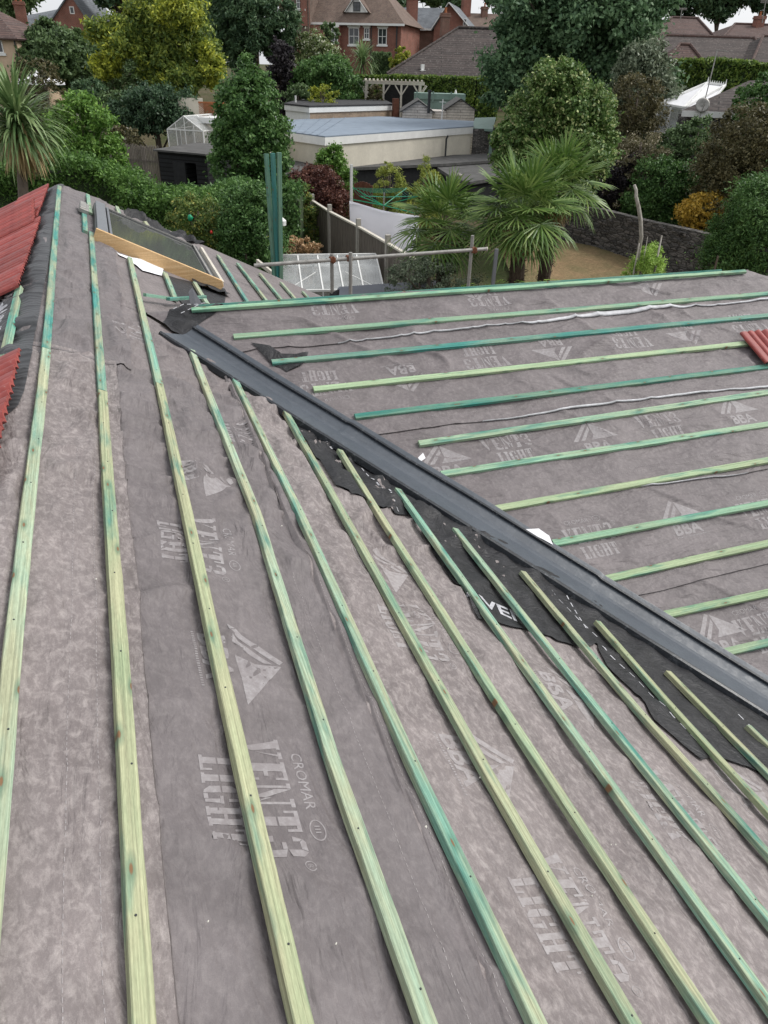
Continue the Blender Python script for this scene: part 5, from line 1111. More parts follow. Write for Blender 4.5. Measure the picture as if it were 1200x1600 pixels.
def fan_palm(label, px, py, D, r, n, seed, trunk_to=None, tr=.16):
    c = at(px, py, D); bp = base(c) if trunk_to is None else base(at(*trunk_to, D)); e = empty('fan_palm', bp, label, 'palm tree', 'fan palms in the garden'); rg = random.Random(seed)
    mb = MB(); mb.tube([bp, bp*.4+c*.6, c-np.array([0, 0, .1])], [tr*.9, tr, tr*.75], 12)
    for i in range(260):   # shaggy fibre and leaf bases
        t_ = rg.random(); a = rg.uniform(0, 6.28); p = bp+(c-bp)*t_; q = np.array([math.cos(a), math.sin(a), 0]); mb.tube([p+q*tr*.8, p+q*tr*rg.uniform(1.1, 1.5)+np.array([0, 0, rg.uniform(-.12, .1)])], [.012, .004], 4, cap=False)
    mb.build('trunk', M['fibre'], e)
    for i in range(n):
        a = i*2.399+rg.uniform(-.2, .2); el = R_(80-122*(i/n)**.9)+rg.uniform(-.1, .1); pd = np.array([math.cos(a)*math.cos(el), math.sin(a)*math.cos(el), math.sin(el)])
        pl = r*rg.uniform(.45, .62); m2_ = MB(); tip = c+pd*pl+np.array([0, 0, -.10*pl]); m2_.tube([c, (c+tip)/2+np.array([0, 0, .04*pl]), tip], [.016, .011, .009], 5)
        d = pd+np.array([0, 0, -.35 if el < .6 else -.05]); fan_leaf(m2_, tip, d, r*rg.uniform(.52, .66), seed*97+i, .5 if el > 0 else 1.1)
        m2_.build('frond', LF['palm'], e)
    if True:
        m2_ = MB()
        for i in range(7):
            a = i*.9+rg.random(); pd = np.array([math.cos(a)*.35, math.sin(a)*.35, -1]); fan_leaf(m2_, c+pd*.28*r+np.array([0, 0, -.1]), pd, r*.42, seed*31+i, .2)
        m2_.build('dead_frond', LF['straw'], e)
fan_palm('shorter fan palm at left, in front of the hanging white sheet', 692, 350, 16.5, 1.14, 26, 1, (700, 460))
fan_palm('tall fan palm with two dark shaggy trunks showing, in the middle of the garden', 815, 335, 15.5, 1.20, 38, 2, (815, 440), .17)
fan_palm('fan palm leaning right, farther back behind the middle palm', 872, 292, 17, 1.12, 28, 3, (850, 420), .15)
def sword_plant(name, label, px, py, D, r, n, seed, tr=.12, base_px=None, skirt=True):
    c = at(px, py, D); bp = base(at(*(base_px or (px, py+60)), D)); e = empty(name, bp, label, 'palm tree'); rg = random.Random(seed)
    mb = MB(); mb.tube([bp, bp*.5+c*.5, c], [tr*1.2, tr, tr*.8], 10); mb.build('trunk', M['trunk'], e, smooth=True)
    def leaves(cnt, elo, ehi, rr, mat, nm, dr):
        m_ = MB()
        for i in range(cnt):
            a = rg.uniform(0, 6.283); el = rg.uniform(elo, ehi); q = np.array([math.cos(a), math.sin(a), 0]); s = np.array([-q[1], q[0], 0]); L = rr*rg.uniform(.8, 1.1); w_ = .022*r/1.0; pts = []; o_ = c+np.array([0, 0, rg.uniform(-.2, .2)*r])
            for k in range(6):
                f_ = k/5; el2 = el-dr*f_*f_*(1.2-.6*math.sin(max(el, 0))); 
                o_ = o_ if k == 0 else o_+(q*math.cos(el2)+np.array([0, 0, math.sin(el2)]))*L/5; ww = w_*(.6, 1, 1, .85, .55, .06)[k]; pts += [o_-s*ww, o_+s*ww]
            m_.add(pts, [(2*k, 2*k+1, 2*k+3, 2*k+2) for k in range(5)])
        m_.build(nm, mat, e)
    leaves(n, -.35, 1.45, r, LF['sword'], 'leaves', .95)
    if skirt: leaves(int(n*.4), -1.3, -.5, r*.8, LF['straw'], 'dead_leaves', .5)
sword_plant('cabbage_palm', 'spiky cabbage palm with a bare trunk at the left edge', 30, 195, 20.5, 1.5, 520, 5, .14, (14, 330))
sword_plant('cabbage_palm', 'small spiky plant in front of the red brick house', 566, 96, 66, 1.7, 220, 6, .15, None, False)
# ferns just beyond the wing ridge
for i, (fx, fy) in enumerate([(748, 438), (775, 440), (800, 432), (838, 436), (866, 432), (890, 438)]):
    c = at(fx, fy+6, 14.6); c[2] -= .1; bp = base(c); e = empty('fern', bp, 'bright green fern frond tips behind the wing ridge, '+['leftmost', 'second from the left', 'third from the left', 'fourth from the left', 'fifth from the left', 'rightmost'][i], 'fern', 'ferns behind the wing ridge'); m_ = MB(); rg = random.Random(i)
    for k in range(8):
        a = rg.uniform(0, 6.28); q = np.array([math.cos(a), math.sin(a), 0]); prev = c-np.array([0, 0, .5]); 
        for j in range(10):
            f_ = j/9; p = c+q*.45*f_+np.array([0, 0, .45*math.sin(f_*2.2)-.25*f_*f_-.3]); s = np.cross(q, (0, 0, 1)); l = .13*(1-f_*.8)
            for sg in (-1, 1): m_.add([p, p+s*sg*l+q*.02, p+s*sg*l*.9+q*.055, p+q*.03], [(0, 1, 2, 3)])
    m_.build('frond', LF['fern'], e)
# ================================================================== BUILDINGS
def frame_from(P0, P1):
    d = np.array([P1[0]-P0[0], P1[1]-P0[1], 0]); L = np.linalg.norm(d); d /= L; n = np.array([d[1], -d[0], 0]); return d, n, L      # n faces the camera side when P0 is left
class Fac:
    """facade plane from P0 (left) to P1 (right): pixel <-> metres on the wall"""
    def __init__(s, P0, P1): s.P0 = np.array(P0, float); s.d, s.n, s.L = frame_from(P0, P1)
    def uz(s, px, py):
        r_ = ray(px, py); t_ = ((s.P0-CAM)@s.n)/(r_@s.n); P = CAM+r_*t_; return (P-s.P0)@s.d, P[2]
    def pt(s, u, z, out=0): return np.array([*(s.P0+s.d*u+s.n*out)[:2], z])
    def box(s, mb, u0, u1, z0, z1, o0, o1, m=0):
        return mb.box(s.pt((u0+u1)/2, (z0+z1)/2, (o0+o1)/2), (u1-u0, abs(o1-o0), z1-z0), (s.d, s.n, np.array([0, 0, 1.])), m)
def window(f, x0, y0, x1, y1, par, mat='white', bars=(1, 1), sill=True, surround=True, fr=.07):
    u0, z1 = f.uz(x0, y0); u1, z0 = f.uz(x1, y1); mb = MB()
    for a, b, c, d in ((u0, u0+fr, z0, z1), (u1-fr, u1, z0, z1), (u0+fr, u1-fr, z0, z0+fr), (u0+fr, u1-fr, z1-fr, z1)): f.box(mb, a, b, c, d, -.02, .04)
    for i in range(bars[0]): uu = u0+(u1-u0)*(i+1)/(bars[0]+1); f.box(mb, uu-fr*.35, uu+fr*.35, z0+fr, z1-fr, -.01, .03)
    for i in range(bars[1]): zz = z0+(z1-z0)*(i+1)/(bars[1]+1); f.box(mb, u0+fr, u1-fr, zz-fr*.35, zz+fr*.35, -.008, .033)
    w_ = mb.build('window', M[mat], par); mb = MB(); f.box(mb, u0+fr*.5, u1-fr*.5, z0+fr*.5, z1-fr*.5, -.015, .012); mb.build('pane', M['win'], w_)
    if sill: mb = MB(); f.box(mb, u0-.12, u1+.12, z0-.16, z0-.002, -.02, .10); mb.build('sill', M['white'], w_)
    if surround: mb = MB(); f.box(mb, u0-.12, u1+.12, z1+.003, z1+.28, -.02, .05); mb.build('lintel', M['white'], w_)
def quadroof(mb, pts, th=.12): mb.slab(pts, th)
def chimney(par, P, w_, z0, z1, mat='brick_dark', pots=2, name='chimney'):
    mb = MB(); mb.box((P[0], P[1], (z0+z1)/2), (w_, w_*.7, z1-z0)); mb.box((P[0], P[1], z1-.12), (w_+.16, w_*.7+.16, .16)); mb.box((P[0], P[1], z1+.04), (w_+.08, w_*.7+.08, .12))
    c = mb.build(name, M[mat], par); mb = MB()
    for i in range(pots):
        x = P[0]+(i-(pots-1)/2)*w_*.45; mb.tube([(x, P[1], z1+.05), (x, P[1], z1+.3), (x, P[1], z1+.5)], [.12, .10, .12], 8)
    mb.build('chimney_pot', M['orange_wood'], c)
# --- red brick house ---
D = 88; A = at(448, 40, D+3); B = at(627, 37, D); f = Fac(A, B); zE = B[2]; e = empty('brick_house', base(B), 'large red brick house with white gabled dormer and brown plain tiled roof', 'house')
back = -f.n*9; g0 = base(B)[2]-2; mb = MB(); w0 = f.P0; w1 = f.P0+f.d*f.L
mb.hexa([(*(w0+back)[:2], g0), (*w0[:2], g0), (*w1[:2], g0), (*(w1+back)[:2], g0), (*(w0+back)[:2], zE), (*w0[:2], zE), (*w1[:2], zE), (*(w1+back)[:2], zE)]); mb.build('wall', M['brick'], e)
zRg = zE+4.2; o_ = .45; a = f.pt(-o_, zE-.05, o_); b = f.pt(f.L+o_, zE-.05, o_); c = f.pt(f.L+o_, zE-.05, -9-o_); d = f.pt(-o_, zE-.05, -9-o_); r0 = f.pt(3.2, zRg, -4.5); r1 = f.pt(f.L-4.2, zRg, -4.5)
mb = MB(); mb.add([a, b, c, d, r0, r1], [(0, 1, 5, 4), (1, 2, 5), (2, 3, 4, 5), (3, 0, 4), (3, 2, 1, 0)]); rf = mb.build('roof', M['tile_plain'], e)
mb = MB(); f.box(mb, -o_, f.L+o_, zE-.22, zE-.03, o_+.005, o_+.12); mb.build('gutter', M['white'], e)
for q in ((545, 43, 561, 70), (569, 43, 577, 61), (591, 44, 604, 70)): window(f, *q, e)
u_, z_ = f.uz(620, 60); mb = MB(); mb.tube([f.pt(u_, g0, .07), f.pt(u_, zE-.1, .07)], .07, 6); mb.tube([f.pt(f.uz(580, 60)[0], g0, .07), f.pt(f.uz(580, 60)[0], zE-.1, .07)], .06, 6); mb.build('downpipe', M['dark_alu'], e)
# bay with its window at the left part
bu0, _ = f.uz(515, 50); bu1, _ = f.uz(533, 50); mb = MB(); f.box(mb, bu0-2.4, bu1, g0, zE-.3, 0, .8); mb.build('bay', M['brick'], e)
f2 = Fac(f.pt(0, 0, .8), f.pt(f.L, 0, .8)); window(f2, 518, 42, 528, 66, e)
# white gabled dormer
fd = Fac(f.pt(0, 0, -.45), f.pt(f.L, 0, -.45)); du0, dz0 = fd.uz(540, 19); du1, _ = fd.uz(575, 20); dm, dz1 = fd.uz(557, -6)
mb = MB(); P5 = [fd.pt(du0, dz0, 0), fd.pt(du1, dz0, 0), fd.pt(dm, dz1, 0)]; mb.add(P5+[p-f.n*2.6 for p in P5], [(0, 1, 2), (3, 5, 4), (0, 3, 4, 1), (1, 4, 5, 2), (2, 5, 3, 0)]); dmr = mb.build('dormer', M['white'], rf)
mb = MB()
for s_ in (0, 1): mb.slab([fd.pt(dm, dz1+.12, .25), fd.pt((du0-.3, du1+.3)[s_], dz0-.05, .25), fd.pt((du0-.3, du1+.3)[s_], dz0-.05, -2.6), fd.pt(dm, dz1+.12, -2.8)], .08)
mb.build('roof', M['tile_plain'], e); fd2 = Fac(fd.pt(0, 0, .012), fd.pt(f.L, 0, .012)); window(fd2, 552, 3, 563, 18, e, 'dark_alu', (1, 1), False, False)
mb = MB()
for s_ in (0, 1): mb.bar(fd.pt((du0, du1)[s_], dz0, .28), fd.pt(dm, dz1+.1, .28), .05, .22, f.n)
mb.build('barge_board', M['white'], e)
# left wing with small window and two chimneys
fl_ = Fac(f.pt(-.5, 0, 1.2), f.pt(f.L, 0, 1.2)); window(fl_, 463, -6, 476, 14, e, 'white', (2, 1), True, False)
u0_, _ = fl_.uz(446, 20); u1_, _ = fl_.uz(482, 20); mb = MB(); fl_.box(mb, u0_, u1_, zE-1, zE+3.4, -3.5, -.05); mb.build('wall', M['tile_plain'], e)
chimney(e, f.pt(f.uz(449, 10)[0], 0, 1.0), .9, zE-.6, zE+4.4, 'brick'); chimney(e, f.pt(f.uz(481, 10)[0], 0, 1.0), .9, zE-.4, zE+4.2, 'brick')
# --- grey slate house with white barge boards ---
D = 96; A = at(610, 45, D+2); B = at(737, 45, D); f = Fac(A, B); e = empty('slate_house', base(B), 'brick house with grey slate roof and white edged gable beside the red house', 'house'); g0 = base(B)[2]-2
uG0, zEv = f.uz(678, 45); uG1, zz = f.uz(735, 45); uGm, zTop = f.uz(702, 6); zEv = zz
mb = MB(); f.box(mb, -.2, uG0, g0, zEv+.1, -8, -1.2); mb.build('wall', M['brick_dark'], e)
mb = MB(); P5 = [f.pt(uG0, g0), f.pt(uG1, g0), f.pt(uG1, zEv), f.pt(uGm, zTop), f.pt(uG0, zEv)]; Q5 = [p-f.n*8 for p in P5]; mb.add(P5+Q5, [(0, 1, 2, 3, 4), (9, 8, 7, 6, 5)]+[(i, i+5, (i+1) % 5+5, (i+1) % 5) for i in range(5)]); mb.build('gable_wall', M['brick'], e)
mb = MB()
for uu, sg in ((uG0, -1), (uG1, 1)): mb.slab([f.pt(uGm, zTop+.15, .35), f.pt(uu+.3*sg, zEv-.15, .35), f.pt(uu+.3*sg, zEv-.15, -8), f.pt(uGm, zTop+.15, -8)], .12)
mb.slab([f.pt(-.6, zEv, -.8), f.pt(uG0+1.0, zEv, -.8), f.pt(uG0+1.2, zTop-.1, -4.5), f.pt(-.2, zTop-.1, -4.5)], .12); mb.slab([f.pt(-.6, zEv, -8.3), f.pt(uG0+1.0, zEv, -8.3), f.pt(uG0+1.2, zTop-.1, -4.5), f.pt(-.2, zTop-.1, -4.5)], .12)
mb.build('roof', M['slate'], e); mb = MB()
for uu, sg in ((uG0, -1), (uG1, 1)): mb.bar(f.pt(uu+.3*sg, zEv-.2, .38), f.pt(uGm, zTop+.1, .38), .06, .3, f.n)
f.box(mb, -.6, uG0-.4, zEv-.2, zEv-.02, -.78, -.68); mb.build('barge_board', M['white'], e)
window(f, 724, 29, 729, 40, e, 'white', (0, 1), False, False); chimney(e, f.pt(f.uz(645, 30)[0], 0, .6), 1.1, g0, zTop+.5, 'brick', 2)
# --- big brown tiled roof ---
def hiproof(name, label, cat, pxs, D0, D1, zr_, ze_, mat, wall='brick_tan'):
    pass
D = 69; e = empty('bungalow', base(at(690, 118, D)), 'low bungalow with a very large brown tiled roof behind the pergola', 'house')
a = at(604, 116, D); b = at(800, 119, D); c2 = at(716, 44, D+6.5); c3 = at(840, 45, D+6.5); ze_ = a[2]; b[2] = ze_; c3[2] = c2[2]; dd = FH*13
mb = MB(); mb.slab([a, b+_r0*3, c3+_r0*2, c2], .15); mb.slab([a, c2, a+dd], .15); mb.slab([c2, c3+_r0*2, b+_r0*3+dd, a+dd], .15); rf = mb.build('roof', M['tile_brown'], e)
mb = MB(); g0 = base(a)[2]-1; ai = a+_r0*.5+FH*.5; bi = b+_r0*2.5+FH*.5; di = FH*12; mb.hexa([(*ai[:2], g0), (*bi[:2], g0), (*(bi+di)[:2], g0), (*(ai+di)[:2], g0), (*ai[:2], ze_-.1), (*bi[:2], ze_-.1), (*(bi+di)[:2], ze_-.1), (*(ai+di)[:2], ze_-.1)]); mb.build('wall', M['brick_tan'], e)
mb = MB(); mb.tube([c2+np.array([0, 0, .05]), c3+_r0*2+np.array([0, 0, .05])], .13, 6); mb.tube([a+np.array([0, 0, .05]), c2+np.array([0, 0, .05])], .11, 6); mb.build('ridge_tiles', M['tile_brown'], rf)
mb = MB(); vp = at(660, 108, D+.8); mb.box(vp+np.array([0, 0, .1]), (.25, .25, .5)); mb.box(vp+np.array([0, 0, -.1]), (.5, .5, .06)); mb.build('roof_vent', M['white'], rf)
chimney(e, at(695, 42, D+7), .7, c2[2]-.6, c2[2]+1.0, 'brick_dark', 1)
# roof far behind with two chimneys
D = 112; e = empty('distant_house', base(at(745, 40, D)), 'distant brown roof with chimneys, right of the slate house gable', 'house'); a = at(712, 44, D); b = at(800, 44, D); t0 = at(718, 20, D+5); t1 = at(790, 20, D+5); b[2] = a[2]; t1[2] = t0[2]
mb = MB(); mb.slab([a, b, t1, t0], .15); mb.slab([t0, t1, b+FH*10, a+FH*10], .15); mb.build('roof', M['tile_plain'], e); mb = MB(); mb.hexa([(*a[:2], 0), (*b[:2], 0), (*(b+FH*10)[:2], 0), (*(a+FH*10)[:2], 0), (*a[:2], a[2]-.1), (*b[:2], a[2]-.1), (*(b+FH*10)[:2], a[2]-.1), (*(a+FH*10)[:2], a[2]-.1)]); mb.build('wall', M['brick'], e)
chimney(e, at(728, 15, D+4), 1.1, t0[2]-1.5, t0[2]+2.6, 'brick', 2); chimney(e, at(757, 16, D+4), .8, t0[2]-1, t0[2]+.6, 'brick_dark', 1)
# --- right hand bungalows ---
def hipped(label, px0, px1, pye, pr0, pr1, pyr, D, dep, mat, chim=None, name='bungalow', rot=0, wallm='brick_tan'):
    e = empty(name, base(at((px0+px1)/2, pye, D)), label, 'house'); a = at(px0, pye, D); b = at(px1, pye, D-rot); b[2] = a[2]; r0 = at(pr0, pyr, D+dep); r1 = at(pr1, pyr, D+dep-rot); r1[2] = r0[2]; k_ = FH*2*dep
    mb = MB(); mb.slab([a, b, r1, r0], .14); mb.slab([a, r0, a+k_], .14); mb.slab([b, b+k_, r1], .14); mb.slab([a+k_, r0, r1, b+k_], .14); rf = mb.build('roof', M[mat], e)
    mb = MB(); up_ = np.array([0, 0, .06])
    for p, q in ((a, r0), (b, r1), (r0, r1)): mb.tube([p+up_, q+up_], .12, 6)
    mb.build('ridge_tiles', M['tile_red'], rf)
    g0 = base(a)[2]-1; i0 = a+FH*.5+_r0*.5; i1 = b+FH*.5-_r0*.5; kk = FH*(2*dep-1); mb = MB(); mb.hexa([(*i0[:2], g0), (*i1[:2], g0), (*(i1+kk)[:2], g0), (*(i0+kk)[:2], g0), (*i0[:2], a[2]-.1), (*i1[:2], a[2]-.1), (*(i1+kk)[:2], a[2]-.1), (*(i0+kk)[:2], a[2]-.1)]); mb.build('wall', M[wallm], e)
    if chim:
        for (cx_, cy_, wd_, hh_) in chim: P = at(cx_, cy_, D+dep-.6); chimney(e, P, wd_, r0[2]-.8, P[2]+hh_, 'brick', 1)
    return e, rf
hipped('reddish hipped roof of a bungalow at upper right, with a chimney', 1010, 1118, 56, 1050, 1090, 28, 88, 6, 'tile_red', [(1014, 26, .8, .1)])
hipped('small hipped roof with chimney at the right edge, farthest back', 1130, 1290, 58, 1148, 1270, 38, 90, 5, 'tile_red', [(1186, 32, 1.0, .3)])
hipped('wide brown tiled bungalow roof above the clipped yellow green hedge', 985, 1205, 100, 1040, 1180, 56, 72, 6, 'tile_brown')
hipped('brown tiled roof at the right edge behind the clipped hedge', 1172, 1330, 104, 1192, 1300, 57, 70, 6, 'tile_brown')
hipped('low hipped porch roof left of the wide brown bungalow roof', 1040, 1102, 98, 1062, 1078, 70, 70, 2.2, 'tile_red')
# --- near roof with satellite dish and white conservatory ---
D = 34; e = empty('outbuilding', base(at(1120, 180, D)), 'tiled roof with white fascia at the right, carrying a satellite dish', 'house')
a = at(1066, 172, D); b = at(1152, 181, D-1.5); b[2] = a[2]; c = at(1200, 115, D+2.5); c0 = at(1128, 134, D+2.2)
mb = MB(); mb.slab([a, b+_r0*4, c+_r0*3, at(1170, 126, D+3)], .12); rf = mb.build('roof', M['tile_brown'], e)
mb = MB(); mb.bar(a-np.array([0, 0, .12])-FH*.03, b+_r0*4-np.array([0, 0, .12])-FH*.03, .08, .22); mb.build('fascia', M['white'], e)
g0 = base(a)[2]-1; i0 = a+FH*.4+_r0*.4; i1 = b+_r0*4+FH*.4; kk = FH*6; mb = MB(); mb.hexa([(*i0[:2], g0), (*i1[:2], g0), (*(i1+kk)[:2], g0), (*(i0+kk)[:2], g0), (*i0[:2], a[2]-.2), (*i1[:2], a[2]-.2), (*(i1+kk)[:2], a[2]-.2), (*(i0+kk)[:2], a[2]-.2)]); mb.build('wall', M['stone'], e)
mb = MB(); q0 = at(1078, 190, D-.2); q1 = at(1112, 212, D-1); mb.bar(q0, q1, .08, .12); mb.slab([q0, q1, q1+_r0*1.6+np.array([0, 0, .3]), q0+_r0*2.2+np.array([0, 0, .25])], .06); mb.build('lean_to_roof', M['felt_dark'], e)
# dish and aerial mast
P = at(1098, 164, D-.3); e = empty('satellite_dish', P, 'grey round satellite dish fixed at the white fascia', 'satellite dish')
mb = MB(); n_ = 16; nn_ = -FH*.9+np.array([-.2, 0, .35]); nn_ /= np.linalg.norm(nn_); s1 = np.cross(nn_, (0, 0, 1)); s1 /= np.linalg.norm(s1); s2 = np.cross(s1, nn_)
vs = [P-nn_*.08]; fs = []
for rr, dd_ in ((.12, .06), (.22, .02), (.28, 0.03)):
    for j in range(n_): t_ = 2*math.pi*j/n_; vs.append(P-nn_*(dd_-.02)+s1*rr*math.cos(t_)+s2*rr*math.sin(t_))
fs = [(0, 1+j, 1+(j+1) % n_) for j in range(n_)]+[(1+q*n_+j, 1+(q+1)*n_+j, 1+(q+1)*n_+(j+1) % n_, 1+q*n_+(j+1) % n_) for q in range(2) for j in range(n_)]
mb.add(vs, fs); o = mb.build('dish', M['galv'], e, smooth=True); o.modifiers.new('t', 'SOLIDIFY').thickness = .01
mb = MB(); mb.tube([P-s2*.25, P+nn_*.3-s2*.12], .012, 5); mb.box(P+nn_*.3-s2*.1, (.06, .06, .08)); mb.tube([P-nn_*.05, P-nn_*.05-np.array([0, 0, .55])], .02, 6); mb.build('feed_arm', M['galv'], e)
t0 = at(1101, 158, D); t1 = at(1121, 78, D+.3); e = empty('aerial_mast', t0, 'thin tall aerial mast rising beside the satellite dish', 'aerial'); mb = MB(); mb.tube([t0, t1], .022, 6); mb.build('mast', M['galv'], e); mb = MB(); mb.tube([t1, t1+np.array([.35, -.2, -.05])], .012, 5)
for i in range(7): q = t1+np.array([.35, -.2, -.05])*(i/6); mb.tube([q-np.array([.05, .09, -.0])*2, q+np.array([.05, .09, 0])*2], .006, 4)
mb.build('aerial_bars', M['galv'], e)
for i, (a_, b_, D_, lb) in enumerate([((1113, 60), (1110, 4), 70, 'tall thin aerial on the wide brown bungalow roof'), ((1191, 36), (1197, -2), 88, 'tilted aerial beside the chimney at the top right'), ((1063, 30), (1066, 12), 90, 'short aerial on the reddish hipped roof')][1:]):
    t0, t1 = at(*a_, D_), at(*b_, D_); mb = MB(); mb.tube([t0, t1], .05, 5)
    for q in range(5): p = t0*(.05+.03*q)+t1*(.95-.03*q); mb.tube([p-_r0*.5, p+_r0*.5], .025, 4)
    tag(mb.at(t0).build('aerial', M['galv']), lb, 'aerial')
# conservatory
D = 36.5; e = empty('conservatory', base(at(1075, 190, D)), 'white framed conservatory with spiked ridge beside the dish roof', 'conservatory')
p0 = at(1030, 163, D); p1 = at(1068, 170, D-1.2); p2 = at(1105, 170, D-1.2); rg0 = at(1105, 131, D+1.4); rg1 = at(1133, 135, D+1.2); p3 = at(1140, 150, D+1); g0 = base(p0)[2]-.5
mb = MB(); mb.slab([p0, p1, p2, p3, rg1, rg0][:3]+[rg1, rg0], .05); mb.build('glass_roof', M['paper'], e)
mb = MB()
for a_, b_ in ((p0, rg0), (p1, rg0), (p2, rg1), (p1, rg1), (rg0, rg1), (p0, p1), (p1, p2)): mb.bar(a_+np.array([0, 0, .05]), b_+np.array([0, 0, .05]), .07, .08)
for i in range(9): q = rg0+(rg1-rg0)*i/8; mb.tube([q, q+np.array([0, 0, .28 if i in (0, 8) else .17])], [.045, .008], 5)
q0 = at(1024, 200, D-.5); q0 = np.array([p0[0], p0[1], g0]); q1 = np.array([p1[0], p1[1], g0]); q2 = np.array([p2[0], p2[1], g0])
for b_, t_ in ((q0, p0), (q1, p1), (q2, p2), ((q0+q1)/2, (p0+p1)/2), ((q1+q2)/2, (p1+p2)/2)): mb.bar(b_, t_, .08, .08, FH)
mb.build('frame', M['white'], e); mb = MB(); mb.poly([q0, q1, p1, p0]); mb.poly([q1, q2, p2, p1]); mb.build('glass_wall', M['gh_glass'], e)
# --- cream flat roofed building ---
zt = onZ(0, 0, 0)[2]; D = 38; R3 = at(739, 198, 44); zr_ = R3[2]; L3 = onZ(508, 214, zr_); K3 = onZ(440, 205, zr_); f = Fac(L3, R3); e = empty('flat_roofed_building', base(L3), 'long cream rendered building with a pale blue grey flat roof and white fascia', 'building')
B3 = onZ(563, 181, zr_); g0 = base(L3)[2]-1; R3b = R3+(B3-L3)*.35; W0 = onZ(430, 190, zr_)
C6 = [L3, R3, onZ(740, 190, zr_), B3, W0, K3]; 
mb = MB(); k = len(C6); ctr = sum(C6)/k; inn = [p+(ctr-p)*.012 for p in C6]
lowp = [np.array([p[0], p[1], g0]) for p in inn]; topp = [np.array([p[0], p[1], zr_-.30]) for p in inn]; mb.add(lowp+topp, [(i, (i+1) % k, (i+1) % k+k, i+k) for i in range(k)]); mb.build('wall', M['cream'], e)
mb = MB(); o_ = [p+(p-ctr)*.004 for p in C6]; mb.add([np.array([*p[:2], zr_-.33]) for p in o_]+[np.array([*p[:2], zr_-.02]) for p in o_], [(i, (i+1) % k, (i+1) % k+k, i+k) for i in range(k)]+[tuple(range(k))[::-1]]); mb.build('fascia', M['white'], e)
mb = MB(); mb.add([np.array([*p[:2], zr_+.03]) for p in o_]+[np.array([*p[:2], zr_-.018]) for p in o_], [tuple(range(k)), tuple(range(k, 2*k))[::-1]]+[(i, (i+1) % k, (i+1) % k+k, i+k) for i in range(k)]); mb.build('flat_roof', M['blue_felt'], e)
mb = MB()
for i in range(1, 6): q = i/6; mb.bar(K3*(1-q)+L3*q*.0+K3*0+L3*q+np.array([0, 0, .045]), W0*(1-q)+B3*q+np.array([0, 0, .045]), .06, .012)
mb.build('roof_seam', M['blue_felt'], e)
u_, z_ = f.uz(694, 225); mb = MB(); mb.tube([f.pt(u_, z_-.8, .12), f.pt(u_, z_+.25, .12), f.pt(u_, z_+.4, .2)], .05, 7); mb.build('vent_pipe', M['dark_alu'], e)
# stone wall right of it
f2 = Fac(f.pt(f.L+.05, 0, .3), f.pt(f.L+2.2, 0, .3)); mb = MB(); f2.box(mb, 0, 2.3, g0, at(750, 202, 44)[2], -.3, 0); o = mb.at(base(f2.P0)).build('stone_wall', M['stone']); tag(o, 'rough dark stone wall at the right end of the cream building', 'wall')
q = at(750, 190, 45); mb = MB(); mb.slab([at(738, 200, 44.4), at(770, 202, 44.4), at(775, 183, 47.5), at(742, 184, 47.5)], .12); mb.hexa([(*at(740, 200, 45)[:2], g0), (*at(772, 200, 45)[:2], g0), (*at(774, 190, 47)[:2], g0), (*at(744, 190, 47)[:2], g0)]+[(*p[:2], at(738, 200, 44.4)[2]-.14) for p in (at(740, 200, 45), at(772, 200, 45), at(774, 190, 47), at(744, 190, 47))])
tag(mb.at(base(q)).build('small_shed', M['sage']), 'small low pale roofed box beside the cream building, by the pale tipped shrub', 'shed')
# --- tan brick building with felt roof, behind ---
zr2 = at(614, 163, 52)[2]; a = onZ(614, 163, zr2); b = onZ(483, 166, zr2); c = onZ(444, 162, zr2); d_ = onZ(470, 155.5, zr2); d2 = onZ(600, 156, zr2); e = empty('brick_shed', base(a), 'low tan brick building with black felt flat roof and white fascia', 'building'); C6 = [b, a, d2, d_, c]; k = 5; ctr = sum(C6)/k; g0 = base(a)[2]-1.5
inn = [p+(ctr-p)*.02 for p in C6]; mb = MB(); mb.add([np.array([*p[:2], g0]) for p in inn]+[np.array([*p[:2], zr2-.3]) for p in inn], [(i, (i+1) % k, (i+1) % k+k, i+k) for i in range(k)], 0); mb.m = [0, 0, 0, 0, 1]; mb.build('wall', [M['brick_tan'], M['white']], e)
mb = MB(); mb.add([np.array([*p[:2], zr2-.32]) for p in C6]+[np.array([*p[:2], zr2-.06]) for p in C6], [(i, (i+1) % k, (i+1) % k+k, i+k) for i in range(k)]+[tuple(range(k))[::-1]]); mb.build('fascia', M['white'], e)
mb = MB(); o_ = [p+(p-ctr)*.006 for p in C6]; mb.add([np.array([*p[:2], zr2+.03]) for p in o_]+[np.array([*p[:2], zr2-.055]) for p in o_], [tuple(range(k)), tuple(range(k, 2*k))[::-1]]+[(i, (i+1) % k, (i+1) % k+k, i+k) for i in range(k)]); mb.build('flat_roof', M['felt_dark'], e)
q = at(618, 168, 51.8); mb = MB(); mb.box(q+np.array([0, 0, -.8]), (.35, .3, 2.6)); tag(mb.at(base(q)).build('timber_post', M['brown_wood']), 'short wide brown timber panel between the brick building and the pale sheds', 'timber panel')
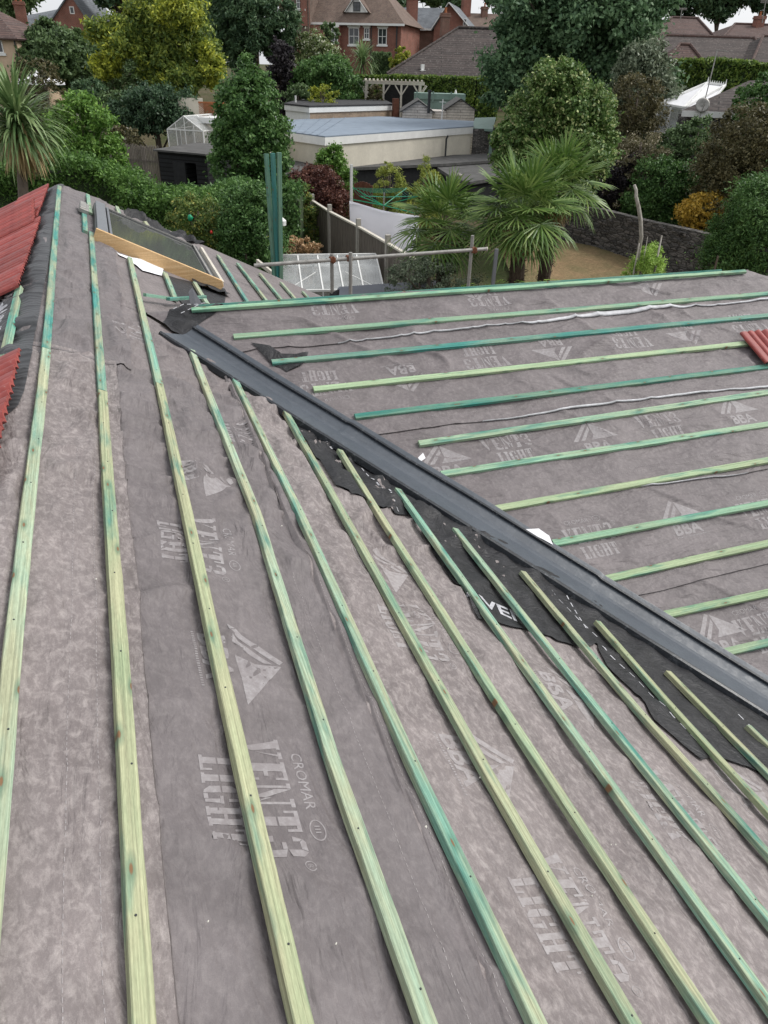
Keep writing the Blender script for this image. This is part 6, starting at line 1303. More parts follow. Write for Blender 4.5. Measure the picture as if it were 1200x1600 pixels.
# --- pale gabled sheds ---
def shed(label, x0, x1, ye, xm, yt, D, dep, group=None, win=False):
    P0 = at(x0, ye, D); P1 = at(x1, ye, D); P1[2] = P0[2]; f = Fac(P0, P1); um, zt_ = f.uz(xm, yt); e = empty('garden_shed', base((P0+P1)/2), label, 'shed', group); g0 = base(P0)[2]-.6; ze2 = P0[2]
    P5 = [f.pt(0, g0), f.pt(f.L, g0), f.pt(f.L, ze2), f.pt(um, zt_), f.pt(0, ze2)]; Q5 = [p-f.n*dep for p in P5]; mb = MB(); mb.add(P5+Q5, [(0, 1, 2, 3, 4), (9, 8, 7, 6, 5)]+[(i, i+5, (i+1) % 5+5, (i+1) % 5) for i in range(5)]); mb.build('wall', M['shiplap'], e)
    mb = MB()
    for u_, sg in ((0, -1), (f.L, 1)): mb.slab([f.pt(um, zt_+.08, .15), f.pt(u_+.15*sg, ze2-.03, .15), f.pt(u_+.15*sg, ze2-.03, -dep-.1), f.pt(um, zt_+.08, -dep-.1)], .05)
    mb.build('roof', M['felt'], e); mb = MB()
    for u_, sg in ((0, -1), (f.L, 1)): mb.bar(f.pt(u_+.15*sg, ze2-.08, .165), f.pt(um, zt_+.03, .165), .03, .12, f.n)
    mb.build('barge_board', M['felt_dark'], e); return e, f
shed('pale clad shed with pointed felt roof, left of the flue pipe', 629, 676, 173, 654, 158, 50, 4, 'pale clad sheds')
shed('pale clad shed with pointed felt roof, right of the flue pipe', 698, 742, 170, 720, 156, 50.5, 4, 'pale clad sheds')
P0 = at(676, 173, 50.4); P1 = at(698, 173, 50.4); f = Fac(P0, P1); mb = MB(); f.box(mb, .01, f.L-.01, base(P0)[2]-.5, P0[2], -2, 0); tag(mb.at(base(P0)).build('clad_wall', M['shiplap']), 'short pale clad wall joining the two pointed sheds', 'wall')
for (a_, b_, r_, mt, nm, lb, ct) in [((670, 168), (670, 144), .09, 'dark_alu', 'flue_pipe', 'thick dark flue pipe between the pointed sheds', 'flue'), ((690, 190), (690, 155), .03, 'white', 'aerial_pole', 'thin pale pole with small crossbar in front of the sheds', 'aerial'), ((711, 158), (711, 140), .10, 'white', 'garden_parasol', 'closed cream parasol beside the green tank', 'parasol'), ((462, 158), (453, 149), .05, 'white', 'vent_pipe', 'small vent pipe on the felt roof of the brick building', 'pipe')]:
    D_ = 49.5 if nm != 'garden_parasol' else 58; t0, t1 = at(*a_, D_), at(*b_, D_); t1[:2] = t0[:2]; mb = MB()
    if nm == 'garden_parasol': mb.tube([t0-np.array([0, 0, 1.2]), t0, t0*.5+t1*.5, t1], [.04, .13, .14, .03], 8); mb.tube([t0-np.array([0, 0, 2.6]), t0], .03, 6)
    else: mb.tube([t0-np.array([0, 0, .3]), t1], r_, 8)
    if nm == 'aerial_pole': mb.tube([t1-_r0*.2-np.array([0, 0, .15]), t1+_r0*.2-np.array([0, 0, .15])], .015, 5)
    if nm == 'flue_pipe': mb.tube([t1, t1+np.array([0, 0, .12])], [.13, .13], 8)
    tag(mb.at(t0).build(nm, M[mt]), lb, ct)
# pergola
e = empty('pergola', base(at(610, 155, 58)), 'white timber pergola on four posts in front of the clipped hedge', 'pergola'); D = 58; a = at(570, 128, D); b = at(660, 131, D-.5); b[2] = a[2]; k_ = FH*2.6; mb = MB()
for s_ in (0, 1): mb.bar(a+k_*s_-_r0*.15, b+k_*s_+_r0*.15, .08, .2)
for i in range(15): q = a+(b-a)*i/14+np.array([0, 0, .14]); mb.bar(q-FH*.3, q+k_+FH*.3, .06, .12)
mb.build('roof_beams', M['pale_wood'], e)
for s_ in (0, 1):
    for i, tq in enumerate((0.02, .33, .64, .97)):
        if s_ and i in (1, 2): continue
        q = a+(b-a)*tq+k_*s_; mb = MB(); mb.bar(np.array([*q[:2], base(q)[2]-.2]), q-np.array([0, 0, .1]), .14, .14, FH)
        for sg in (-1, 1): mb.bar(q+np.array([0, 0, -.75]), q+_r0*.45*sg+np.array([0, 0, -.12]), .08, .08, FH)
        mb.build('post', M['pale_wood'], e)
mb = MB(); P0 = at(600, 132, D+2.9); P1 = at(660, 132, D+2.9); f = Fac(P0, P1); f.box(mb, 0, f.L, base(P0)[2]-.2, P0[2], -.1, 0); tag(mb.at(base(P0)).build('dark_screen', M['black_wood']), 'black boarded screen behind the pergola', 'screen')
plant('climber', 'reddish climber on the left post of the pergola', 'shrub', (572, 130, 598, 165), 57, 'brown', 1800, .10, 90, 5)
# green tank / panel
D = 55.5; P0 = at(648, 145, D); P1 = at(728, 143, D); f = Fac(P0, P1); e = empty('green_panel', base(P0), 'sage green low building side behind the pointed sheds', 'outbuilding'); mb = MB(); f.box(mb, 0, f.L, base(P0)[2]-.5, P0[2], -2, 0)
mb.build('wall', M['sage'], e); mb = MB()
for u_ in (.1, f.L*.35, f.L*.7): f.box(mb, u_, u_+.1, P0[2]-.5, P0[2]+.12, .0, .08)
f.box(mb, 0, f.L, P0[2]-.35, P0[2]-.28, .002, .07); mb.build('rail', M['sage'], e)
# --- felt roofed sheds below the cream building ---
def flat_shed(label, px, z, th, D=None, wall='black_wood', roofm='felt', name='felt_shed'):
    C = [onZ(x, y, z) for x, y in px]; k = len(C); ctr = sum(C)/k; e = empty(name, base(ctr), label, 'shed'); mb = MB(); mb.slab(C, th); mb.build('roof', M[roofm], e)
    inn = [p+(ctr-p)*.07 for p in C]; mb = MB(); mb.add([np.array([*p[:2], base(p)[2]-.5]) for p in inn]+[np.array([*p[:2], z-th-.002]) for p in inn], [(i, (i+1) % k, (i+1) % k+k, i+k) for i in range(k)]); mb.build('wall', M[wall], e); return e
flat_shed('low black shed with a wide grey felt roof in front of the cream building', [(548, 262), (556, 254), (672, 243), (772, 240), (776, 250), (690, 256)], 2.75, .12)
flat_shed('nearer felt roofed black shed right of the bamboo', [(676, 257), (775, 250), (806, 272), (735, 284), (712, 280)], 2.6, .14)
flat_shed('dark hipped felt roof left of the fresh green bush', [(440, 272), (450, 234), (462, 232), (496, 258), (488, 270)], 2.9, .1)
P = onZ(716, 276, 2.62); mb = MB(); mb.tube([P+np.array([-.16, 0, 0]), P+np.array([0, 0, .07]), P+np.array([.16, 0, .05])], [.05, .09, .05], 8); mb.tube([P+np.array([-.14, 0, .03]), P+np.array([-.2, 0, .2])], [.05, .045], 8); mb.tube([P+np.array([-.2, 0, .2]), P+np.array([-.25, 0, .21])], [.04, .02], 6)
tag(mb.at(P).build('garden_ornament', M['concrete']), 'small pale stone ornament on the edge of the felt roof', 'ornament')
# white post + brown gate below black shed
D = 28.5; P = at(549, 285, D); mb = MB(); mb.box((P[0], P[1], (P[2]+.6)/2), (.09, .09, P[2]+.6)); tag(mb.at(base(P)).build('white_post', M['white']), 'white post beside the open black shed', 'post')
P0 = at(553, 288, D-1); P1 = at(582, 288, D-1.4); f = Fac(P0, P1); mb = MB(); n_ = 7
for i in range(n_): u0 = f.L*i/n_; f.box(mb, u0+.005, u0+f.L/n_-.005, 0, P0[2]+.12*math.sin(math.pi*(i+.5)/n_), -.03, 0)
f.box(mb, 0, f.L, P0[2]-.5, P0[2]-.4, -.06, -.032); tag(mb.at(base(P0)).build('garden_gate', M['brown_wood']), 'brown wooden gate with curved top below the black shed', 'gate')
# --- black shed at left, picket fence, glasshouse ---
D = 30; P0 = at(246, 234, D); P1 = at(322, 243, D-1); P1[2] = P0[2]; f = Fac(P0, P1); e = empty('black_shed', base(P0), 'black timber shed with an open doorway below the small glasshouse', 'shed'); g0 = base(P0)[2]; mb = MB(); ud0 = f.uz(290, 250)[0]; ud1 = f.uz(305, 250)[0]; zd = P0[2]-.35
f.box(mb, 0, ud0, g0-.3, P0[2]-.05, -2.4, 0); f.box(mb, ud1, f.L, g0-.3, P0[2]-.05, -2.4, 0); f.box(mb, ud0, ud1, zd, P0[2]-.05, -2.4, 0); f.box(mb, ud0, ud1, g0-.3, zd, -2.4, -1.8); mb.build('wall', M['black_lap'], e)
mb = MB(); mb.slab([f.pt(-.1, P0[2]+.02, .15), f.pt(f.L+.1, P0[2]+.02, .15), f.pt(f.L+.1, P0[2]+.1, -2.5), f.pt(-.1, P0[2]+.1, -2.5)], .06); mb.build('roof', M['felt'], e)
mb = MB(); f.box(mb, f.uz(270, 250)[0], ud0-.03, g0, zd, .002, .04); mb.build('door', M['black_wood'], e)
mb = MB(); f.box(mb, ud0+.05, ud0+.25, g0, g0+.9, -.9, -.6); f.box(mb, ud0+.3, ud0+.42, g0, g0+.6, -.6, -.4); tag(mb.at(f.pt(ud0+.2, g0, -.6)).build('stored_timber', M['brown_wood']), 'brown boards standing inside the open black shed', 'boards')
D = 31; P0 = at(165, 222, D+1); P1 = at(248, 228, D-.3); f = Fac(P0, P1); e = empty('picket_fence', base(P0), 'weathered tall picket fence left of the black shed', 'fence'); n_ = 34; mb = MB(); rg = random.Random(3)
for i in range(n_):
    u0 = f.L*i/n_; zt_ = P0[2]+(P1[2]-P0[2])*i/n_+rg.uniform(-.04, .04); gg = base(P0)[2]-.2; f.box(mb, u0+.01, u0+f.L/n_-.02, gg, zt_-.08, 0, .02); mb.add([f.pt(u0+.01, zt_-.078, 0), f.pt(u0+f.L/n_-.02, zt_-.078, 0), f.pt(u0+f.L/n_*.5, zt_, 0), f.pt(u0+.01, zt_-.078, .02), f.pt(u0+f.L/n_-.02, zt_-.078, .02), f.pt(u0+f.L/n_*.5, zt_, .02)], [(0, 1, 2), (3, 4, 5), (0, 1, 4, 3), (1, 2, 5, 4), (2, 0, 3, 5)])
mb.build('pickets', M['old_wood'], e); mb = MB()
for z_ in (.5, 1.3): f.box(mb, 0, f.L, P0[2]-z_-.08, P0[2]-z_, -.06, -.002)
mb.build('rail', M['old_wood'], e)
for i in range(4): u0 = f.L*i/3; mb = MB(); f.box(mb, u0-.05, u0+.05, base(P0)[2]-.2, P0[2]-.05, -.16, -.062); mb.build('post', M['old_wood'], e)
def greenhouse(label, P0, P1, dep, ze_, zr_, hgt_to, nb, nd, name='glasshouse', ridge_across=False, glass='gh_glass'):
    f = Fac(P0, P1); e = empty(name, base(P0), label, 'greenhouse'); um = f.L/2; mb = MB(); g0 = hgt_to; th = .035
    if ridge_across:    # gable faces the camera
        corners = [(0, 0), (f.L, 0), (f.L, -dep), (0, -dep)]
        for u_, o_ in corners: mb.bar(f.pt(u_, g0, o_), f.pt(u_, ze_, o_), th, th, f.n)
        for j in range(nd+1):
            o_ = -dep*j/nd
            for u_ in (0, f.L): mb.bar(f.pt(u_, ze_, o_), f.pt(um, zr_, o_), th, th, f.n)
            for u_ in (0, f.L): mb.bar(f.pt(u_, g0, o_), f.pt(u_, ze_, o_), th*.8, th*.8, f.n)
        for u_, z_ in ((0, ze_), (f.L, ze_), (um, zr_)): mb.bar(f.pt(u_, z_, 0), f.pt(u_, z_, -dep), th, th)
        for o_ in (0, -dep):
            mb.bar(f.pt(0, ze_, o_), f.pt(f.L, ze_, o_), th, th)
            for i in range(1, nb): u_ = f.L*i/nb; mb.bar(f.pt(u_, g0, o_), f.pt(u_, ze_+(zr_-ze_)*(1-abs(u_-um)/um), o_), th*.7, th*.7, f.n)
        mb.build('frame', M['white'], e); mb = MB()
        for o_ in (0, -dep): mb.poly([f.pt(0, g0, o_), f.pt(f.L, g0, o_), f.pt(f.L, ze_, o_), f.pt(um, zr_, o_), f.pt(0, ze_, o_)])
        for u_ in (0, f.L): mb.poly([f.pt(u_, g0, 0), f.pt(u_, ze_, 0), f.pt(u_, ze_, -dep), f.pt(u_, g0, -dep)]); mb.poly([f.pt(u_, ze_, 0), f.pt(um, zr_, 0), f.pt(um, zr_, -dep), f.pt(u_, ze_, -dep)])
        mb.build('glass', M[glass], e)
    else:
        for i in range(nb+1):
            u_ = f.L*i/nb
            mb.bar(f.pt(u_, ze_, 0), f.pt(u_, zr_, -dep/2), th, th, f.d); mb.bar(f.pt(u_, ze_, -dep), f.pt(u_, zr_, -dep/2), th, th, f.d); mb.bar(f.pt(u_, g0, 0), f.pt(u_, ze_, 0), th, th, f.n); mb.bar(f.pt(u_, g0, -dep), f.pt(u_, ze_, -dep), th, th, f.n)
        for o_, z_ in ((0, ze_), (-dep, ze_), (-dep/2, zr_), (0, g0), (0, (g0+ze_)/2)): mb.bar(f.pt(0, z_, o_), f.pt(f.L, z_, o_), th*1.5, th*1.5)
        for a_, b_ in ((.1, .9), (f.L-.1, f.L-.9)): mb.bar(f.pt(a_, ze_, -.02), f.pt(b_, (ze_+zr_)/2, -dep/4), th*.6, th*.6)
        mb.build('frame', M['white'], e); mb = MB()
        for o_ in (0, -dep): mb.poly([f.pt(0, g0, o_), f.pt(f.L, g0, o_), f.pt(f.L, ze_, o_), f.pt(0, ze_, o_)]); mb.poly([f.pt(0, ze_, o_), f.pt(f.L, ze_, o_), f.pt(f.L, zr_, -dep/2), f.pt(0, zr_, -dep/2)])
        for u_ in (0, f.L): mb.poly([f.pt(u_, g0, 0), f.pt(u_, ze_, 0), f.pt(u_, zr_, -dep/2), f.pt(u_, ze_, -dep), f.pt(u_, g0, -dep)])
        mb.build('glass', M[glass], e)
    return e, f
P0 = at(262, 208, 34); P1 = at(318, 214, 33.5); P1[2] = P0[2]; greenhouse('small old greenhouse with a pointed gable above the black shed', P0, P1, 3, P0[2]+.15, at(292, 181, 34)[2], base(P0)[2], 4, 3, ridge_across=True)
D = 19.2; zrd = at(470, 400, D)[2]; P0 = at(440, 452, 17.6); P1 = at(600, 447, 18.1); P1[2] = P0[2]; e_, f_ = greenhouse('white framed greenhouse with dusty glass roof beyond the rail', P0, P1, 2.6, P0[2]-.05, at(500, 397, D)[2], 0.0, 5, 3)
mb = MB()
for i in range(3): f_.box(mb, .15, f_.L-.15, .02+.35*i, .06+.35*i, -1.0, -.3)
tag(mb.at(f_.P0).build('plant_staging', M['pale_wood']), 'pale shelves seen through the glass of the greenhouse', 'shelves')
# orange trellis + white extension left of bay tree
D = 36; P0 = at(310, 161, D); P1 = at(352, 161, D); f = Fac(P0, P1); e = empty('trellis_panel', base(P0), 'orange stained fence panel with lattice top left of the bay tree', 'fence panel'); mb = MB(); zb = at(310, 180, D)[2]; n_ = 9
for i in range(n_*2): 
    u0 = f.L*i/(n_*2); dz = (P0[2]-zb)
    mb.bar(f.pt(max(0, u0-dz), zb+max(0, dz-u0) if u0 < dz else zb, .01), f.pt(u0, P0[2], .01), .02, .03, f.n); mb.bar(f.pt(u0, P0[2], -.012), f.pt(min(f.L, u0+dz), max(zb, P0[2]-(min(f.L, u0+dz)-u0)), -.012), .02, .03, f.n)
f.box(mb, 0, f.L, P0[2], P0[2]+.06, -.04, .04); f.box(mb, 0, f.L, zb-.06, zb, -.04, .04); mb.build('lattice', M['orange_wood'], e); mb = MB(); f.box(mb, 0, f.L, base(P0)[2], zb-.063, -.02, .02); mb.build('boards', M['orange_wood'], e)
C = at(330, 196, 34.5); P0 = at(312, 192, 34.5); P1 = at(352, 196, 34); P1[2] = P0[2]; f = Fac(P0, P1); e = empty('white_extension', base(P0), 'small cream wall with white flat roof edge left of the bay tree', 'building'); mb = MB(); f.box(mb, 0, f.L+1, base(P0)[2], P0[2]-.02, -3, -.05); mb.build('wall', M['cream'], e); mb = MB(); f.box(mb, -.1, f.L+1.1, P0[2], P0[2]+.22, -3.1, .05); mb.build('roof', M['white'], e)
P = at(298, 165, 37); mb = MB(); mb.box(P-np.array([0, 0, .9]), (1.1, .2, 2.4)); tag(mb.at(base(P)).build('garden_wall', M['cream']), 'short pinkish rendered wall left of the orange trellis', 'wall')
# parasol + far left houses
P = at(60, 128, 50); mb = MB(); n_ = 8; vs = [P+np.array([0, 0, .55])]+[P+np.array([1.5*math.cos(2*math.pi*i/n_), 1.5*math.sin(2*math.pi*i/n_), 0]) for i in range(n_)]+[P+np.array([1.5*math.cos(2*math.pi*i/n_), 1.5*math.sin(2*math.pi*i/n_), -.12]) for i in range(n_)]
e = empty('parasol', base(P), 'open white parasol under the dark oak', 'parasol'); mb.add(vs, [(0, 1+i, 1+(i+1) % n_) for i in range(n_)]+[(1+i, 9+i, 9+(i+1) % n_, 1+(i+1) % n_) for i in range(n_)]); mb.build('canopy', M['paper'], e); mb = MB(); mb.tube([base(P), P+np.array([0, 0, .6])], .03, 6); mb.build('pole', M['white'], e)
D = 58; P0 = at(-60, 58, D); P1 = at(22, 48, D); P1[2] = P0[2]; f = Fac(P0, P1); e = empty('peach_house', base(P1), 'peach rendered house with white window at the left edge', 'house'); mb = MB(); f.box(mb, 0, f.L, base(P1)[2]-1, P1[2], -7, 0); mb.build('wall', M['peach'], e)
window(f, -6, 63, 7, 83, e, 'white', (0, 0), True, False); mb = MB(); a, b = f.pt(-.4, P1[2], .4), f.pt(f.L+.3, P1[2], .4); mb.slab([a, b, f.pt(f.L-2.8, P1[2]+1.9, -3.5), f.pt(0, P1[2]+1.9, -3.5)], .12); mb.slab([b, f.pt(f.L+.3, P1[2], -7.4), f.pt(f.L-2.8, P1[2]+1.9, -3.5)], .12); mb.build('roof', M['tile_red'], e)
mb = MB(); mb.tube([f.pt(f.L-.1, base(P1)[2], .08), f.pt(f.L-.1, P1[2], .08)], .06, 6); mb.build('downpipe', M['dark_alu'], e)
D = 84; P0 = at(84, 40, D); P1 = at(138, 40, D); P1[2] = P0[2]; f = Fac(P0, P1); e = empty('gabled_house', base(P0), 'red brick gable with a small white window behind the dark oak', 'house'); um, zt_ = f.uz(110, -10); g0 = base(P0)[2]-1; ze2 = at(84, 30, D)[2]
P5 = [f.pt(0, g0), f.pt(f.L, g0), f.pt(f.L, ze2), f.pt(um, zt_), f.pt(0, ze2)]; Q5 = [p-f.n*8 for p in P5]; mb = MB(); mb.add(P5+Q5, [(0, 1, 2, 3, 4), (9, 8, 7, 6, 5)]+[(i, i+5, (i+1) % 5+5, (i+1) % 5) for i in range(5)]); mb.build('gable_wall', M['brick'], e)
mb = MB()
for u_, sg in ((0, -1), (f.L, 1)): mb.slab([f.pt(um, zt_+.15, .2), f.pt(u_+.2*sg, ze2-.1, .2), f.pt(u_+.2*sg, ze2-.1, -8), f.pt(um, zt_+.15, -8)], .12)
L_ = f.pt(-6.2, ze2-.6, -1); mb.slab([f.pt(-6.4, ze2-.8, -1), f.pt(.3, ze2-.8, -1), f.pt(um-1.2, zt_-.6, -5), f.pt(-4.5, zt_-1.6, -5)], .12); mb.build('roof', M['slate'], e); mb = MB(); f.box(mb, -6, -.02, g0, ze2-.95, -8, -1.4); mb.build('wall', M['brick'], e)
window(f, 108, 10, 117, 22, e, 'white', (0, 0), False, False); chimney(e, f.pt(f.uz(28, 20)[0], 0, -.6), 1.0, ze2-2, zt_-.8, 'brick', 2); chimney(e, f.pt(f.uz(50, 30)[0], 0, -.8), .8, ze2-1.5, zt_-2.6, 'brick', 1)
# --- low garden edging, patio bits (left) ---
for i, (px, py, D, w_, lb) in enumerate([(170, 200, 35, 1.6, 'pale garden bench seat under the yellow tree'), (150, 155, 45, 3.0, 'low white edged step between the oak and the yellow tree')]):
    P = at(px, py, D); mb = MB(); mb.bar(P-_r0*w_/2, P+_r0*w_/2, .35, .06); 
    for s_ in (-1, 1): mb.bar(base(P+_r0*s_*w_*.4), P+_r0*s_*w_*.4-np.array([0, 0, .03]), .08, .08, FH)
    tag(mb.at(base(P)).build('garden_bench', M['pale_wood']), lb, 'bench')
# --- fence with concrete posts, right of battens ---
e = None; FP = [(488, 312, 31), (515, 329, 29.3), (560, 352, 26.6), (606, 378, 24), (664, 412, 21.4)]
pts_ = [onZ(x, y, 2.75) for x, y, _ in FP]; GF_ = lambda p: p[2]-1.85; e = empty('garden_fence', base(pts_[0]), 'grey close boarded fence with concrete posts running toward the camera', 'fence')
for i, p in enumerate(pts_):
    mb = MB(); mb.box((p[0], p[1], 1.9), (.12, .12, 2.05)); mb.build('post', M['concrete'], e)
for i, (a, b) in enumerate(zip(pts_[:-1], pts_[1:])):
    f = Fac(a, b); mb = MB(); n_ = max(8, int(f.L/.12))
    for j in range(n_): u0 = .07+(f.L-.14)*j/n_; f.box(mb, u0, u0+(f.L-.14)/n_*.94, 1.2, 2.68+random.uniform(-.01, .01), -.02+(j % 2)*.008, .0+(j % 2)*.008)
    mb.build('fence_panel', M['old_wood'], e); mb = MB(); f.box(mb, .06, f.L-.06, 2.695, 2.74, -.05, .05); mb.build('capping_rail', M['pale_wood'], e); mb = MB(); f.box(mb, .06, f.L-.06, .8, 1.19, -.03, .03); mb.build('gravel_board', M['concrete'], e)
# --- rotary dryer and hanging sheet ---
C = at(600, 306, 26.0); e = empty('rotary_clothes_dryer', base(C), 'green rotary clothes dryer above the hanging white sheet', 'clothes dryer'); mb = MB(); mb.tube([base(C), C+np.array([0, 0, .1])], .025, 7); mb.build('pole', M['galv'], e); mb = MB(); tips = []
for i in range(4):
    a = i*math.pi/2+.6; t_ = C+np.array([math.cos(a)*1.35, math.sin(a)*1.35, .12]); tips.append(t_); mb.tube([C-np.array([0, 0, .3]), t_], .016, 6)
mb.build('arms', M['teal_plastic'], e); mb = MB()
for k in range(6):
    s_ = .45+.11*k
    for i in range(4): p = C+(tips[i]-C)*s_; q = C+(tips[(i+1) % 4]-C)*s_; mb.tube([p, (p+q)/2-np.array([0, 0, .03]), q], .006, 4, cap=False)
mb.build('lines', M['green_cord'], e)
a0 = at(546, 314, 25.0); a1 = at(655, 338, 22.5); n_ = 50; m_ = 22; P = np.zeros((n_, m_, 3))
for i in range(n_):
    t_ = i/(n_-1); tp = a0*(1-t_)+a1*t_; tp = tp-np.array([0, 0, .05*math.sin(t_*math.pi)])
    for j in range(m_): s_ = j/(m_-1); w_ = .09*math.sin(t_*22+1.6*s_+math.sin(t_*7))*s_**.7+.06*math.sin(t_*9+s_*4); P[i, j] = tp+FH*w_-np.array([0, 0, 1])*s_*(1.75-.45*abs(t_-.5))+_r0*.2*(s_**2)*(.5-t_)
o = gridmesh('hanging_sheet', P, np.zeros((n_, m_, 2)), M['cloth']); o.modifiers.new('t', 'SOLIDIFY').thickness = .006; tag(o, 'large white sheet hanging from the green clothes dryer', 'sheet')
mb = MB(); mb.tube([at(552, 312, 25.1), at(600, 321, 23.9), at(652, 334, 22.6)], .02, 6); tag(mb.at(a0).build('clothes_prop', M['teal_plastic']), 'thick green cord along the top of the hanging sheet', 'clothes line')
# --- green water butt and cover by the battens ---
C = at(408, 378, 20); b_ = base(C); e = empty('water_butt', b_, 'dark green rounded bin with a yellow band behind the rail end', 'water butt'); mb = MB(); hh_ = C[2]-b_[2]; mb.tube([b_, b_+np.array([0, 0, hh_*.5]), C-np.array([0, 0, .05]), C+np.array([0, 0, .22]), C+np.array([0, 0, .34])], [.34, .42, .42, .30, .05], 18); mb.build('barrel', M['green_plastic'], e, smooth=True)
mb = MB(); mb.tube([C+np.array([.42*math.cos(t_)*.94, .42*math.sin(t_)*.94, .02+.20*math.cos(t_+.8)]) for t_ in np.linspace(2.2, 6.2, 16)], .014, 5); mb.build('band', M['yellow'], e)
P = at(441, 352, 21); mb = MB(); mb.tube([P, P+np.array([0, 0, .12]), P+np.array([0, 0, .2])], [.11, .12, .03], 9); tag(mb.at(P).build('bird_feeder', M['white']), 'small pale rounded object hanging right of the upright battens', 'bird feeder')
for i, (px, py, mt, r_, lb) in enumerate([(297, 345, 'teal_plastic', .07, 'bright green plastic pot among the roses'), (330, 365, 'red', .035, 'small red apple hanging in the roses')]):
    P = at(px, py, 18.4); mb = MB(); mb.tube([P, P+np.array([r_*.2, 0, r_]), P+np.array([0, 0, 2*r_])], [r_*.6, r_, r_*.5], 9); tag(mb.at(P).build(['plant_pot', 'apple'][i], M[mt], smooth=True), lb, ['pot', 'fruit'][i])
# --- garden stone wall at right, bleached stick ---
w_pts = [(880, 322, 29), (935, 326, 28), (1010, 345, 26), (1090, 362, 24), (1210, 395, 21.5)]
Pw = [at(*q) for q in w_pts]; e = empty('garden_wall', base(Pw[0]), 'long dark rough stone garden wall behind the dry lawn', 'wall'); mb = MB()
for a, b in zip(Pw[:-1], Pw[1:]): f = Fac(a, b); a2, b2 = a-f.n*.3, b-f.n*.3; mb.hexa([(*a[:2], .3), (*b[:2], .3), (*b2[:2], .3), (*a2[:2], .3), tuple(a), tuple(b), tuple(b2), tuple(a2)])
mb.build('wall', M['stone'], e)
mb = MB(); rg = random.Random(8)
for a, b in zip(Pw[:-1], Pw[1:]):
    n_ = int(np.linalg.norm(b-a)/.35)
    for i in range(n_):
        for q_ in range(4): t_ = (i+rg.random())/n_; p = a+(b-a)*t_; f = Fac(a, b); zz_ = rg.uniform(.1, .97)*p[2]; p = np.array([p[0], p[1], zz_])+f.n*.01; s_ = rg.uniform(.08, .16); mb.box(p, (s_*2, .08, s_), (f.d, f.n, np.array([0, 0, 1.])))
o = mb.build('stones', M['stone'], e, bevel=.02)
mb = MB(); q = [(1002, 398), (1002, 370), (1001, 345), (998, 325), (994, 308), (994, 297), (991, 289)]; pp = [at(x, y, 20) for x, y in q]; pp[0][2] = gz(pp[0])-.1
mb.tube(pp, [.06, .05, .055, .05, .045, .04, .035], 8); tag(mb.at(base(pp[0])).build('bare_stick', M['pale_bark'], smooth=True), 'tall crooked bleached tree stick standing on the lawn', 'dead trunk')
for i, (a_, b_, r_) in enumerate([((1028, 400), (1034, 368), .04), ((1008, 400), (1012, 370), .02), ((996, 392), (999, 380), .03)]):
    p0, p1 = at(*a_, 19.8), at(*b_, 19.8); mb = MB(); p0b = np.array([*p0[:2], gz(p0)]); mb.tube([p0b, (p0b+p1)/2+_r0*.02, p1], [r_, r_*.9, r_*.5], 7); tag(mb.at(p0b).build('dead_stump', M['pale_bark'], smooth=True), ['short pale leaning stump right of the crooked stick', 'thin dead stem just right of the crooked stick', 'small pale stub at the foot of the crooked stick'][i], 'dead stem')
P = at(1122, 400, 21); mb = MB(); mb.tube([base(P), P], .03, 6); tag(mb.at(base(P)).build('garden_stake', M['trunk']), 'thin dark stake in front of the stone wall', 'stake')
# --- dark flat roof box just beyond the wing ridge ---
flat_shed('flat dark grey roof close behind the wing ridge, below the palm', [(512, 470), (530, 448), (680, 438), (695, 452), (690, 475)], 2.35, .16, wall='brick_tan', roofm='flat_dark', name='flat_roof_box')
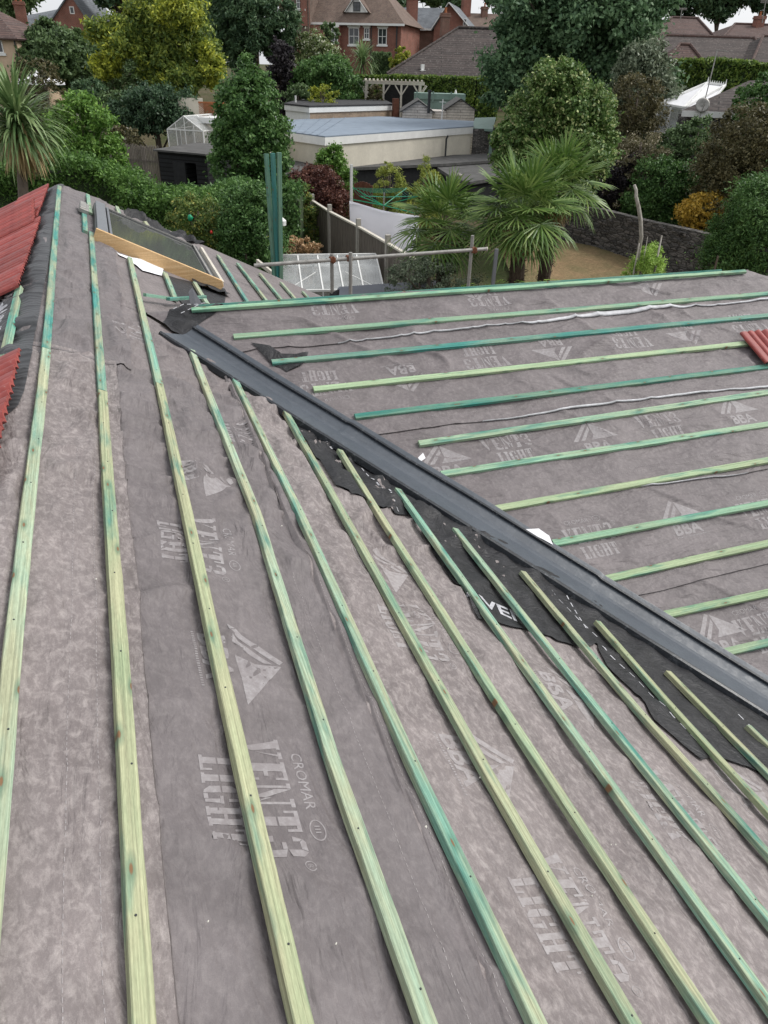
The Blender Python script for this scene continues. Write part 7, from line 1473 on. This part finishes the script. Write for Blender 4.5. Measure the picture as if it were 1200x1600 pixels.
# --- scaffolding ---
YS = 9.3
def sc(px, py): return onY(px, py, YS)
e = empty('scaffold_rail', np.array([*sc(400, 414)[:2], 0]), 'pale scaffold handrail on steel posts beyond the wing ridge', 'scaffold')
rl, rr_ = sc(397, 415), sc(760, 389); mb = MB(); mb.tube([rl, rr_], .0242, 14); o = mb.build('handrail', M['galv'], e, smooth=False)
for (x0, y0, x1, y1, off_) in ((520, 398, 522, 463, .05), (546, 393, 546, 463, -.05), (741, 369, 737, 448, .05)):
    t0 = sc(x0, y0); mb = MB(); mb.tube([(t0[0], t0[1]+off_, 0), (t0[0], t0[1]+off_, t0[2])], .0242, 12); mb.build('standard_post', M['galv'], e)
t0 = sc(776, 389); mb = MB(); mb.box((t0[0], t0[1], t0[2]/2), (.05, .03, t0[2])); mb.build('flat_post', M['alu'], e)
for x, y in ((520, 406), (546, 404), (741, 391)):
    p = sc(x, y); mb = MB(); mb.box(p+np.array([0, .02, 0]), (.075, .10, .07)); mb.tube([p+np.array([.0, -.02, -.05]), p+np.array([0, -.02, .05])], .014, 6); mb.build('coupler', M['rust'], e, bevel=.01)
p = sc(766, 389); mb = MB(); mb.tube([rr_-np.array([.003, 0, 0]), rr_+np.array([.012, 0, 0])], .027, 12); mb.build('end_cap', M['pale_wood'], e)
# --- three upright battens ---
YB = 11.75
for i, (x, yt, xb, ti, lb) in enumerate([(415, 240, 428, (.13, .27, .20), 'green upright batten, leftmost of the three standing behind the skylight'), (425, 239, 433, (.035, .22, .21), 'dark teal upright batten in the middle of the three'), (435, 238, 438, (.13, .26, .19), 'green upright batten, rightmost of the three')]):
    p0 = onY(xb, 438, YB); p1 = onY(x, yt, YB+.1*(1-i)); d_ = (p1-p0)/np.linalg.norm(p1-p0); p0 = p1-d_*(p1[2]/d_[2]); batten('upright_batten', [p0, p1], (.2, -1, 0), lb, 'battens standing upright behind the roof', ti, .062, .05)
# felt bits: crumpled black sheet next to the posts
cpt = sc(515, 462); mb = MB(); mb.add([cpt+np.array([-.1, 0, -.25]), cpt+np.array([.12, .02, -.28]), cpt+np.array([.14, 0, .08]), cpt+np.array([.02, .05, .02])], [(0, 1, 2, 3)]); o = mb.at(cpt).build('torn_sheet', M['black_mem']); o.modifiers.new('t', 'SOLIDIFY').thickness = .004; tag(o, 'torn black sheet corner sticking up by the scaffold posts', 'black membrane')
# gutter + slanted white timber at gable corner behind rail
p0, p1 = at(402, 408, 15.2), at(432, 432, 14.6); mb = MB(); mb.bar(p0, p1, .05, .08); tag(mb.at(p0).build('white_timber', M['pale_wood']), 'pale slanted timber behind the left end of the rail', 'timber')
